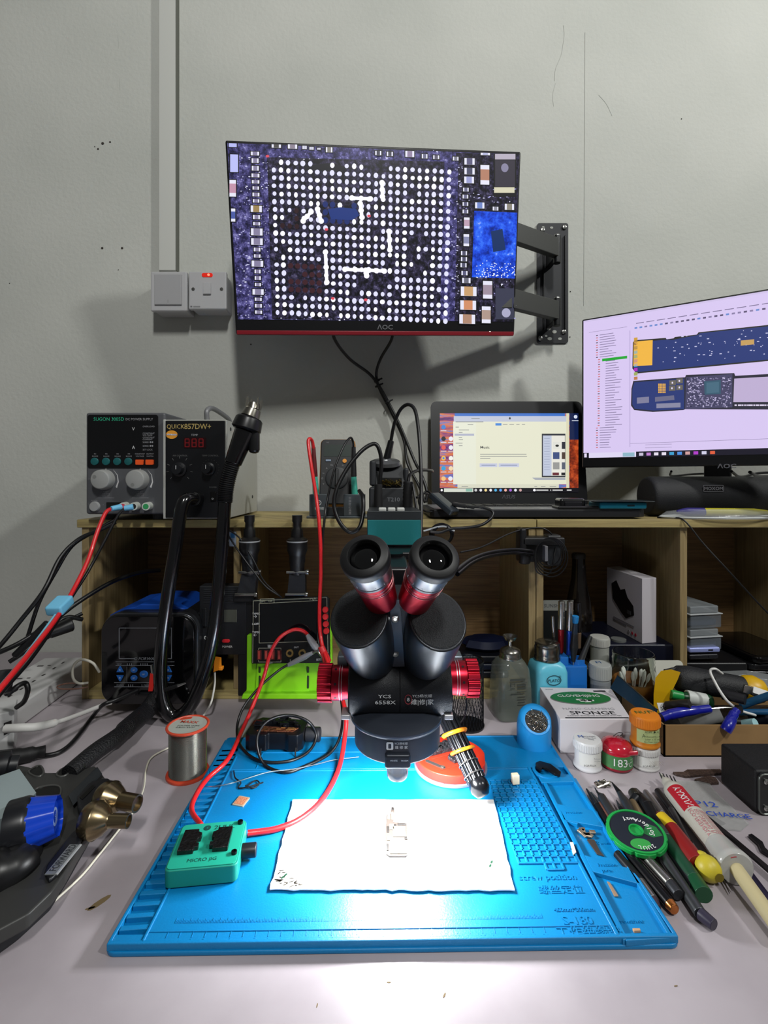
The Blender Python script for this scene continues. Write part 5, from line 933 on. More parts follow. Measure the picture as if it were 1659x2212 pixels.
# black meter with the red power button
Y = .797; fx = lambda p, y=.797: W(p, 0, y).x; fz = lambda p, y=.797: W(0, p, y).z
t = thing('power_box', 'black ribbed power box with a red button between the hose and the green holder', 'power box', (fx(480), .808, fz(1415)))
g = G(); g.bx(fx(430), fx(532), Y, .821, fz(1415), fz(1266), mat('#131418', .5), .002); g.bx(fx(425), fx(433), Y+.004, .821, fz(1370), fz(1325), mat('#191a1e', .5), .001); g.bx(fx(529), fx(541), Y+.004, .821, fz(1370), fz(1322), mat('#191a1e', .5), .002)
for k in range(7): g.bx(fx(440), fx(512), Y-.0008, Y, fz(1274+k*4.6), fz(1272+k*4.6), mat('#1f2024', .5))
g.bx(fx(438), fx(447), Y-.004, Y, fz(1352), fz(1312), mat('#1c1d20', .3, .4), .001); g.bx(fx(451), fx(488), fz(0)*0+.820, .90, fz(1400), fz(1400)+.004, BLK())
part('case', g, t)
g = G(); g.bx(fx(484), fx(512), Y-.0012, Y, fz(1344), fz(1317), mat('#45463f', .2), .0004); part('display', g, t, 'grey display window')
g = G(); g.prism(rrect(fx(480), fx(497), fz(1387.5), fz(1380.5), .0024), 0, .0022, mat('#c8242c', .35), T3(0, Y, 0) @ FRONT, .0006); part('power_button', g, t, 'red power button')
g = G(); g.text('POWER', fx(480), fz(1399), .0048, wt, T3(0, Y-.0003, 0) @ FRONT); g.text('0', fx(441), fz(1381), .008, wt, T3(0, Y-.0003, 0) @ FRONT, bold=.02); part('front_lettering', g, t)
t = thing('crocodile_clip', 'orange crocodile clip hanging under the black power box', 'clip', W(472, 1440, .785))
g = G(); g.loft([[(W(x, y, yy).x, yy, W(x, y, yy).z) for x, y in ((464, 1418), (478, 1420), (479, 1445), (461, 1452))] for yy in (.778, .786)], mat('#e0861a', .45)); g.box(tuple(W(478, 1443, .782)), (.006, .009, .005), mat('#e0861a', .45), .001); part('shell', g, t)
cable('clip_lead', [W(464, 1452, .782), W(464, 1475, .775), W(461, 1496, .765), W(455, 1520, .75), D(440, 1545, .004), D(415, 1572, .003), D(403, 1590, .003)], .0016, mat('#b8b6b0', .5), 'pale lead hanging from the orange crocodile clip to the desk', n=8)
t = thing('red_banana_plug', 'red banana plug hanging in front of the blue-keyed station', 'plug', W(327, 1475, .745)); g = G(); g.cyl(W(330, 1455, .746), W(325, 1492, .742), .0052, mat('#d82820', .4), .0042, n=4); part('grip', g, t, 'red grip'); g = G(); g.cyl(W(328, 1436, .748), W(330, 1456, .746), .0022, STEEL(), n=12); part('pin', g, t, 'steel pin')
t = thing('probe_tip_clip', 'small black and steel clip caught on the lower hose loop', 'clip', W(385, 1480, .722)); g = G(); g.cyl(W(345, 1494, .735), W(385, 1481, .722), .0028, RUB(), n=10); part('grip', g, t); g = G(); g.cyl(W(385, 1481, .722), W(402, 1475, .72), .0022, STEEL(), .0012, n=10); part('tip', g, t, 'steel tip')
# flashlight shaped magnifier stands
def torch(px, dx, label, sc=1):
    y = .802; k = y/FPX
    t = thing('column_stand', label, 'stand', W(px+dx, 1292, y)); z = lambda p: W(0, p, y).z; c = W(px, 0, y)
    g = G(); pr = [(11, 1113), (11, 1126), (9, 1129), (9, 1140), (12, 1143), (13, 1160), (22, 1165), (22, 1174), (22, 1188), (19, 1196), (17.5, 1200), (17.5, 1212), (16, 1216), (15, 1240)]
    g.lathe([(r*k*sc, z(p)) for r, p in pr][::-1], mat('#0c0c0e', .4), T3(c.x, y, 0), 32)
    for q in range(7): g.shell([(.016*k*1000*sc*.001*1060/1060, 0), (.0168*k*1000*sc*.001, 0), (.0168*k*1000*sc*.001, .0008), (.016*k*1000*sc*.001, .0008)], BLK(), T3(c.x, y, z(1212+q*3.6)), 24) if 0 else None
    part('column', g, t)
    g = G(); g.shell([(20.5*k*sc, z(1170)), (22.6*k*sc, z(1170)), (22.6*k*sc, z(1167.5)), (20.5*k*sc, z(1167.5))], mat('#b0b2b4', .4, .4), T3(c.x, y, 0), 32); part('collar_ring', g, t, 'pale ring')
    g = G(); a = W(px, 1236, y-.008); b = W(px+dx, 1284, y-.012)
    g.loft([[(a.x-.0125, a.y, a.z), (a.x+.0125, a.y, a.z), (a.x+.0125, a.y+.014, a.z), (a.x-.0125, a.y+.014, a.z)], [(b.x-.0145, b.y, b.z), (b.x+.0145, b.y, b.z), (b.x+.0145, b.y+.014, b.z), (b.x-.0145, b.y+.014, b.z)]], mat('#222327', .45, .3))
    c2 = W(px+dx, 1290, y); g.box((c2.x, c2.y, c2.z), (.036, .02, .012), BLK(), .002); part('bracket', g, t)
    for q, u in ((a, 0), (b, 1)):
        g = G(); g.cyl((q.x-.017, q.y-.001, q.z), (q.x+.018, q.y-.001, q.z), .0026, STEEL(), n=12); g.cyl((q.x+.014, q.y-.001, q.z), (q.x+.019, q.y-.001, q.z), .0048, STEEL(), n=16, bev=.0006); part('bolt', g, t, 'bright bolt')
    g = G(); g.bx(c2.x-.012, c2.x+.012, c2.y-.004, c2.y+.01, .0157, c2.z, BLK(), .002); part('post', g, t)
torch(642, -2, 'black column with a pale ring and hinge bracket standing behind the round-buttoned meter')
torch(539, -8, 'black column with a pale ring beside the hose of the hot air station', 1.0)
g = G(); a = W(495, 1158, .815); g.box((a.x+.006, a.y, a.z-.005), (.011, .0006, .024), mat('#8c98a8', .5), 0); g.box((a.x+.006, a.y-.0005, a.z+.001), (.007, .0004, .008), mat('#2a6a9a', .5)); solo('small_label', g, 'small white label with a blue mark stuck on the shelf divider', 'label')
for k, P in enumerate(([(490, 1142, .80), (520, 1165, .79), (550, 1215, .785), (570, 1255, .785), (605, 1288, .79)], [(492, 1155, .805), (515, 1190, .79), (548, 1235, .78), (575, 1268, .78), (608, 1290, .785)])):
    cable('thin_black_cable', [W(*p) for p in P], .0014, kc, ('upper of two thin black cables crossing the left black column', 'lower of two thin black cables crossing the left black column')[k], 'cable', 'cables crossing the left column')
# meter with round red buttons on its green holder
_n = D(560, 1500, .0157); NM = T3(W(630, 1504, .775)) @ RX(-6); NM.translation.z = .0165
t = thing('component_holder', 'lime green plastic holder carrying the meter with red buttons', 'holder', (NM.translation.x, .80, .0157)); lime = mat('#7cc414', .45)
def nl(px, py): return onplane(NM, px, py)
g = G(NM); P = [nl(*p) for p in ((526, 1502), (532, 1490), (533, 1372), (549, 1370), (556, 1382), (700, 1376), (702, 1342), (716, 1345), (718, 1495), (722, 1502))]
g.prism(P, -.016, 0, lime, FRONT, .0015); P = [nl(*p) for p in ((556, 1428), (660, 1428), (668, 1494), (552, 1494))]; g.prism(P, 0, .003, lime, FRONT, .001)
g.prism([nl(*p) for p in ((526, 1504), (722, 1504), (718, 1492), (530, 1492))], 0, .014, lime, FRONT, .0015); part('body', g, t)
for x in (562, 666):
    for y0, y1 in ((1439, 1452), (1458, 1486)):
        g = G(NM); a = nl(x-2.5, y1); b = nl(x+2.5, y0); g.prism(rrect(a[0], b[0], a[1], b[1], .0015), .0031, .0036, mat('#1c2c08', .6), FRONT); part('slot', g, t, 'dark slot')
SM = T3(W(628, 1433, .768)) @ RX(-9) @ RY(-2.2)
t = thing('spot_meter', 'black tester with a blank screen and four round red buttons on the green holder', 'meter', SM.translation)
def sl_(px, py): return onplane(SM, px, py)
def sp(g, pts, m, h=.0006, z=0, bev=0): g.prism([sl_(*p) for p in pts], z, z+h, m, SM_F, bev)
SM_F = FRONT; ok = mat('#08090b', .35); sil = mat('#a8a894', .5)
g = G(SM); g.prism([sl_(*p) for p in ((544, 1295), (706, 1288), (712, 1294), (713, 1432), (543, 1434))], -.006, 0, ok, FRONT, .001)
def ln(g, x0, y0, x1, y1, w=.0006, z=.0004):
    a = Vector(sl_(x0, y0)); b = Vector(sl_(x1, y1)); d = (b-a).normalized(); n = Vector((-d.y, d.x))*w*.5; g.prism([tuple(a-n), tuple(b-n), tuple(b+n), tuple(a+n)], 0, z, sil, FRONT)
for q in ((547, 1298, 706, 1291), (706, 1291, 709, 1430), (547, 1298, 546, 1432), (560, 1304, 690, 1297), (560, 1304, 560, 1389), (690, 1297, 692, 1382), (560, 1389, 692, 1385), (562, 1302, 562, 1294), (592, 1302, 592, 1293), (562, 1294, 592, 1293), (669, 1295, 674, 1292), (674, 1292, 677, 1298), (677, 1298, 680, 1291), (680, 1291, 683, 1295), (559, 1404, 559, 1400), (559, 1400, 607, 1400), (607, 1400, 607, 1405), (559, 1426, 559, 1430), (559, 1430, 607, 1430), (607, 1430, 607, 1426), (627, 1424, 627, 1429), (627, 1429, 640, 1429)): ln(g, *q)
T_ = SM_F
def tx(s, px, py, z, m=wt, al='LEFT', b=0): q = sl_(px, py); g.text(s, q[0], q[1], z, m, T3(0, -.0006, 0) @ FRONT, al, 1, b)
tx('TYPEC', 545, 1328, .0042, b=.01); tx('→', 547, 1335, .007); tx('1-620V', 544, 1350, .0042, b=.01); tx('TYPEC', 545, 1368, .0042, b=.01); tx('←', 547, 1375, .007); tx('输出', 578, 1399, .0055); tx('OUT', 579, 1434, .0036); tx('OUT', 635, 1400, .0036); tx('SETS', 683, 1427, .0042, b=.01); tx('SPC', 564, 1301, .0042, sil); tx('C20', 580, 1300, .0036, sil)
fb = part('front_board', g, t)
g = G(SM); g.prism([sl_(*p) for p in ((562, 1306), (689, 1299), (690, 1381), (562, 1387))], 0, .0009, mat('#07080c', .08, coat=.6), FRONT); part('screen', g, fb, 'blank black screen')
for x, y in ((703, 1317), (703, 1332), (704, 1348), (705, 1363)):
    g = G(SM); q = sl_(x, y); g.lathe([(.0050, 0), (.0050, .003), (.0042, .004), (0, .004)], mat('#b81c20', .4), T3(q[0], 0, q[1]) @ FRONT, 20); part('button', g, fb, 'round red button')
for x in (561, 576, 590, 604):
    g = G(SM); a = sl_(x-5, 1425); b = sl_(x+4, 1404); g.prism([(a[0], a[1]), (b[0], a[1]), (b[0], b[1]), (a[0], b[1])], 0, .0012, mat('#5a1c1a', .4), FRONT); a = sl_(x-3, 1423); b = sl_(x+1, 1406); g.prism([(a[0], a[1]), (b[0], a[1]), (b[0], b[1]), (a[0], b[1])], .0012, .0016, mat('#a84038', .4), FRONT); part('usb_port', g, fb, 'reddish port')
for x in (626, 653):
    g = G(SM); q = sl_(x, 1411); g.shell([(.0028, 0), (.0062, 0), (.0058, .0015), (.0032, .0015)], mat('#b89a60', .3, .9), T3(q[0], 0, q[1]) @ FRONT, 20); part('socket', g, fb, 'brass ringed socket')
for (a, b), c, nm in ((((664, 1372), (688, 1408)), '#7c7c80', 'grey'), (((622, 1437), (676, 1410)), '#8a8a8e', 'grey')):
    k = a[0] == 664; t2 = thing('alligator_clip', ('grey clip on the red lead biting the tester board' if k else 'grey clip on the black lead lying across the tester front'), 'clip', W(*b, .745)); A = W(a[0], a[1], .757); B = W(b[0], b[1], .742)
    g = G(); L_ = (B-A).length; g.loft([[(x*w_, y*h_, z_) for x, y in circ(0, 0, 1, 10)] for z_, w_, h_ in ((0, .0035, .003), (L_*.3, .0058, .004), (L_*.7, .0064, .0045), (L_, .003, .0025))], mat(c, .5), frame(A, B)); part('sleeve', g, t2)
    g = G(); g.cyl(B, B+(B-A).normalized()*.012, .0022, STEEL(), .0012, n=10); part('jaw', g, t2, 'steel jaw')
t2 = thing('alligator_clip', 'red clip on the tester board beside the lowest red button', 'clip', W(698, 1418, .742)); g = G(); g.cyl(W(693, 1396, .744), W(708, 1432, .738), .0052, mat('#c02428', .45), .0066, n=12, bev=.001); part('sleeve', g, t2)
# dark things in the middle compartment
g = G(); random.seed(31)
c = W(1000, 1400, .93)
for k, (px, py, w, h, m_) in enumerate(((1010, 1460, .13, .012, '#10131c'), (1030, 1438, .10, .012, '#141a2c'), (1018, 1418, .11, .013, '#0e1018'))):
    g = G(); p = W(px, py, .92); g.box((p.x, p.y, .0157+.006+.0135*k), (w, .10, h), mat(m_, .4), .003, None); solo('dark_box', g, ('lowest', 'middle', 'topmost')[k]+' flat dark box of the stack behind the wire mesh cup', 'box', 'stack behind the mesh cup')
g = G(); p = Vector((.19, .91, .0157+.041)); g.loft([[(p.x+.042*q*math.cos(a*PI/12)*(1+.12*math.sin(a*1.9)), p.y+.03*q*math.sin(a*PI/12), p.z+z) for a in range(24)] for q, z in ((.8, 0), (1, .006), (.85, .018), (.4, .022))], mat('#0a1432', .5)); solo('blue_pouch', g, 'crumpled dark blue pouch on the stack behind the wire mesh cup', 'pouch')
# dark bottle, boxes
t = thing('dark_bottle', 'dark glass bottle standing at the back of the right shelf compartment', 'bottle', (.395, .93, .0157))
bx_, by_ = W(1250, 0, .93).x, .93; MW[t.name] = T3(bx_, by_, .0157); t.location = (bx_, by_, .0157); z = lambda p: W(0, p, .93).z-.0157
g = G(T3(bx_, by_, .0157)); g.lathe([(.020, 0), (.024, .003), (.0245, z(1330)), (.021, z(1295)), (.0135, z(1250)), (.0118, z(1215)), (.0118, z(1205))], mat('#14100e', .12, coat=.5), None, 32); part('glass', g, t)
g = G(T3(bx_, by_, .0157)); g.lathe([(.0128, z(1206)), (.0128, z(1198)), (.011, z(1195)), (0, z(1195))], mat('#2c2a28', .5), None, 24); part('cap', g, t)
t = thing('flat_case', 'dark flat case lying under the white product box', 'case', (.415, .91, .0157)); g = G(); g.bx(.355, .497, .835, .99, .0157, .055, mat('#0a0b12', .45), .004); part('lower_case', g, t); g = G(); g.bx(.362, .497, .84, .98, .055, .0862, mat('#0d1020', .35), .004); part('upper_case', g, t)
A = W(1387, 1250, .842); Bk = W(1311, 1213, .955); Rt = W(1419, 1245, .848)
t = thing('product_box', 'white cardboard box with a picture of a black gadget inside the right shelf', 'box', (A.x, A.y, .0862)); zb = .0864; zt = A.z
d1 = Vector((Bk.x-A.x, Bk.y-A.y)); d2 = Vector((.029, .008)); ft_ = [(A.x, A.y), (A.x+d2.x, A.y+d2.y), (A.x+d1.x+d2.x, A.y+d1.y+d2.y), (A.x+d1.x, A.y+d1.y)]
g = G(); g.prism(ft_, zb, zt, mat('#b4b0b6', .55), None, .0006); part('carton', g, t)
u = Vector((d1.x, d1.y, 0)).normalized(); SMx = Matrix(((-u.x, 0, 0, 0), (-u.y, 0, 0, 0), (0, 1, 0, 0), (0, 0, 0, 1))).to_4x4(); nrm = Vector((-u.x, -u.y, 0)).cross(Vector((0, 0, 1)))
BMx = Matrix(((-u.x, 0, nrm.x, Bk.x+nrm.x*.0004), (-u.y, 0, nrm.y, Bk.y+nrm.y*.0004), (0, 1, 0, zb), (0, 0, 0, 1))); H_ = zt-zb; L1 = d1.length
g = G(); g.prism([(L1*.16, H_*.75), (L1*.30, H_*.83), (L1*.42, H_*.70), (L1*.55, H_*.74), (L1*.62, H_*.62), (L1*.78, H_*.52), (L1*.80, H_*.38), (L1*.58, H_*.27), (L1*.45, H_*.33), (L1*.2, H_*.5)], 0, .0004, mat('#0c0c10', .4), BMx)
g.bx(L1*.62, L1*.72, H_*.36, H_*.42, 0, .0008, mat('#3c3c40', .4), 0, BMx)
for k in range(4): g.bx(L1*.22, L1*(.8-.2*k), H_*(.19-.035*k), H_*(.205-.035*k), 0, .0004, mat('#6a6670', .6), 0, BMx) if k < 2 else None
for k, c in enumerate(('#8a8488', '#b03040', '#b03040')): g.prism(circ(L1*(.66+.09*k), H_*.085, .0028, 12), 0, .0004, mat(c, .5), BMx)
part('printed_side', g, t, 'side printed with a black gadget')
g = G(); g.prism([(A.x+d1.x*.45, A.y+d1.y*.45), (A.x+d1.x*.45+.012, A.y+d1.y*.45), (A.x+d1.x*.8+.012, A.y+d1.y*.8), (A.x+d1.x*.8, A.y+d1.y*.8)], zt, zt+.0008, mat('#c4c0c4', .6), T3(.01, 0, .0) ); part('flap', g, t)
t = thing('black_picture_card', 'dark leaflet with a pale strip behind the screwdriver holder', 'card', W(1195, 1390, .90)); a, b = W(1167, 0, .90).x, W(1240, 0, .90).x
g = G(); g.bx(a, b, .898, .905, .0157, W(0, 1318, .90).z, mat('#0e1012', .4), .001); g.bx(a+.002, b-.002, .8972, .898, W(0, 1318, .9).z, W(0, 1296, .90).z, mat('#787a76', .5)); g.text('SUNSHINE', a+.006, W(0, 1311, .9).z, .009, mat('#55585a', .5), T3(0, .8968, 0) @ FRONT); part('sheet', g, t)
# clear boxes, phones, trays in the far right compartment
cl = mat('#7c848c', .25, alpha=.40); clr = mat('#b0b4b6', .3, alpha=.8)
BX0 = W(1480, 0, .84).x
for k, (yb, yt_) in enumerate(((1405, 1352), (1357, 1302))):
    t = thing('clear_storage_box', ('lower' if k == 0 else 'upper')+' clear plastic storage box in the far right compartment', 'box', (.56, .88, W(0, yb, .835).z), group='clear plastic boxes'); z0 = W(0, yb, .84).z; z1 = W(0, yt_+8, .84).z; zm = z0+(z1-z0)*.62; xr = W(1562, 0, .85).x
    M = T3(.539, .866, 0) @ RZ(9); w = .038
    g = G(M); g.bx(-.022, w, -.028, .085, z0, zm, cl, .002); g.bx(-.02, w-.003, -.02, .08, z0+.002, z0+(zm-z0)*.55, mat('#2c3648', .5), .002); part('tray', g, t)
    g = G(M); g.bx(-.024, w+.001, -.030, .087, zm, zm+.002, clr, .0008); g.bx(-.021, w-.004, -.026, .082, zm+.002, z1, mat('#8c9296', .3, alpha=.6), .002); part('lid', g, t)
for k, (y0, c, lb) in enumerate(((1416, '#8c96cc', 'lilac blue smartphone lying under the clear boxes'), (1431, '#1c1c22', 'dark scuffed smartphone lying under the lilac phone'))):
    t = thing('smartphone', lb, 'phone', W(1510, y0, .80)); p = W(1512, y0, .81); M = T3(.549, .88, p.z) @ RZ(4)
    g = G(M); g.bx(-.034, .022 if k == 0 else .019, -.045, .08, -.0045, .0045, mat(c, .35, .3), .003, seg=3); part('body', g, t)
    g = G(M); g.bx(.0, .008, -.0455, -.044, -.001, .0015, mat('#101018', .4)); part('port', g, t)
g = G(); g.bx(.514, .62, .835, .98, .0157, W(0, 1436, .81).z-.006, mat('#0c0c0f', .4), .004); solo('black_case', g, 'black case at the bottom of the stack under the two phones', 'case')
random.seed(41)
for k in range(4):
    g = G(T3(.660+.003*k, .905, .018+.0125*k) @ RZ(-8+4*k)); g.prism(rrect(-.045, .055, -.07, .07, .012), 0, .0105, mat(('#131316', '#0c0c0f', '#17171a', '#0a0a0c')[k], .15, .2), None, .002); g.prism(rrect(-.038, .048, -.063, .063, .01), .0105, .0112, mat('#08080a', .08, coat=.5))
    solo('black_tray', g, ('lowest', 'second from the bottom', 'third from the bottom', 'topmost')[k]+' glossy black tray of the stack at the shelf right end', 'tray', 'glossy black trays')
g = G(T3(.60, .815, .030) @ RZ(-35) @ RX(4)); g.bx(-.05, .06, -.03, .03, 0, .012, mat('#c0c4c6', .15, alpha=.3), .003); g.shell([(.001, 0)]*0 or [(.004, .012), (.005, .012), (.005, .013), (.004, .013)], clr, None, 12); solo('clear_blister', g, 'clear plastic blister tray in front of the black trays', 'tray')
g = G(T3(.575, .79, .036) @ RZ(20) @ RY(-8)); g.bx(-.03, .03, -.015, .02, 0, .004, mat('#b0b4b6', .12, alpha=.45, bump=1, scale=90), .0015); solo('plastic_wrapper', g, 'crumpled clear wrapper above the yellow and black hand tool', 'wrapper')
# row in front of the shelf
MP = D(1010, 1548); t = thing('wire_mesh_cup', 'black wire mesh pen cup standing behind the banded handle', 'cup', (MP.x, MP.y+.03, 0)); CM = T3(W(1010, 0, .735).x, .735, 0); ml_ = mat('#131316', .35, .4)
g = G(CM); Hc = .098; r_ = .0235
for k in range(30):
    for s in (1, -1):
        g.tube([(r_*math.cos(2*PI*k/30+s*u*.9), r_*math.sin(2*PI*k/30+s*u*.9), .003+u*(Hc-.004)) for u in [i/9 for i in range(10)]], .00045, ml_, n=4, sub=1)
part('mesh_wall', g, t)
g = G(CM); g.shell([(r_-.001, Hc-.001), (r_+.001, Hc-.001), (r_+.001, Hc+.0015), (r_-.001, Hc+.0015)], ml_, None, 36); g.lathe([(r_+.001, 0), (r_+.0015, .003), (r_-.001, .004)], ml_, None, 36); part('rims', g, t)
cable('cup_lead', [W(987, 1400, .69), W(1002, 1462, .66), W(1008, 1520, .65), W(996, 1560, .65), W(950, 1590, .64)], .0011, kc, 'thin black lead running past the right red knob', n=6)
# glass pump bottle
def squircle(w, n=40, p=4): return [(w*math.copysign(abs(math.cos(2*PI*i/n))**(2/p), math.cos(2*PI*i/n)), w*math.copysign(abs(math.sin(2*PI*i/n))**(2/p), math.sin(2*PI*i/n))) for i in range(n)]
PM = T3(W(1102, 0, .770).x, .770, 0) @ RZ(8); z = lambda p: W(0, p, .755).z
t = thing('glass_pump_bottle', 'square clear glass bottle with a steel pump top', 'bottle', PM.translation, RZ(8)); w = .0282
gl = mat('#6e746c', .1, alpha=.5, coat=.5)
g = G(PM); g.loft([[(x, y, zz) for x, y in squircle(ww, 40, pp_)] for zz, ww, pp_ in ((.0005, w*.9, 5), (.004, w*1.0, 5), (.045, w*.97, 5), (z(1445), w*.88, 4.5), (z(1432), w*.70, 3.2), (z(1426), w*.56, 2.2))], gl, None); g.loft([[(x*.9, y*.9, zz) for x, y in squircle(w*.98, 40, 5)] for zz in (.003, .026)], mat('#5a605a', .2, alpha=.4)); part('glass', g, t, 'clear glass body')
g = G(PM); g.lathe([(.0165, z(1430)), (.0172, z(1428)), (.0172, z(1424)), (.0158, z(1421)), (.0165, z(1416)), (.0150, z(1410)), (.009, z(1405)), (.003, z(1402)), (.003, z(1392)), (.008, z(1389)), (.0118, z(1380)), (.0110, z(1380)), (.006, z(1386)), (0, z(1386))], mat('#8e8c84', .25, .95), None, 32); part('pump_top', g, t, 'steel pump top')
g = G(PM); pm = mat('#3c403c', .5); [g.bx(x_-w_/2, x_+w_/2, -w-.0006, -w-.0003, z_, z_+h_, pm) for x_, z_, w_, h_ in ((0, .064, .024, .003), (.002, .0605, .026, .001), (-.008, .052, .007, .001), (-.008, .058, .007, .001), (-.0112, .055, .001, .007), (-.0048, .055, .001, .007), (.006, .0555, .014, .003), (.006, .051, .013, .003), (.006, .047, .014, .001), (0, .044, .022, .001), (.006, .039, .012, .001), (.006, .035, .013, .001), (.006, .031, .011, .001), (.006, .027, .013, .001))]; part('printed_label', g, t, 'dark printed lettering')
# light blue bottle
PM = T3(W(1182, 0, .792).x, .792, 0) @ RZ(4); t = thing('light_blue_bottle', 'square pale blue bottle with a steel screw cap', 'bottle', PM.translation, RZ(4)); w = .0262; z = lambda p: W(0, p, .775).z
lb_ = mat('#5fb8d0', .35); g = G(PM); g.loft([[(x, y, zz) for x, y in squircle(ww, 40, pp_)] for zz, ww, pp_ in ((.0005, w*.9, 5), (.004, w, 6), (z(1452), w*.98, 6), (z(1440), w*.9, 4.5), (z(1434), w*.72, 3), (z(1428), w*.6, 2.2))], lb_); g.text('®', .004, .058, .006, mat('#16323a', .5), T3(.003, -w-.0006, 0) @ FRONT); g.shell([(.0088, 0), (.0098, 0), (.0098, .0003), (.0088, .0003)], mat('#16323a', .5), T3(.0, -w-.0003, .055) @ FRONT @ Matrix.Diagonal((1.2, .8, 1, 1)), 28); g.text('PLATO', 0, .0525, .0062, mat('#16323a', .5), T3(0, -w-.0006, 0) @ FRONT, 'CENTER', 1, .01); part('body', g, t)
g = G(PM); g.lathe([(.0195, z(1432)), (.0203, z(1430)), (.0203, z(1424)), (.0195, z(1421)), (.020, z(1418)), (.020, z(1404)), (.0192, z(1401)), (.0192, z(1399)), (.0196, z(1396)), (.016, z(1392)), (0, z(1390))], mat('#77756e', .22, .95), None, 36); part('cap', g, t, 'steel cap')
# blue screwdriver holder with drivers
HM2 = T3(W(1228, 0, .80).x, .80, 0); t = thing('screwdriver_holder', 'blue plastic holder full of precision screwdrivers', 'holder', HM2.translation); hb = mat('#1566b8', .45)
g = G(HM2); z = lambda p: W(0, p, .79).z; g.prism(rrect(-.024, .024, -.020, .02, .006), .0005, z(1435), hb, None, .001); g.prism(rrect(-.024, -.004, -.016, .016, .006), z(1440), z(1418), hb, None, .001); g.shell([(.010, z(1436)), (.0125, z(1436)), (.0125, z(1424)), (.010, z(1424))], hb, T3(.012, -.003, 0), 24); part('block', g, t)
for px, yt_, yb_, c1, c2, r, dxp, lb, sp_ in ((1213, 1298, 1410, '#a8a6a0', '#8a1820', .0052, -2, 'steel topped screwdriver with a dark red sleeve in the blue holder', .45),
      (1232, 1298, 1415, '#a8a6a0', '#1c48b0', .0052, -3, 'steel topped screwdriver with a blue sleeve in the blue holder', .45),
      (1250, 1302, 1400, '#3a3a3c', '#7a6450', .0042, 0, 'dark screwdriver with a bronze sleeve at the back of the blue holder', .35),
      (1194, 1330, 1425, '#8c8c8c', '#3a3638', .0026, 5, 'thin steel driver at the left end of the blue holder', .5)):
    yy = .80 if r > .003 else .805; A = W(px, yt_, yy); B = W(px+dxp, yb_, yy); m_ = A.lerp(B, 1-sp_); t2 = thing('precision_screwdriver', lb, 'screwdriver', B, None, 'screwdrivers in the blue holder')
    g = G(); g.cyl(A, m_, r, mat(c1, .22, .95), n=18, bev=.0012); part('steel_top', g, t2); g = G(); g.cyl(m_, B, r*.98, mat(c2, .35, .6), r*.8, n=18, bev=.0006); part('sleeve', g, t2, 'coloured sleeve')
A = W(1243, 1330, .785); B = W(1238, 1440, .787); t2 = thing('precision_screwdriver', 'black screwdriver with a blue swivel cap in front of the others', 'screwdriver', B, None, 'screwdrivers in the blue holder'); g = G(); m_ = A.lerp(B, .15); g.cyl(A.lerp(B, 0), m_, .0055, mat('#1c78b8', .4), .0045, n=18, bev=.001); part('swivel_cap', g, t2, 'blue swivel cap')
g = G(); q_ = A.lerp(B, .62); g.cyl(m_, A.lerp(B, .35), .0040, mat('#1b2838', .4), .0046, n=16); g.cyl(A.lerp(B, .35), q_, .0046, mat('#121418', .5), .0062, n=16); g.cyl(q_, A.lerp(B, .9), .0062, mat('#121418', .5), .003, n=16); g.cyl(A.lerp(B, .9), B, .0012, STEEL(), n=8); part('handle', g, t2)
A = W(1276, 1374, .80); B = W(1251, 1436, .79); t2 = thing('precision_screwdriver', 'grey driver leaning to the right out of the blue holder', 'screwdriver', B, None, 'screwdrivers in the blue holder'); g = G(); g.cyl(A, B, .0034, mat('#4c4e50', .3, .7), .0052, n=14, bev=.001); part('shaft', g, t2)
# small jars behind
wj = mat('#aaaaa4', .4)
def jar(px, yy, y0, y1, r, lid, body, label, txt=None, tcol='#44484c', lidtxt=None, z0=None, lidh=.32, name='flux_jar', cat='jar', lab='#c8c8c4'):
    c = W(px, 0, yy); zb = .0003 if z0 is None else z0; zt = W(0, y0, yy).z; h = zt-zb; M = T3(c.x, yy, zb); t = thing(name, label, cat, M.translation)
    g = G(M); g.lathe([(r*.93, 0), (r, .0015), (r, h*.10), (r*.92, h*.16), (r*.90, h*(1-lidh)), (r*.93, h*(1-lidh)+.0005)], body, None, 36); part('pot', g, t)
    if txt:
        g = G(M); g.loft([[((r*.925)*math.sin(R(a)), -(r*.925)*math.cos(R(a)), h*.20) for a in range(-62, 63, 4)]+[((r*.90)*math.sin(R(a)), -(r*.90)*math.cos(R(a)), h*.20) for a in range(62, -63, -4)], [((r*.925)*math.sin(R(a)), -(r*.925)*math.cos(R(a)), h*(.96-lidh)) for a in range(-62, 63, 4)]+[((r*.90)*math.sin(R(a)), -(r*.90)*math.cos(R(a)), h*(.96-lidh)) for a in range(62, -63, -4)]], mat(lab, .5))
        for k, (s, sx_, zz, sz, cc) in enumerate(txt): g.text(s, sx_*r, zz*h, sz, mat(cc, .5), T3(0, -r*.97, 0) @ FRONT, 'CENTER')
        part('paper_label', g, t, 'printed label')
    g = G(M); rl = r*1.0; pr = [(rl*.96, h*(1-lidh)), (rl, h*(1-lidh)+.0012), (rl*1.0, h-.003), (rl*.93, h-.0006), (rl*.6, h), (0, h)]; g.lathe(pr, lid, None, 40)
    for k in range(40): a = 2*PI*k/40; g.box((rl*math.cos(a), rl*math.sin(a), h*(1-lidh*.5)-.001), (.0006, .0006, h*lidh*.7), lid)
    if lidtxt:
        for s, x, y, sz, cc in lidtxt: g.text(s, x*r, y*r, sz, mat(cc, .5), T3(0, 0, h+.0004), 'CENTER')
    part('lid', g, t); return t
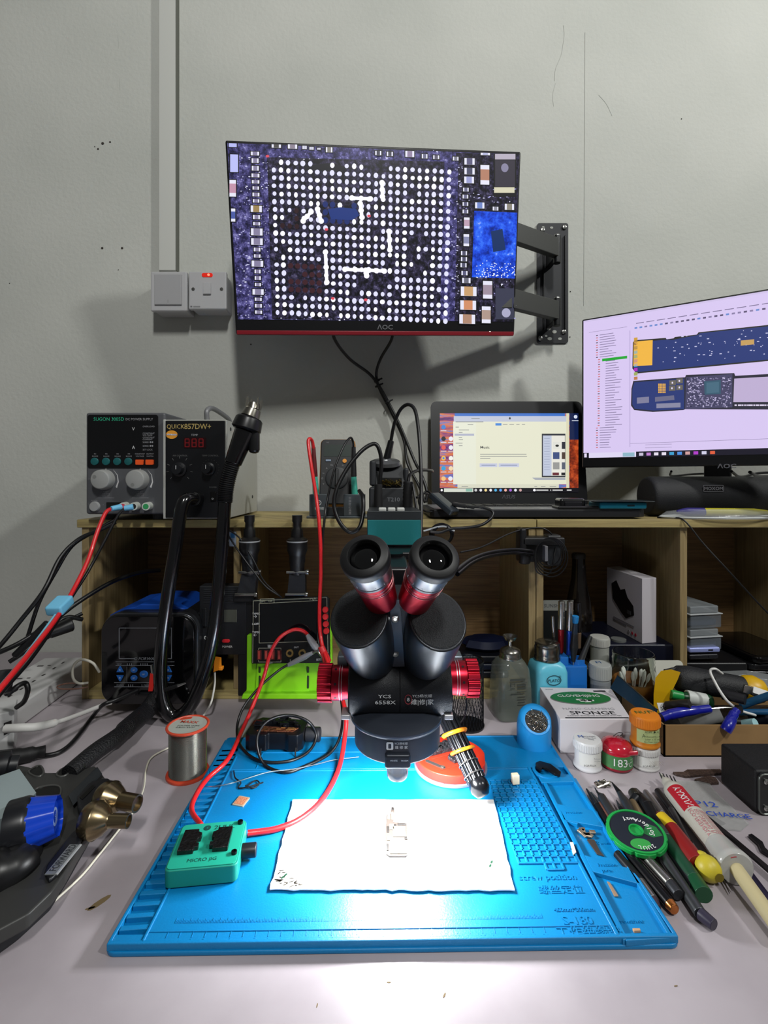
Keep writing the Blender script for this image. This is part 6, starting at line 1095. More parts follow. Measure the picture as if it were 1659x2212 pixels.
jar(1295, .845, 1374, 0, .0165, wj, mat('#8c8e88', .4), 'grubby white lidded jar standing behind the other, next to the glass jar', txt=((' ', -.3, .35, .009, '#55585a'),), z0=.0505, lab='#8e908a')
g = G(); c = W(1295, 0, .845); g.bx(c.x-.03, c.x+.03, .828, .865, .0157, .0503, mat('#2e2a22', .6), .003); solo('dark_block', g, 'dark brown block under the grubby white jar', 'block')
jar(1296, .79, 1432, 0, .0170, mat('#9fa2a0', .4), mat('#878c8c', .4), 'dusty white jar with a blue mark on its lid, in front of the grubby one', txt=(('██', 0, .4, .004, '#6a6c70'),), z0=.0003, lab='#7c8084', lidtxt=(('M', -.1, -.1, .012, '#1c5088'),))
g = G(); c = W(1264, 1452, .77); g.lathe([(.016, 0), (.016, .034), (.019, .035), (.019, .045), (.017, .047), (0, .047)], mat('#1c6a34', .4), T3(c.x+.003, .835, .0157), 28); solo('green_lidded_pot', g, 'green lidded pot half hidden behind the screwdriver holder', 'pot')
c = W(1336, 0, .86); g = G(T3(c.x, .86, .0157)); g.lathe([(.015, 0), (.015, .06), (.012, .064), (.0125, .066), (.0125, .074), (0, .075)], mat('#6c6e6c', .35, alpha=.7), None, 28); solo('small_glass_vial', g, 'small dim vial behind the jar of cotton swabs', 'vial')
# jar with swabs
c = W(1368, 0, .792); M = T3(c.x, .792, .0003); t = thing('glass_jar', 'open clear jar with a ribbed neck holding cotton swabs', 'jar', M.translation); z = lambda p: W(0, p, .785).z
g = G(M); H_ = z(1412); r = .0335; g.shell([(0.0001, 0), (r*.95, 0), (r, .003), (r, H_*.66), (r*.94, H_*.76), (r*.95, H_*.80), (r*.92, H_*.83), (r*.95, H_*.87), (r*.92, H_*.9), (r*.94, H_*.98), (r*.9, H_), (r*.87, H_), (r*.87, H_*.78), (r*.93, H_*.66), (r*.93, .004), (0.0001, .003)], mat('#dfe4df', .02, trans=1, ior=1.38), None, 44); part('glass', g, t)
g = G(M); g.shell([(r*.90, .028), (r*.925, .028), (r*.925, .046), (r*.90, .046)], mat('#b87838', .5, alpha=.5), None, 32); part('tinted_band', g, t, 'amber band')
random.seed(17); sw0 = None; lbs = 'white cotton swab among the swabs in the open clear jar'
for k in range(12):
    a = random.uniform(0, 2*PI); rr = random.uniform(.004, .017); tilt = random.uniform(6, 20)
    K = T3(c.x+rr*math.cos(a)*.6, .792+rr*math.sin(a)*.6, .006) @ RZ(math.degrees(a)) @ RY(tilt)
    if sw0 is None:
        sw0 = thing('cotton_swab', lbs, 'cotton swab', (0, 0, 0), None, 'cotton swabs in the glass jar'); g = G(); g.cyl((0, 0, 0), (0, 0, .046), .0010, mat('#d8d8d4', .6), n=8); part('stick', g, sw0); g = G(); g.lathe([(.0010, .040), (.0023, .043), (.0026, .047), (.0023, .052), (.001, .055), (0, .0555)], mat('#e2e2de', .9), None, 14); part('cotton_bud', g, sw0)
    else: dup(sw0, K, lbs, 'cotton swabs in the glass jar')
    if k == 11: sw0.matrix_world = T3(c.x, .792, .006) @ RY(5)
# card and glass slab
g = G(T3(W(1449, 1432, .79).x, .785, .026) @ RX(66)); g.prism(rrect(-.027, .027, 0, .05, .006), 0, .0006, mat('#b0b0a6', .6)); g.prism([(-.024, .006), (.004, .009), (.004, .012), (-.024, .012)], .0006, .0009, mat('#3a3a38', .6)); g.prism(circ(.013, .009, .0038, 16), .0006, .0009, mat('#3c3038', .6)); solo('white_card', g, 'white card with a round mark propped behind the yellow hand tool', 'card')
P_ = [D(1331, 1462, .064), D(1414, 1530, .064)]
t = thing('glass_slab', 'dark blue glass panel leaning between the sponge box and the jar', 'glass panel', W(1370, 1530, .70)); q = [W(1333, 1460, .735), W(1416, 1532, .665), W(1412, 1556, .668), W(1318, 1486, .735)]
n_ = (q[1]-q[0]).cross(q[3]-q[0]).normalized()*.004
g = G(); g.loft([q, [p+n_ for p in q]], mat('#223a50', .12, .2, coat=.5)); part('panel', g, t)
g = G(); g.loft([[q[0]+Vector((.0, 0, .0015)), q[1]+Vector((0, 0, .0015)), q[1], q[0]], [p+n_*1.3 for p in (q[0]+Vector((0, 0, .0015)), q[1]+Vector((0, 0, .0015)), q[1], q[0])]], mat('#0a1018', .3)); part('edge_frame', g, t, 'black edge')
# ================================================================ SPONGE BOX AND JARS
BQ = [D(1210, 1553, .0465), D(1364, 1553, .0465), D(1321, 1488, .0465), D(1166, 1484, .0465)]
t = thing('sponge_box', 'white sponge box with a green oval badge on its lid', 'box', (.29, .70, 0))
g = G(); g.prism([(p.x, p.y) for p in BQ], .0003, .0465, mat('#c8c4c8', .5), None, .001); part('carton', g, t)
ux = (BQ[1]-BQ[0]).normalized(); uy = (BQ[3]-BQ[0]); uy = (uy-ux*uy.dot(ux)).normalized(); BXM = Matrix(((ux.x, uy.x, 0, BQ[0].x), (ux.y, uy.y, 0, BQ[0].y), (0, 0, 1, .0467), (0, 0, 0, 1)))
def bl_(px, py): p = BXM.inverted() @ D(px, py, .0467); return (p.x, p.y)
g = G(BXM); c = bl_(1254, 1507); g.prism(circ(c[0]-.001, c[1]-.002, .044, 40, .0205), 0, .0001, mat('#6a6c6a', .5), None); g.prism(circ(c[0], c[1], .0435, 40, .020), 0, .0003, mat('#1c6a34', .5)); sh = .18
g.text('CLOVEMIJING', c[0]-.001, c[1]+.002, .0102, wt, T3(0, 0, .0005), 'CENTER', bold=.01); g.text('CLOVEMIJING', c[0], c[1]+.012, .0062, mat('#4a8a5c', .5), T3(0, 0, .0005), 'CENTER'); random.seed(3)
for k in range(7): g.box((c[0]+.003+random.uniform(-.008, .008), c[1]-.010+random.uniform(-.004, .004), .0005), (.009, .0035, .0003), mat('#d0d4d0', .5), 0, None)
part('badge', g, t, 'green oval badge')
g = G(BXM); ik = mat('#18181c', .5); q = bl_(1286, 1543); g.text('SPONGE', q[0]-.002, q[1], .0132, ik, None, 'CENTER', 1.25, .012); q = bl_(1270, 1533); g.text('NANO-CLEANING', q[0]+.002, q[1], .0088, mat('#9a9a9e', .5), T3(0, 0, 0), 'CENTER')
g.text('CLEANING SPONGE FOR SOLDERING IRON TIPS', bl_(1285, 1547)[0], bl_(1285, 1547)[1], .0034, ik, None, 'CENTER'); a = bl_(1222, 1551.5); b = bl_(1357, 1549.6); g.bx(a[0], b[0], a[1], a[1]+.0022, 0, .0003, ik); a = bl_(1281, 1492); g.bx(a[0], a[0]+.018, a[1]-.004, a[1], 0, .0003, mat('#2c2c30', .5)); g.text('SPONGE', bl_(1178, 1489)[0], bl_(1178, 1489)[1]-.001, .003, ik); part('lid_printing', g, t)
w1 = mat('#c9c9c9', .35)
jar(1269, .630, 1594, 0, .0172, w1, mat('#c2c2c4', .35), 'white flux jar with a blue marked lid, left of the red pot', txt=(('BGA FLUX', -.2, .26, .0034, '#3a3c40'), ('flux paste', .35, .5, .0024, '#6a6c70'), ('no clean', .35, .42, .0024, '#6a6c70')), lidtxt=(('M', -.45, 0, .009, '#2c58a8'), ('MECHANIC\nSolder flux\n100g', .15, .1, .0036, '#6c7078')))
jar(1393, .632, 1606, 0, .0172, mat('#bcbab8', .4), mat('#b4b2b0', .4), 'stained white flux jar carrying the orange lidded pot', txt=(('BGA FLUX', -.2, .26, .0034, '#3a3c40'), ('░▒░', .35, .35, .006, '#8a7a68')))
zj = W(0, 1606, .632).z+.0003
jar(1393, .632, 1540, 0, .0178, mat('#d87c1c', .4), mat('#b8701c', .4), 'orange lidded pot with a pale green label on top of the stained jar', txt=(('RELIFE  ● RL', 0, .56, .0032, '#20301c'), ('A', -.6, .42, .006, '#20301c'), ('Advanced flux A-X', .1, .42, .0028, '#20301c'), ('Solder  x 10  ml', 0, .33, .0028, '#20301c'), ('No-Clean rework', 0, .25, .0028, '#20301c')), z0=zj, lidh=.36, lab='#a4b078', lidtxt=(('NUT', -.1, -.1, .010, '#2c6a30'), ('559', .55, .1, .006, '#506a40')))
c = W(1331, 0, .632); M = T3(c.x, .632, .0003); t = thing('solder_paste_pot', 'red domed solder paste pot with a green 183 degree label between two white jars', 'pot', M.translation); H_ = W(0, 1596, .632).z; r = .0192
rp = mat('#a8182c', .15, coat=.6); g = G(M); g.lathe([(r*.9, 0), (r, .002), (r, H_*.12), (r*.98, H_*.14), (r*.98, H_*.62), (r, H_*.64)], mat('#7c1424', .3), None, 40); part('pot', g, t)
g = G(M); g.loft([[((r+.0003)*math.sin(R(a)), -(r+.0003)*math.cos(R(a)), zz) for a in range(-85, 86, 5)]+[((r-.0006)*math.sin(R(a)), -(r-.0006)*math.cos(R(a)), zz) for a in range(85, -86, -5)] for zz in (H_*.14, H_*.60)], mat('#3c7040', .45))
def wrap(g, s, x, zz, sz, m, rr, bold=0):
    g2 = G(); g2.text(s, x, zz, sz, m, None, 'CENTER', 1, bold)
    for v in g2.bm.verts: a = v.co.x/rr; v.co = Vector((rr*math.sin(a), -rr*math.cos(a), v.co.y))
    me = bpy.data.meshes.new('tmp'); g2.bm.to_mesh(me); g2.bm.free(); k = g.mi(m)
    tb = bmesh.new(); tb.from_mesh(me); bpy.data.meshes.remove(me); g.add(tb, m)
wrap(g, '183', -.004, H_*.26, .0135, wt, r+.0006, .003); wrap(g, '°C', .0085, H_*.24, .008, wt, r+.0006); wrap(g, 'MECHANIC', .0165, H_*.46, .0026, mat('#a8c0a0', .5), r+.0006); wrap(g, 'Solder paste', .0165, H_*.38, .0022, mat('#a8c0a0', .5), r+.0006)
part('paper_label', g, t, 'green label reading 183°C')
g = G(M); g.lathe([(r*1.0, H_*.60), (r*1.02, H_*.63), (r*1.0, H_*.76), (r*.88, H_*.88), (r*.6, H_*.97), (r*.3, H_), (0, H_*1.005)], rp, None, 40); g.box((.010, -r*.86, H_*.70), (.018, .004, .006), rp, .002, RZ(6)); part('domed_lid', g, t, 'glossy red domed lid')
# ================================================================ CARDBOARD TRAY WITH TOOLS
kb = mat('#8a6c44', .75, var=.06, scale=30); TY0 = .652; TY1 = .770; X0 = .372; X1 = .72; HT = .042
t = thing('cardboard_tray', 'open brown cardboard tray filled with hand tools at the right', 'tray', ((X0+X1)/2, .72, 0))
g = G(); g.bx(X0, X1, TY0, TY0+.002, 0, HT, kb); g.bx(X0, X1, TY1-.002, TY1, 0, HT, kb); g.bx(X0, X0+.002, TY0, TY1, 0, HT, kb); g.bx(X1-.002, X1, TY0, TY1, 0, HT, kb); g.bx(X0, X1, TY0, TY1, 0, .002, kb); part('carton', g, t)
g = G(); g.bx(X0+.004, X1-.004, TY0+.004, TY1-.004, .002, .018, mat('#0d0d10', .5, bump=1, scale=60), .004); solo('black_cloth', g, 'dark cloth lining the bottom of the cardboard tray', 'cloth')
ye = mat('#c89c0c', .4); bkr = mat('#17181b', .6, bump=.4, scale=500)
t = thing('power_tool', 'yellow and black rubber handled power tool lying across the cardboard tray', 'tool', W(1540, 1480, .74)); A = W(1458, 1464, .735); B = W(1640, 1492, .72); fr = frame(A, B); L_ = (B-A).length
g = G(fr); g.loft([[(x*a_, y*b_, z_) for x, y in circ(0, 0, 1, 28)] for z_, a_, b_ in ((-.004, .012, .012), (.004, .019, .018), (.018, .0215, .020), (.05, .019, .018), (.085, .018, .017), (L_*.82, .0165, .016))], bkr); part('rubber_grip', g, t, 'black rubber grip')
g = G(fr); g.loft([[(x*a_, y*b_, z_) for x, y in circ(0, 0, 1, 28)] for z_, a_, b_ in ((L_*.80, .017, .0165), (L_*.84, .020, .019), (L_*.93, .0215, .020), (L_*1.02, .017, .016), (L_*1.06, .008, .008))], ye); part('tail_cap', g, t, 'yellow tail')
g = G(); P = [(1416, 1464), (1428, 1449), (1450, 1446), (1470, 1452), (1464, 1468), (1452, 1492), (1456, 1510), (1440, 1540), (1412, 1545), (1412, 1500)]
g.loft([[W(x, y, yy) for x, y in P] for yy in (.712, .755)], ye); part('head', g, t, 'yellow head')
g = G(); g.tube([W(1436, 1450, .735), W(1470, 1444, .737), W(1510, 1450, .735)], .003, bkr); part('ridge', g, t)
wht = mat('#cfcfcc', .4)
cable('white_usb_cable', [W(1560, 1455, .71), W(1545, 1445, .70), W(1534, 1450, .70), W(1545, 1475, .69), W(1560, 1500, .68), W(1575, 1518, .675), W(1600, 1535, .675), W(1632, 1545, .675)], .0018, wht, 'white cable bent over the yellow and black tool')
t = thing('usb_connector', 'white cable plug with a bare metal tip at the right end of the cardboard tray', 'plug', W(1630, 1497, .69)); g = G(); g.cyl(W(1625, 1492, .69), W(1662, 1505, .68), .0068, wht, n=4, bev=.001); part('housing', g, t); g = G(frame(W(1607, 1487, .692), W(1627, 1493, .69))); g.box((0, 0, .006), (.004, .011, .014), mat('#8c8a84', .25, .9), .0005); part('metal_tip', g, t, 'bare metal tip')
def cap(px, py, px2, py2, yy, yy2, prof, m): g = G(frame(W(px, py, yy), W(px2, py2, yy2))); g.lathe(prof, m, None, 24); return g
t = thing('glue_bottle', 'green capped glue bottle lying in the cardboard tray', 'bottle', W(1480, 1510, .705)); L_ = (W(1530, 1515, .705)-W(1452, 1500, .71)).length
g = cap(1452, 1500, 1530, 1515, .71, .705, [(.0035, .012), (.009, .022), (.0095, L_), (.008, L_+.004)], mat('#123c20', .3)); part('bottle', g, t); g = cap(1452, 1500, 1530, 1515, .71, .705, [(.0058, -.002), (.0066, 0), (.006, .014)], mat('#18803c', .4)); part('cap', g, t, 'green cap'); g = cap(1452, 1500, 1530, 1515, .71, .705, [(.0099, L_*.40), (.0099, L_*.92)], mat('#b8bcb8', .5)); part('paper_label', g, t, 'white label')
nb = mat('#10188a', .3, coat=.4)
t = thing('pliers', 'blue handled pliers lying along the front of the cardboard tray', 'pliers', W(1500, 1545, .665))
g = G(); g.tube([W(1429, 1550, .666), W(1450, 1543, .668), W(1490, 1536, .67), W(1532, 1531, .675)], [.006, .0068, .0062, .0055], nb, n=16); part('handle', g, t, 'dark blue handle')
g = G(); g.tube([W(1567, 1578, .649), W(1574, 1566, .650), W(1584, 1545, .664), W(1592, 1534, .668)], [.0068, .0068, .0058, .0048], nb, n=16); part('handle', g, t, 'dark blue handle')
g = G(); g.tube([W(1530, 1532, .675), W(1560, 1529, .676), W(1590, 1529, .674)], .0012, STEEL(), n=6); g.cyl(W(1588, 1531, .675), W(1600, 1533, .668), .005, mat('#3c3a3c', .35, .8), n=16); part('joint', g, t, 'steel joint')
for k, (a, b, r, m_, lb, nm) in enumerate((((1580, 1540), (1662, 1538), .004, mat('#1c5078', .35), 'blue handled tool at the right end of the cardboard tray', 'tool'), ((1600, 1525), (1670, 1500), .005, mat('#174a6c', .35), 'teal blue shaft under the white cable plug', 'tool'), ((1592, 1568), (1632, 1562), .006, mat('#9cc4c8', .5), 'pale teal capped marker at the front of the cardboard tray', 'marker'), ((1470, 1562), (1560, 1545), .0085, mat('#a8aaa8', .12, alpha=.4), 'clear tube lying under the blue pliers', 'tube'), ((1520, 1555), (1600, 1560), .006, mat('#15161a', .4), 'black rod behind the clear tube', 'rod'), ((1440, 1525), (1490, 1520), .006, mat('#24211e', .5), 'dark rod beside the green capped bottle', 'rod'), ((1628, 1560), (1690, 1540), .013, mat('#0c0e1a', .4), 'dark blue pouch at the right front of the cardboard tray', 'pouch'), ((1560, 1500), (1610, 1512), .007, mat('#141418', .5), 'black sleeve beneath the white cable', 'sleeve'))):
    g = G(); g.tube([W(a[0], a[1], .69), W((a[0]+b[0])/2, (a[1]+b[1])/2-1, .68), W(b[0], b[1], .67)], r, m_, n=14); solo(('blue_tool', 'teal_shaft', 'capped_marker', 'clear_tube', 'black_rod', 'dark_rod', 'dark_pouch', 'black_sleeve')[k], g, lb, nm)
g = G(T3(W(1443, 1533, .69)) @ RX(55)); g.box((0, 0, 0), (.026, .018, .0006), mat('#c0c0be', .6)); random.seed(2)
for k in range(13): g.box((-.002+k*.0011, -.002, .0004), (random.choice((.0003, .0006)), .010, .0002), mat('#202020', .6))
g.text('*', -.010, -.008, .018, mat('#202020', .6), T3(0, 0, .0006)); solo('barcode_label', g, 'white barcode label lying above the blue pliers handle', 'label')
# ================================================================ RIGHT PART OF THE DESK
FQ = [D(1563, 1757), D(1660, 1830)]
t = thing('cooling_fan_box', 'black boxy blower cut off by the right edge with a screwed square plate', 'fan', (.45, .57, 0)); bm_ = mat('#0b0b0d', .6, bump=.3, scale=500)
g = G(); za = .048; X_ = .4095; g.bx(X_, X_+.09, .5405, .598, .0003, za, bm_, .003); part('housing', g, t)
MF = T3(X_, .5405, 0); g = G(MF); g.prism(rrect(.001, .085, .0015, za-.002, .006), 0, .003, mat('#1a1b1c', .4), FRONT, .0008); g.shell([(.017, .003), (.021, .003), (.021, .0045), (.017, .0045)], BLK(), T3(.034, 0, .024) @ FRONT, 32)
g.tube([(x, -.003, z) for x, z in rrect(.0015, .0845, .002, za-.0025, .006)], .0009, mat('#5c605c', .35, .6), n=6, sub=1, closed=True); fpl = part('front_plate', g, t)
for x, z in ((.009, .009), (.009, za-.010)): g = G(MF); g.lathe([(.0032, .003), (.0032, .0042), (.0018, .0052), (.0012, .004), (0, .004)], STEEL(), T3(x, 0, z) @ FRONT, 16); part('screw', g, fpl, 'bright screw')
g = G(MF)
for k in range(7): g.box((0, 0, 0), (.003, .0012, .013), BLK(), .0004, T3(.034, -.0025, .024) @ RY(k*51) @ T3(0, 0, .009) @ RZ(30))
part('fan_blades', g, t)
def lying(pts, r, m, n=16, z=None, taper=None): return
def pen(name, label, cat, segs, group=None):        # segs: list of (px, py, radius) stations with materials between; lies on the desk
    t = None; P = []
    for px, py, r, z, m, nm in segs: P.append((D(px, py, z), r, m, nm))
    t = thing(name, label, cat, P[len(P)//2][0], None, group)
    for k in range(len(P)-1):
        a, ra, m, nm = P[k]; b, rb, _, _ = P[k+1]
        if m is None: continue
        g = G(); g.cyl(a, b, ra, m, rb, n=18, bev=0 if min(ra, rb) < .001 else .0005); part(nm, g, t)
    return t
sg = mat('#5c5f62', .3, .85); dg = mat('#1d1f22', .35, .5); brn = mat('#5c3a30', .5)
Z1 = .0055
pen('tweezers', 'dark slim tweezers lying closest to the mat edge behind the brown handled pick', 'tweezers', [(1267, 1704, .001, .004, mat('#26282c', .3, .7), 'tip'), (1290, 1740, .0035, .005, mat('#26282c', .3, .7), 'blade'), (1333, 1815, .0045, .005, None, '')])
pen('brown_pick', 'pick with a reddish brown handle left of the green solder wick reel', 'pick', [(1277, 1712, .0012, .004, sg, 'hook'), (1297, 1738, .0035, .005, brn, 'handle'), (1326, 1785, .0045, .005, None, '')])
pen('dental_pick', 'bright steel hooked pick above the green solder wick reel', 'pick', [(1285, 1702, .0006, .012, mat('#3a3a3a', .3, .8), 'tip'), (1291, 1712, .0012, .012, mat('#3a3a3a', .3, .8), 'neck'), (1300, 1722, .0045, .010, sg, 'handle'), (1345, 1795, .005, .009, None, '')])
pen('steel_spudger', 'steel handled scraper with a dark pointed tip above the green reel', 'scraper', [(1321, 1689, .0005, .016, mat('#202224', .35, .6), 'tip'), (1338, 1712, .0030, .013, sg, 'handle'), (1352, 1735, .0052, .010, sg, 'handle'), (1378, 1785, .0052, .009, None, '')])
pen('thin_needle_tool', 'thin steel needle tool between the two steel scrapers', 'needle', [(1331, 1728, .0004, .009, sg, 'needle'), (1340, 1745, .002, .008, dg, 'handle'), (1362, 1790, .0036, .007, None, '')])
pen('wooden_pick', 'pick with a tan wooden handle and dark collar above the green reel', 'pick', [(1368, 1712, .0058, .010, mat('#3c3c36', .3, .7), 'collar'), (1374, 1722, .0055, .010, dg, 'collar'), (1366, 1732, .0040, .008, mat('#6c5c44', .5), 'handle'), (1395, 1785, .0048, .008, None, '')])
pen('black_scraper', 'wide black scraper lying beside the tan wooden pick', 'scraper', [(1372, 1710, .0045, .007, dg, 'blade'), (1400, 1745, .0075, .008, dg, 'handle'), (1432, 1800, .0065, .008, None, '')])
pen('grey_spatula', 'flat grey spatula lying left of the white flux syringe', 'spatula', [(1394, 1710, .003, .003, mat('#8c8c90', .35, .8), 'blade'), (1430, 1760, .0042, .004, mat('#77777c', .35, .8), 'shaft'), (1450, 1800, .003, .004, None, '')])
pen('black_tweezers', 'dark tipped tweezers lying just behind the white flux syringe', 'tweezers', [(1420, 1708, .0035, .006, mat('#2a2a2e', .3, .6), 'tip'), (1450, 1750, .004, .006, mat('#55565a', .3, .8), 'blade'), (1490, 1820, .003, .006, None, '')])
pen('black_pen_tool', 'black pen tool with a chrome middle nearest the mat below the green reel', 'tool', [(1333, 1845, .0042, .005, dg, 'barrel'), (1385, 1905, .0042, .005, mat('#a8a8a4', .2, .95), 'chrome_band'), (1412, 1944, .0042, .005, mat('#33242c', .35), 'end'), (1421, 1962, .0028, .005, None, '')])
pen('copper_ended_driver', 'black screwdriver with a shiny copper end below the green reel', 'screwdriver', [(1358, 1845, .0046, .006, mat('#101114', .25, .4), 'barrel'), (1447, 1953, .0050, .006, mat('#b8703c', .2, .95), 'copper_end'), (1458, 1966, .0042, .006, None, '')])
pen('chrome_driver', 'shiny steel screwdriver with a dark knurled end below the green reel', 'screwdriver', [(1385, 1842, .0048, .007, mat('#a0a09a', .22, .95), 'barrel'), (1448, 1910, .0050, .007, mat('#3c3e42', .35, .6), 'end'), (1466, 1934, .0048, .007, None, '')])
pen('long_grey_driver', 'longest grey screwdriver with a violet tip reaching closest to the viewer', 'screwdriver', [(1420, 1828, .0062, .008, mat('#34363a', .35, .5), 'barrel'), (1432, 1850, .0050, .007, sg, 'shaft'), (1513, 1974, .0052, .006, mat('#2c2838', .35), 'end'), (1543, 1999, .0046, .006, None, '')])
pen('green_driver', 'dark green handled screwdriver ending beside the yellow bulb', 'screwdriver', [(1408, 1758, .0062, .008, mat('#4c5254', .3, .5), 'shaft'), (1440, 1815, .0068, .008, mat('#123c28', .4), 'handle'), (1500, 1900, .0066, .007, mat('#0f4428', .4), 'end'), (1521, 1934, .0075, .007, None, '')])
pen('grey_shafted_driver', 'slim dark driver squeezed between the grey driver and the green one', 'screwdriver', [(1452, 1845, .0042, .006, mat('#2e3034', .4, .3), 'barrel'), (1500, 1915, .0046, .006, None, '')])
t = pen('bulb_handled_knife', 'red and yellow handled craft knife ending in a yellow bulb', 'knife', [(1384, 1713, .0012, .012, mat('#1c1c1e', .35, .6), 'blade'), (1418, 1755, .0022, .012, mat('#4a1c14', .4), 'ferrule'), (1427, 1766, .0070, .011, mat('#c0a41c', .45), 'yellow_collar'), (1450, 1792, .0082, .010, mat('#7c1414', .45), 'red_handle'), (1508, 1868, .0088, .010, None, '')])
g = G(); yb_ = mat('#b8a82c', .45); c1 = D(1516, 1860, .011); c2 = D(1530, 1876, .011); g.ball(tuple(c1), .0082, yb_, n=20); g.ball(tuple(c2), .0108, yb_, n=24); g.lathe([(.003, .0), (.004, .0015), (.0015, .0016)], mat('#6a5c10', .6), T3(c2.x+.003, c2.y-.0095, c2.z) @ FRONT, 16); part('bulb', g, t, 'yellow bulb')
# solder wick reel
RM_ = T3(D(1374, 1796, .017)) @ RX(7) @ RY(-3) @ Matrix.Scale(.80, 4); t = thing('solder_wick_reel', 'green solder wick reel with black label resting on the pens', 'reel', RM_.translation)
gg = mat('#128a3c', .4); g = G(RM_); pts = []
for k in range(72):
    a = k*5; r = .0345 if (k % 9) not in (3,) else .0325; pts.append((r*math.cos(R(a)), r*math.sin(R(a))))
g.prism(pts, -.0045, .0005, gg, None, .0005); g.shell([(.0305, .0005), (.033, .0005), (.033, .0018), (.0305, .0018)], gg, None, 56); part('reel_body', g, t)
g = G(RM_); g.shell([(.0078, .0006), (.030, .0006), (.030, .0010), (.0078, .0010)], mat('#101822', .4), None, 56); lg = mat('#2c8a3c', .5)
g.prism([(x, y) for x, y in circ(-.004, -.019, .012, 28, .0078)], .0009, .0012, lg); g.prism([(.006, -.004), (.016, -.011), (.028, -.009), (.027, .004), (.018, .010), (.012, .003)][::-1], .0009, .0012, mat('#1c6a34', .5))
def arc(s, r, a0, da, sz, m, flip):
    for k, ch in enumerate(s):
        a = a0+da*k; g.text(ch, 0, 0, sz, m, T3(r*math.cos(R(a)), r*math.sin(R(a)), .0014) @ RZ(a+(90 if flip else -90)), 'CENTER', 1, .01)
arc('SolderAway', .0205, -22, 14.5, .0085, wt, True); arc('2UUL', .0225, -82, -14, .0078, wt, False) if 0 else None
for k, ch in enumerate('2UUL'): a = -68-13*k; g.text(ch, 0, 0, .0072, wt, T3(.0225*math.cos(R(a)), .0225*math.sin(R(a)), .0014) @ RZ(a+90) @ RZ(180), 'CENTER', 1, .01)
part('label_disc', g, t, 'black label with white lettering')
g = G(RM_); g.shell([(.0058, -.003), (.0085, -.003), (.0085, .003), (.0072, .003)], gg, None, 32); g.lathe([(.0058, -.002), (0, -.002)], mat('#0c3c20', .6), None, 24); part('hub', g, t, 'green hub')
# flux syringe
A = D(1426, 1672, .012); B = D(1592, 1878, .015); fr = frame(A, B); L_ = (B-A).length; t = thing('flux_syringe', 'white and clear flux syringe with red printing lying across the pens', 'syringe', B); wx = mat('#b4b2a8', .4)
g = G(fr); g.lathe([(.0012, 0), (.0022, .004), (.003, .012), (.0055, .016), (.0062, .022), (.0062, .026), (.0105, .032), (.0112, .038), (.0112, L_*.83)], wx, None, 40); part('barrel', g, t)
g = G(fr); g.lathe([(.0114, L_*.80), (.0118, L_*.81), (.0125, L_*.9), (.0152, L_*.955), (.0158, L_*.985), (.014, L_), (0, L_)], mat('#b8b8b4', .2, alpha=.75), None, 40); part('plunger_flange', g, t, 'clear flange')
up_ = (fr.inverted().to_3x3() @ Vector((-.1, -.45, 1))).normalized(); ang = math.degrees(math.atan2(up_.y, up_.x))
LM_ = fr @ RZ(ang)
def band(g, z0, z1, a0, a1, m, r=.0114):
    st = [a0+(a1-a0)*i/12 for i in range(13)]
    g.loft([[(r*math.cos(R(a)), r*math.sin(R(a)), z) for a in st]+[((r-.0004)*math.cos(R(a)), (r-.0004)*math.sin(R(a)), z) for a in st[::-1]] for z in (z0, z1)], m)
def curl(g, s, z, a, sz, m, M, r=.0116, bold=0):
    g2 = G(); g2.text(s, 0, 0, sz, m, None, 'LEFT', 1, bold)
    for v in g2.bm.verts: q = R(a)-v.co.y/r*(-1); zz = z+v.co.x; v.co = Vector((r*math.cos(q), r*math.sin(q), zz))
    me = bpy.data.meshes.new('tmp'); g2.bm.to_mesh(me); g2.bm.free(); tb = bmesh.new(); tb.from_mesh(me); bpy.data.meshes.remove(me); g.add(tb, m)
g = G(LM_); rdm = mat('#a81828', .45); pk = mat('#b87078', .5); band(g, .040, .078, -38, 62, rdm); curl(g, 'YAXUN', .044, -4, .0098, wt, None, bold=.01)
curl(g, 'ECO-FRIENDLY', .080, 22, .0058, pk, None); curl(g, 'SOLDERING FLUX', .083, -2, .0056, pk, None)
for k in range(4): curl(g, 'High activity paste rework BGA PCB', .084, -14-k*9, .0028, pk, None)
band(g, .128, .150, -2, 24, rdm, .01145); curl(g, 'YX-850', .130, 4, .0052, wt, None); part('printed_label', g, t, 'red and pink printing')
g = G(); g.cyl(B+(B-A).normalized()*-.004, D(1700, 2030, .010), .0062, mat('#b8ac84', .5), n=20, bev=.001); part('plunger_rod', g, t, 'cream plunger rod')
# tweezers behind, bags, blades
t = thing('steel_tweezers', 'long dark steel tweezers lying right of the flux syringe', 'tweezers', D(1600, 1860, .004)); ts = mat('#4c4a4a', .32, .85)
g = G(); g.loft([[D(1497, 1741, .004), D(1500, 1738, .006), D(1503, 1742, .005)], [D(1560, 1800, .003), D(1572, 1796, .009), D(1578, 1806, .004)], [D(1680, 1902, .002), D(1690, 1895, .010), D(1692, 1915, .003)]], ts); part('upper_blade', g, t)
g = G(); g.loft([[D(1480, 1712, .003), D(1484, 1710, .005), D(1486, 1714, .004)], [D(1552, 1806, .001), D(1566, 1806, .004), D(1566, 1816, .002)], [D(1640, 1940, .001), D(1700, 1980, .004), D(1690, 1990, .001)]], mat('#3c3650', .35, .6)); part('lower_blade', g, t)
for k, (a, b) in enumerate((((1552, 1878), (1582, 1924)), ((1556, 1886), (1576, 1930)))):
    g = G(); g.cyl(D(*a, .006), D(*b, .003), .0012, ts, .0003, n=8); solo('needle_tip', g, ('longer', 'shorter')[k]+' of the two fine needle points sticking out beside the yellow bulb', 'needle', 'needle points')
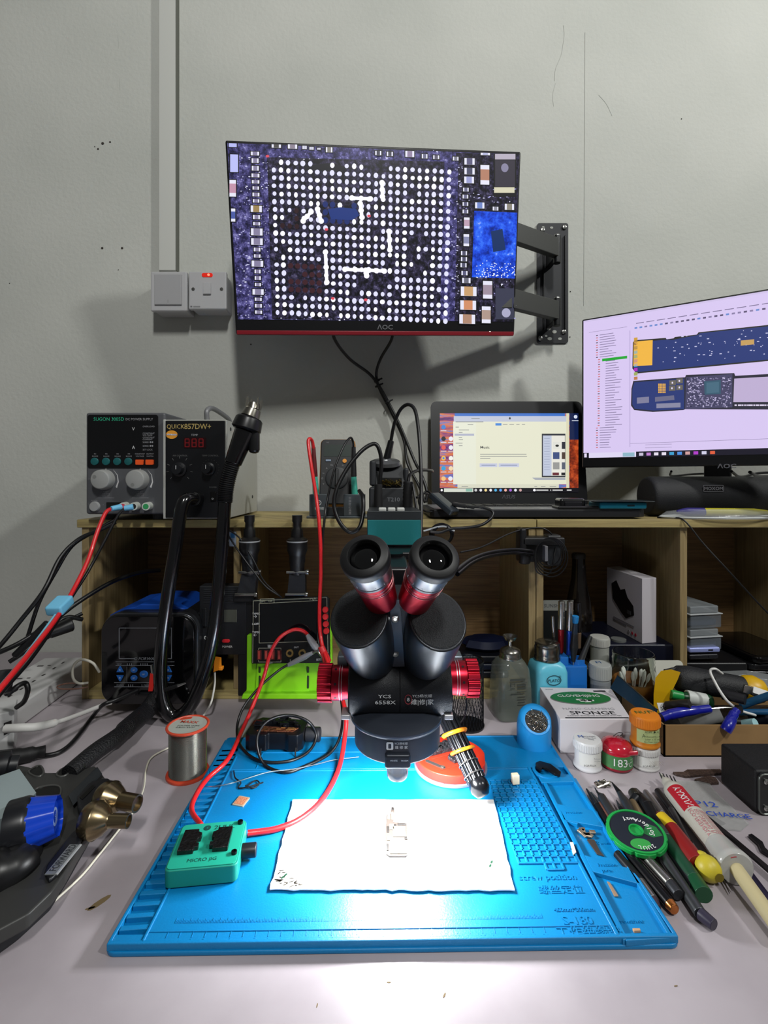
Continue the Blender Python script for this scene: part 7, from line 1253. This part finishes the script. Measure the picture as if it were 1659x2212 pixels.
g = G(); q = [(1555, 1740), (1572, 1748), (1600, 1760), (1612, 1780)]
flat('grey_plate', [(1508, 1758), (1541, 1764), (1567, 1780), (1550, 1788), (1525, 1778)], .0003, .001, mat('#6c6a6c', .5), 'small grey plate lying by the tips of the long tweezers', 'plate')
t = thing('parts_bag', 'small clear zip bag with blue handwriting right of the flux syringe', 'bag', D(1540, 1740, .0003)); PB = [(1447, 1686), (1530, 1690), (1545, 1710), (1618, 1780), (1600, 1795), (1545, 1790), (1480, 1720)]
g = G(); g.prism([tuple(D(x, y, .001))[:2] for x, y in PB], .0006, .002, mat('#b8bab8', .2, alpha=.35, bump=.8, scale=120)); part('film', g, t)
g = G(); M = T3(D(1496, 1739, .0022)) @ RZ(-8); g.text('IP12', 0, 0, .013, mat('#2a48a8', .5), M, 'LEFT', 1.2, .01); g.text('CHARGE', .008, -.0155, .0105, mat('#2a48a8', .5), M, 'LEFT', 1.1, .01); part('ink_marking', g, t, 'blue handwriting')
br_ = mat('#4a3a34', .5, .3, bump=.8, scale=400, var=.3)
flat('rusty_strip', [(1453, 1672), (1476, 1672), (1484, 1667), (1556, 1666), (1562, 1674), (1482, 1681), (1462, 1677)], .0003, .003, br_, 'long rusty metal strip lying behind the bag with blue handwriting', 'strip', .0004)
flat('rusty_scrap', [(1530, 1680), (1546, 1684), (1553, 1695), (1534, 1696), (1500, 1688)], .0003, .003, br_, 'short rusty scrap beside the long rusty strip', 'scrap', .0004)
g = G(); random.seed(6); c = D(1443, 1693, .008)
for k in range(5): g.cyl(c+Vector((.003*k-.004, -.002*k, .0)), c+Vector((.003*k-.007, -.002*k+.006, .010)), .0012, RUB(), .0006, n=6)
g.box((c.x+.008, c.y-.010, .009), (.006, .022, .003), RUB(), .001, None); g.bx(c.x-.002, c.x+.008, c.y-.01, c.y+.002, .0003, .009, RUB(), .001); solo('comb_brush', g, 'short black toothed brush beside the nozzle of the flux syringe', 'brush')
g = G(); c = D(1300, 1697, .003); random.seed(14)
for k in range(7): g.tube([(c.x+random.uniform(-.008, .01), c.y+random.uniform(-.003, .003), .002), (c.x+random.uniform(-.01, .012), c.y+random.uniform(-.003, .003), .008), (c.x+random.uniform(-.008, .01), c.y+random.uniform(-.003, .003), .003)], .0012, mat('#a8a498', .18, 1), n=6, sub=4)
solo('foil_curl', g, 'shiny crumpled curl of solder above the steel picks', 'solder')
t = thing('black_tweezer_tool', 'small black spatula tool at the right edge of the desk', 'tool', D(1640, 1830, .003)); g = G(); g.prism([tuple(D(x, y, .003))[:2] for x, y in ((1616, 1804), (1624, 1802), (1648, 1820), (1653, 1832), (1672, 1850), (1660, 1848), (1644, 1838), (1638, 1824))], .001, .004, mat('#0d0d10', .25), None, .0006); part('blade', g, t)
cable('paper_clip_wire', [D(1325, 1590, .045)*1, W(1335, 1583, .652), W(1345, 1584, .652), W(1340, 1590, .651)], .0005, kc, 'thin dark wire loop on the front of the sponge box', 'wire', n=6)
# ================================================================ LEFT PART OF THE DESK
# solder spool
c = D(393, 1690); SPM = T3(c.x, c.y+.018, 0); t = thing('solder_spool', 'spool of silver solder wire with red rims on the desk left of the mat', 'spool', SPM.translation); hs = .062; rs = .0255
rr_ = mat('#c0442c', .4); g = G(SPM); g.lathe([(rs, 0), (rs+.0005, .001), (rs, .0028), (rs-.003, .0035)], rr_, None, 48); part('rim', g, t, 'red lower rim'); g = G(SPM); g.shell([(rs-.0035, hs-.0035), (rs, hs-.0028), (rs+.0005, hs-.001), (rs-.0005, hs), (rs-.002, hs), (rs-.0032, hs-.0015)], rr_, None, 48); part('rim', g, t, 'red upper rim')
g = G(SPM); pr = []; n = 44
for k in range(n): z = .0035+(hs-.007)*k/n; pr += [(rs-.0038, z), (rs-.0030, z+(hs-.007)/n*.5)]
g.lathe(pr, mat('#a8a8a2', .25, .95), None, 48); part('wound_solder', g, t, 'wound silver solder')
g = G(SPM); g.lathe([(rs-.0025, hs-.0012), (0, hs-.0012)], mat('#a8aca4', .4), None, 40); g.prism([(-.016, .012), (-.002, .016), (-.002, .02), (-.014, .018)], hs-.001, hs-.0006, rr_); g.text('MAXX', -.013, .004, .008, rr_, T3(0, 0, hs-.0006) @ RZ(-6), bold=.01); g.text('SOLDER WIRE\n0.8mm 63/37', -.012, -.004, .0044, mat('#34403c', .5), T3(0, 0, hs-.0006)); part('paper_label', g, t, 'printed label')
cable('white_string', [D(410, 1572, .003), D(398, 1600, .002), D(372, 1612, .002), D(330, 1634, .002), D(316, 1660, .002), D(311, 1700, .002), D(300, 1730, .002), D(282, 1762, .002), D(255, 1795, .002), D(215, 1845, .002), D(178, 1890, .002), D(130, 1935, .002), D(85, 1975, .002), D(40, 2010, .002), D(-30, 2060, .002)], .0011, mat('#d4d0c0', .5), 'thin white cord snaking over the desk to the lower left edge', n=8)
# power strip
PS = [D(-60, 1545, .030), D(-60, 1420, .030), D(182, 1350, .030), D(182, 1428, .030)]
a = D(-70, 1600, .034); b = D(178, 1432, .034); a2 = D(-60, 1462, .034)*1; c1 = D(178, 1378, .034)
t = thing('power_strip', 'long white power strip with rows of universal sockets at the left edge', 'power strip', (-.6, .8, 0)); d = (b-a); d.z = 0; d.normalize(); n_ = Vector((-d.y, d.x, 0)); PSM = Matrix(((d.x, n_.x, 0, a.x), (d.y, n_.y, 0, a.y), (0, 0, 1, 0), (0, 0, 0, 1))); Lp = (b-a).length+.03; Wp = abs((c1-a).dot(n_)); Wp = max(.085, min(Wp, .11))
MW[t.name] = PSM; t.matrix_world = PSM; pw = mat('#b9b8b8', .4); g = G(PSM); g.box((Lp/2, Wp/2, .0175), (Lp, Wp, .034), pw, .003); part('case', g, t)
def pl(px, py): p = PSM.inverted() @ D(px, py, .0345); return p.x
sk = mat('#2e2a2a', .6)
for k in range(6):
    x = .03+k*.056
    if x > Lp-.02: break
    g = G(PSM); 
    for (u, v, w, h) in ((0, .066, .004, .010), (.002, .052, .003, .005), (-.012, .035, .008, .003), (.014, .035, .008, .003)): g.box((x+u, v, .0345), (w, h, .0008), sk, 0)
    part('socket', g, t)
t = thing('white_charger', 'white charger block with a black plug hole at the left edge of the desk', 'charger', W(15, 1600, .66)); g = G(); q = D(30, 1600); CM2 = T3(-.535, .655, 0) @ RZ(32)
g = G(CM2); g.box((0, 0, .030), (.07, .045, .060), mat('#bcbcbc', .4), .002); part('body', g, t)
g = G(); g.loft([[W(8, 1562, .63), W(25, 1556, .648), W(26, 1580, .648), W(8, 1589, .63)], [W(8, 1562, .635), W(25, 1556, .653), W(26, 1580, .653), W(8, 1589, .635)]], mat('#141414', .6)); part('socket', g, t)
cable('white_thick_cable', [W(12, 1574, .63), W(45, 1572, .63), W(80, 1570, .64), W(130, 1558, .67), W(180, 1540, .71), W(225, 1522, .75), W(240, 1518, .76)], [.0055]*26+[.0032]*30, mat('#c0bfbc', .5), 'thick white cable leaving the white charger')
for k, (P, r_, m_, lb) in enumerate((([(215, 1452, .775), (200, 1432, .77), (175, 1425, .77), (158, 1440, .77), (158, 1465, .77), (170, 1476, .78), (190, 1475, .79)], .0020, mat('#b8b4a8', .5), 'thin white cable looping beside the lower left of the shelf'), ([(190, 1484, .79), (165, 1488, .78), (130, 1488, .78), (125, 1482, .79), (150, 1476, .81), (190, 1478, .82)], .0012, mat('#6a4c40', .5), 'thin brown wire loop on the desk by the shelf foot'))):
    cable('looped_cable', [W(*p) for p in P], r_, m_, lb)
cable('desk_black_cable', [W(300, 1490, .755), W(255, 1510, .745), W(222, 1523, .735), D(200, 1548, .004), D(178, 1578, .004), D(150, 1610, .004), D(120, 1628, .004), D(80, 1632, .004), D(30, 1622, .006), D(-40, 1618, .008)], .0030, kc, 'black cable curving over the desk from the blue-keyed station to the left edge')
t = thing('black_tool', 'rounded black rod end lying at the left edge of the desk', 'tool', D(60, 1632, .01)); g = G(); g.tube([D(-30, 1642, .010), D(40, 1634, .010), D(98, 1622, .010)], [.010, .010, .009, .007], RUB(), n=14); part('handle', g, t)
for k, (a_, b_, r_, lb) in enumerate((((30, 1418, .70), (105, 1345, .72), .006, 'long black plug lying across the far end of the power strip'), ((105, 1368, .745), (155, 1348, .77), .011, 'bulky black plug at the far end of the power strip'), ((12, 1500, .62), (35, 1486, .64), .004, 'black moulded cable end curling into the near socket'), ((0, 1500, .60), (4, 1450, .61), .014, 'black adapter standing on the near end of the power strip'))):
    g = G(); g.cyl(W(*a_), W(*b_), r_*.8, BLK(), r_, n=16, bev=.0015); solo('black_plug', g, lb, 'plug')
cable('socket_cable', [W(14, 1503, .62), W(38, 1482, .63), W(55, 1476, .64), W(60, 1492, .64), W(52, 1515, .645), W(36, 1528, .65)], .0032, kc, 'short black cable hooping over the near end of the power strip')
# hot air holder at the left front
hd = mat('#2b2c31', .38, .35); hg = mat('#3b3b3a', .45, .3)
t = thing('tool_holder_station', 'large dark curved tool holder with a blue knob and brass nozzles', 'tool holder', D(120, 1850))
def dz(px, py, z): return tuple(D(px, py, z))[:2]
P = [(-60, 1628), (25, 1648), (50, 1661), (115, 1660), (130, 1671), (165, 1674), (208, 1650), (228, 1668), (160, 1726), (225, 1692), (252, 1705), (235, 1740), (190, 1780), (150, 1850), (110, 1930), (60, 1990), (-60, 2060)]
# upper plate: a slab 40 mm above the desk
Z = .030; Pu = [(-60, 1640), (22, 1645), (60, 1655), (100, 1668), (135, 1672), (175, 1662), (208, 1650), (221, 1668), (160, 1735), (215, 1692), (243, 1690), (256, 1708), (240, 1740), (205, 1775), (188, 1802), (168, 1832), (148, 1870), (120, 1918), (95, 1950), (40, 1990), (-60, 2040)]
g = G(); g.prism([dz(x, y, Z) for x, y in [(-80, 1650), (22, 1648), (60, 1655), (100, 1668), (135, 1672), (175, 1662), (205, 1653), (219, 1668), (235, 1690), (254, 1702), (252, 1716), (222, 1758), (200, 1785), (168, 1835), (140, 1885), (112, 1925), (60, 1975), (-80, 2050)]], Z-.012, Z, hg, None, .002)
g.prism([dz(x, y, .002) for x, y in [(-70, 1700), (150, 1700), (235, 1730), (200, 1810), (150, 1900), (110, 1965), (40, 2030), (-70, 2110)]], .0005, Z-.010, mat('#141519', .5), None, .003); bp2 = part('base_plate', g, t)
for pts in ([(65, 1728), (75, 1706), (100, 1698), (125, 1698), (132, 1710), (120, 1735), (95, 1742)], [(62, 1668), (75, 1657), (88, 1655), (94, 1670), (80, 1678)], [(122, 1672), (136, 1660), (150, 1660), (146, 1672), (130, 1678)]):
    g = G(); g.prism([dz(x, y, Z) for x, y in pts], Z-.002, Z+.0004, mat('#070708', .3)); g.tube([D(x, y, Z+.0003) for x, y in pts], .0012, mat('#5c5c5a', .3, .6), n=6, sub=4, closed=True); part('tool_opening', g, bp2, 'dark rounded opening')
g = G(); g.loft([[D(148, 1718, Z), D(210, 1656, Z), D(221, 1672, Z), D(158, 1740, Z)], [D(148, 1718, Z+.006), D(210, 1656, Z+.006), D(221, 1672, Z+.006), D(158, 1740, Z+.006)]], mat('#33383e', .35, .5)); part('raised_bar', g, t)
g = G(); g.prism([dz(x, y, Z) for x, y in [(165, 1735), (195, 1702), (232, 1693), (252, 1706), (248, 1718), (205, 1760), (178, 1775), (168, 1762)]], Z, Z+.008, mat('#1d1e22', .4, .2), None, .003)
g.prism([dz(x, y, Z) for x, y in [(172, 1740), (200, 1712), (206, 1716), (178, 1745)]], Z+.0081, Z+.0086, mat('#070708', .4)); part('nozzle_rest', g, t)
g = G(); g.prism([dz(x, y, Z) for x, y in [(95, 1895), (100, 1880), (155, 1808), (175, 1795), (182, 1805), (175, 1825), (120, 1900), (105, 1912)]], Z, Z+.005, mat('#15161a', .4), None, .002); bm3 = part('badge_mount', g, t)
a_ = D(119, 1890, Z+.0055); b_ = D(172, 1825, Z+.0055); d_ = (b_-a_); Lb = d_.length; d_.normalize(); nn = Vector((-d_.y, d_.x, 0)); BM2 = Matrix(((d_.x, nn.x, 0, a_.x), (d_.y, nn.y, 0, a_.y), (0, 0, 1, a_.z), (0, 0, 0, 1)))
g = G(BM2); g.bx(0, Lb, 0, .009, -.0005, .0006, mat('#8e9294', .35, .6), .0003); g.bx(0, Lb, -.002, 0, -.0005, .001, mat('#c8ccce', .3, .6), .0003); g.text('FORWARD', .003, .0018, .0085, mat('#2a2c30', .4), T3(0, 0, .0008), sx=.72, bold=.01); part('name_badge', g, bm3, 'silver name badge')
for (fx0, fy0), (fx1, fy1), rr0, rr1 in (((236, 1725), (297, 1736), .0155, .0082), ((206, 1772), (278, 1774), .0160, .0062)):
    zc = Z+.012; A = D(fx0, fy0, zc); B = D(fx1, fy1, zc); Lq = (B-A).length; brs = mat('#8c7c60', .25, .95)
    g = G(frame(A, B)); g.lathe([(rr0*.85, -.010), (rr0, -.006), (rr0, 0), (rr0*1.05, .0005), (rr0*1.05, .002), (rr0*.98, .003), (rr0*.8, Lq*.26), (rr1*1.1, Lq*.42), (rr1, Lq*.46), (rr1, Lq), (rr1*.8, Lq), (rr1*.8, Lq-.003), (0, Lq-.003)], brs, None, 36); part('brass_nozzle', g, t, 'brass hot air nozzle')
g = G(); fr = frame(D(55, 1782, Z+.022), D(118, 1764, Z+.024)); L_ = (D(118, 1764, Z+.024)-D(55, 1782, Z+.022)).length
g.M = fr; g.lathe([(.0235, -.012), (.0235, .002), (.0215, .006)], mat('#17181c', .3), None, 40); kb3 = part('knob_base', g, t)
g = G(fr); n = 48; g.loft([[((r+(.0008 if (i//2) % 2 else 0))*math.cos(2*PI*i/n), (r+(.0008 if (i//2) % 2 else 0))*math.sin(2*PI*i/n), z) for i in range(n)] for r, z in ((.0215, .004), (.0198, .010), (.0165, .026), (.016, L_*.9), (.0142, L_*.98), (.0125, L_))], mat('#0c3cb8', .25, coat=.4))
g.shell([(.0055, L_), (.0078, L_), (.0078, L_+.0005), (.0055, L_+.0005)], mat('#8ca4d8', .4), None, 28); g.text('5', 0, -.0022, .0062, mat('#8ca4d8', .4), T3(0, 0, L_+.0006), 'CENTER'); part('knob', g, kb3, 'ribbed blue knob')
g = G(); q = [D(-70, 1700, .062), D(42, 1661, .062), D(78, 1712, .058), D(40, 1755, .060), D(-70, 1795, .062)]; g.loft([q, [p-Vector((0, 0, .022)) for p in q]], mat('#b0c0c4', .3, .5)); part('silver_plate', g, t, 'brushed silver plate')
g = G(); g.tube([D(-70, 1668, .062), D(0, 1655, .058), D(38, 1652, .055)], [.016, .015, .010], mat('#15161a', .4), n=16); part('dark_collar', g, t)
g = G(); g.tube([D(-60, 1900, .035), D(20, 1880, .033), D(50, 1850, .032), D(62, 1820, .032)], [.02, .018, .014, .012], mat('#0b0b0d', .35), n=18); part('lower_handle', g, t)
cable('braided_hose', [D(150, 1672, .030), D(205, 1625, .034), D(255, 1590, .032), D(290, 1560, .025), D(318, 1535, .022), W(340, 1505, .75), W(352, 1498, .77)], [.0105]*8+[.0105]*10+[.0128]*30, mat('#0c0c10', .5, bump=1, scale=500), 'thick black braided hose running from the tool holder back to the shelf', 'hose', n=18)
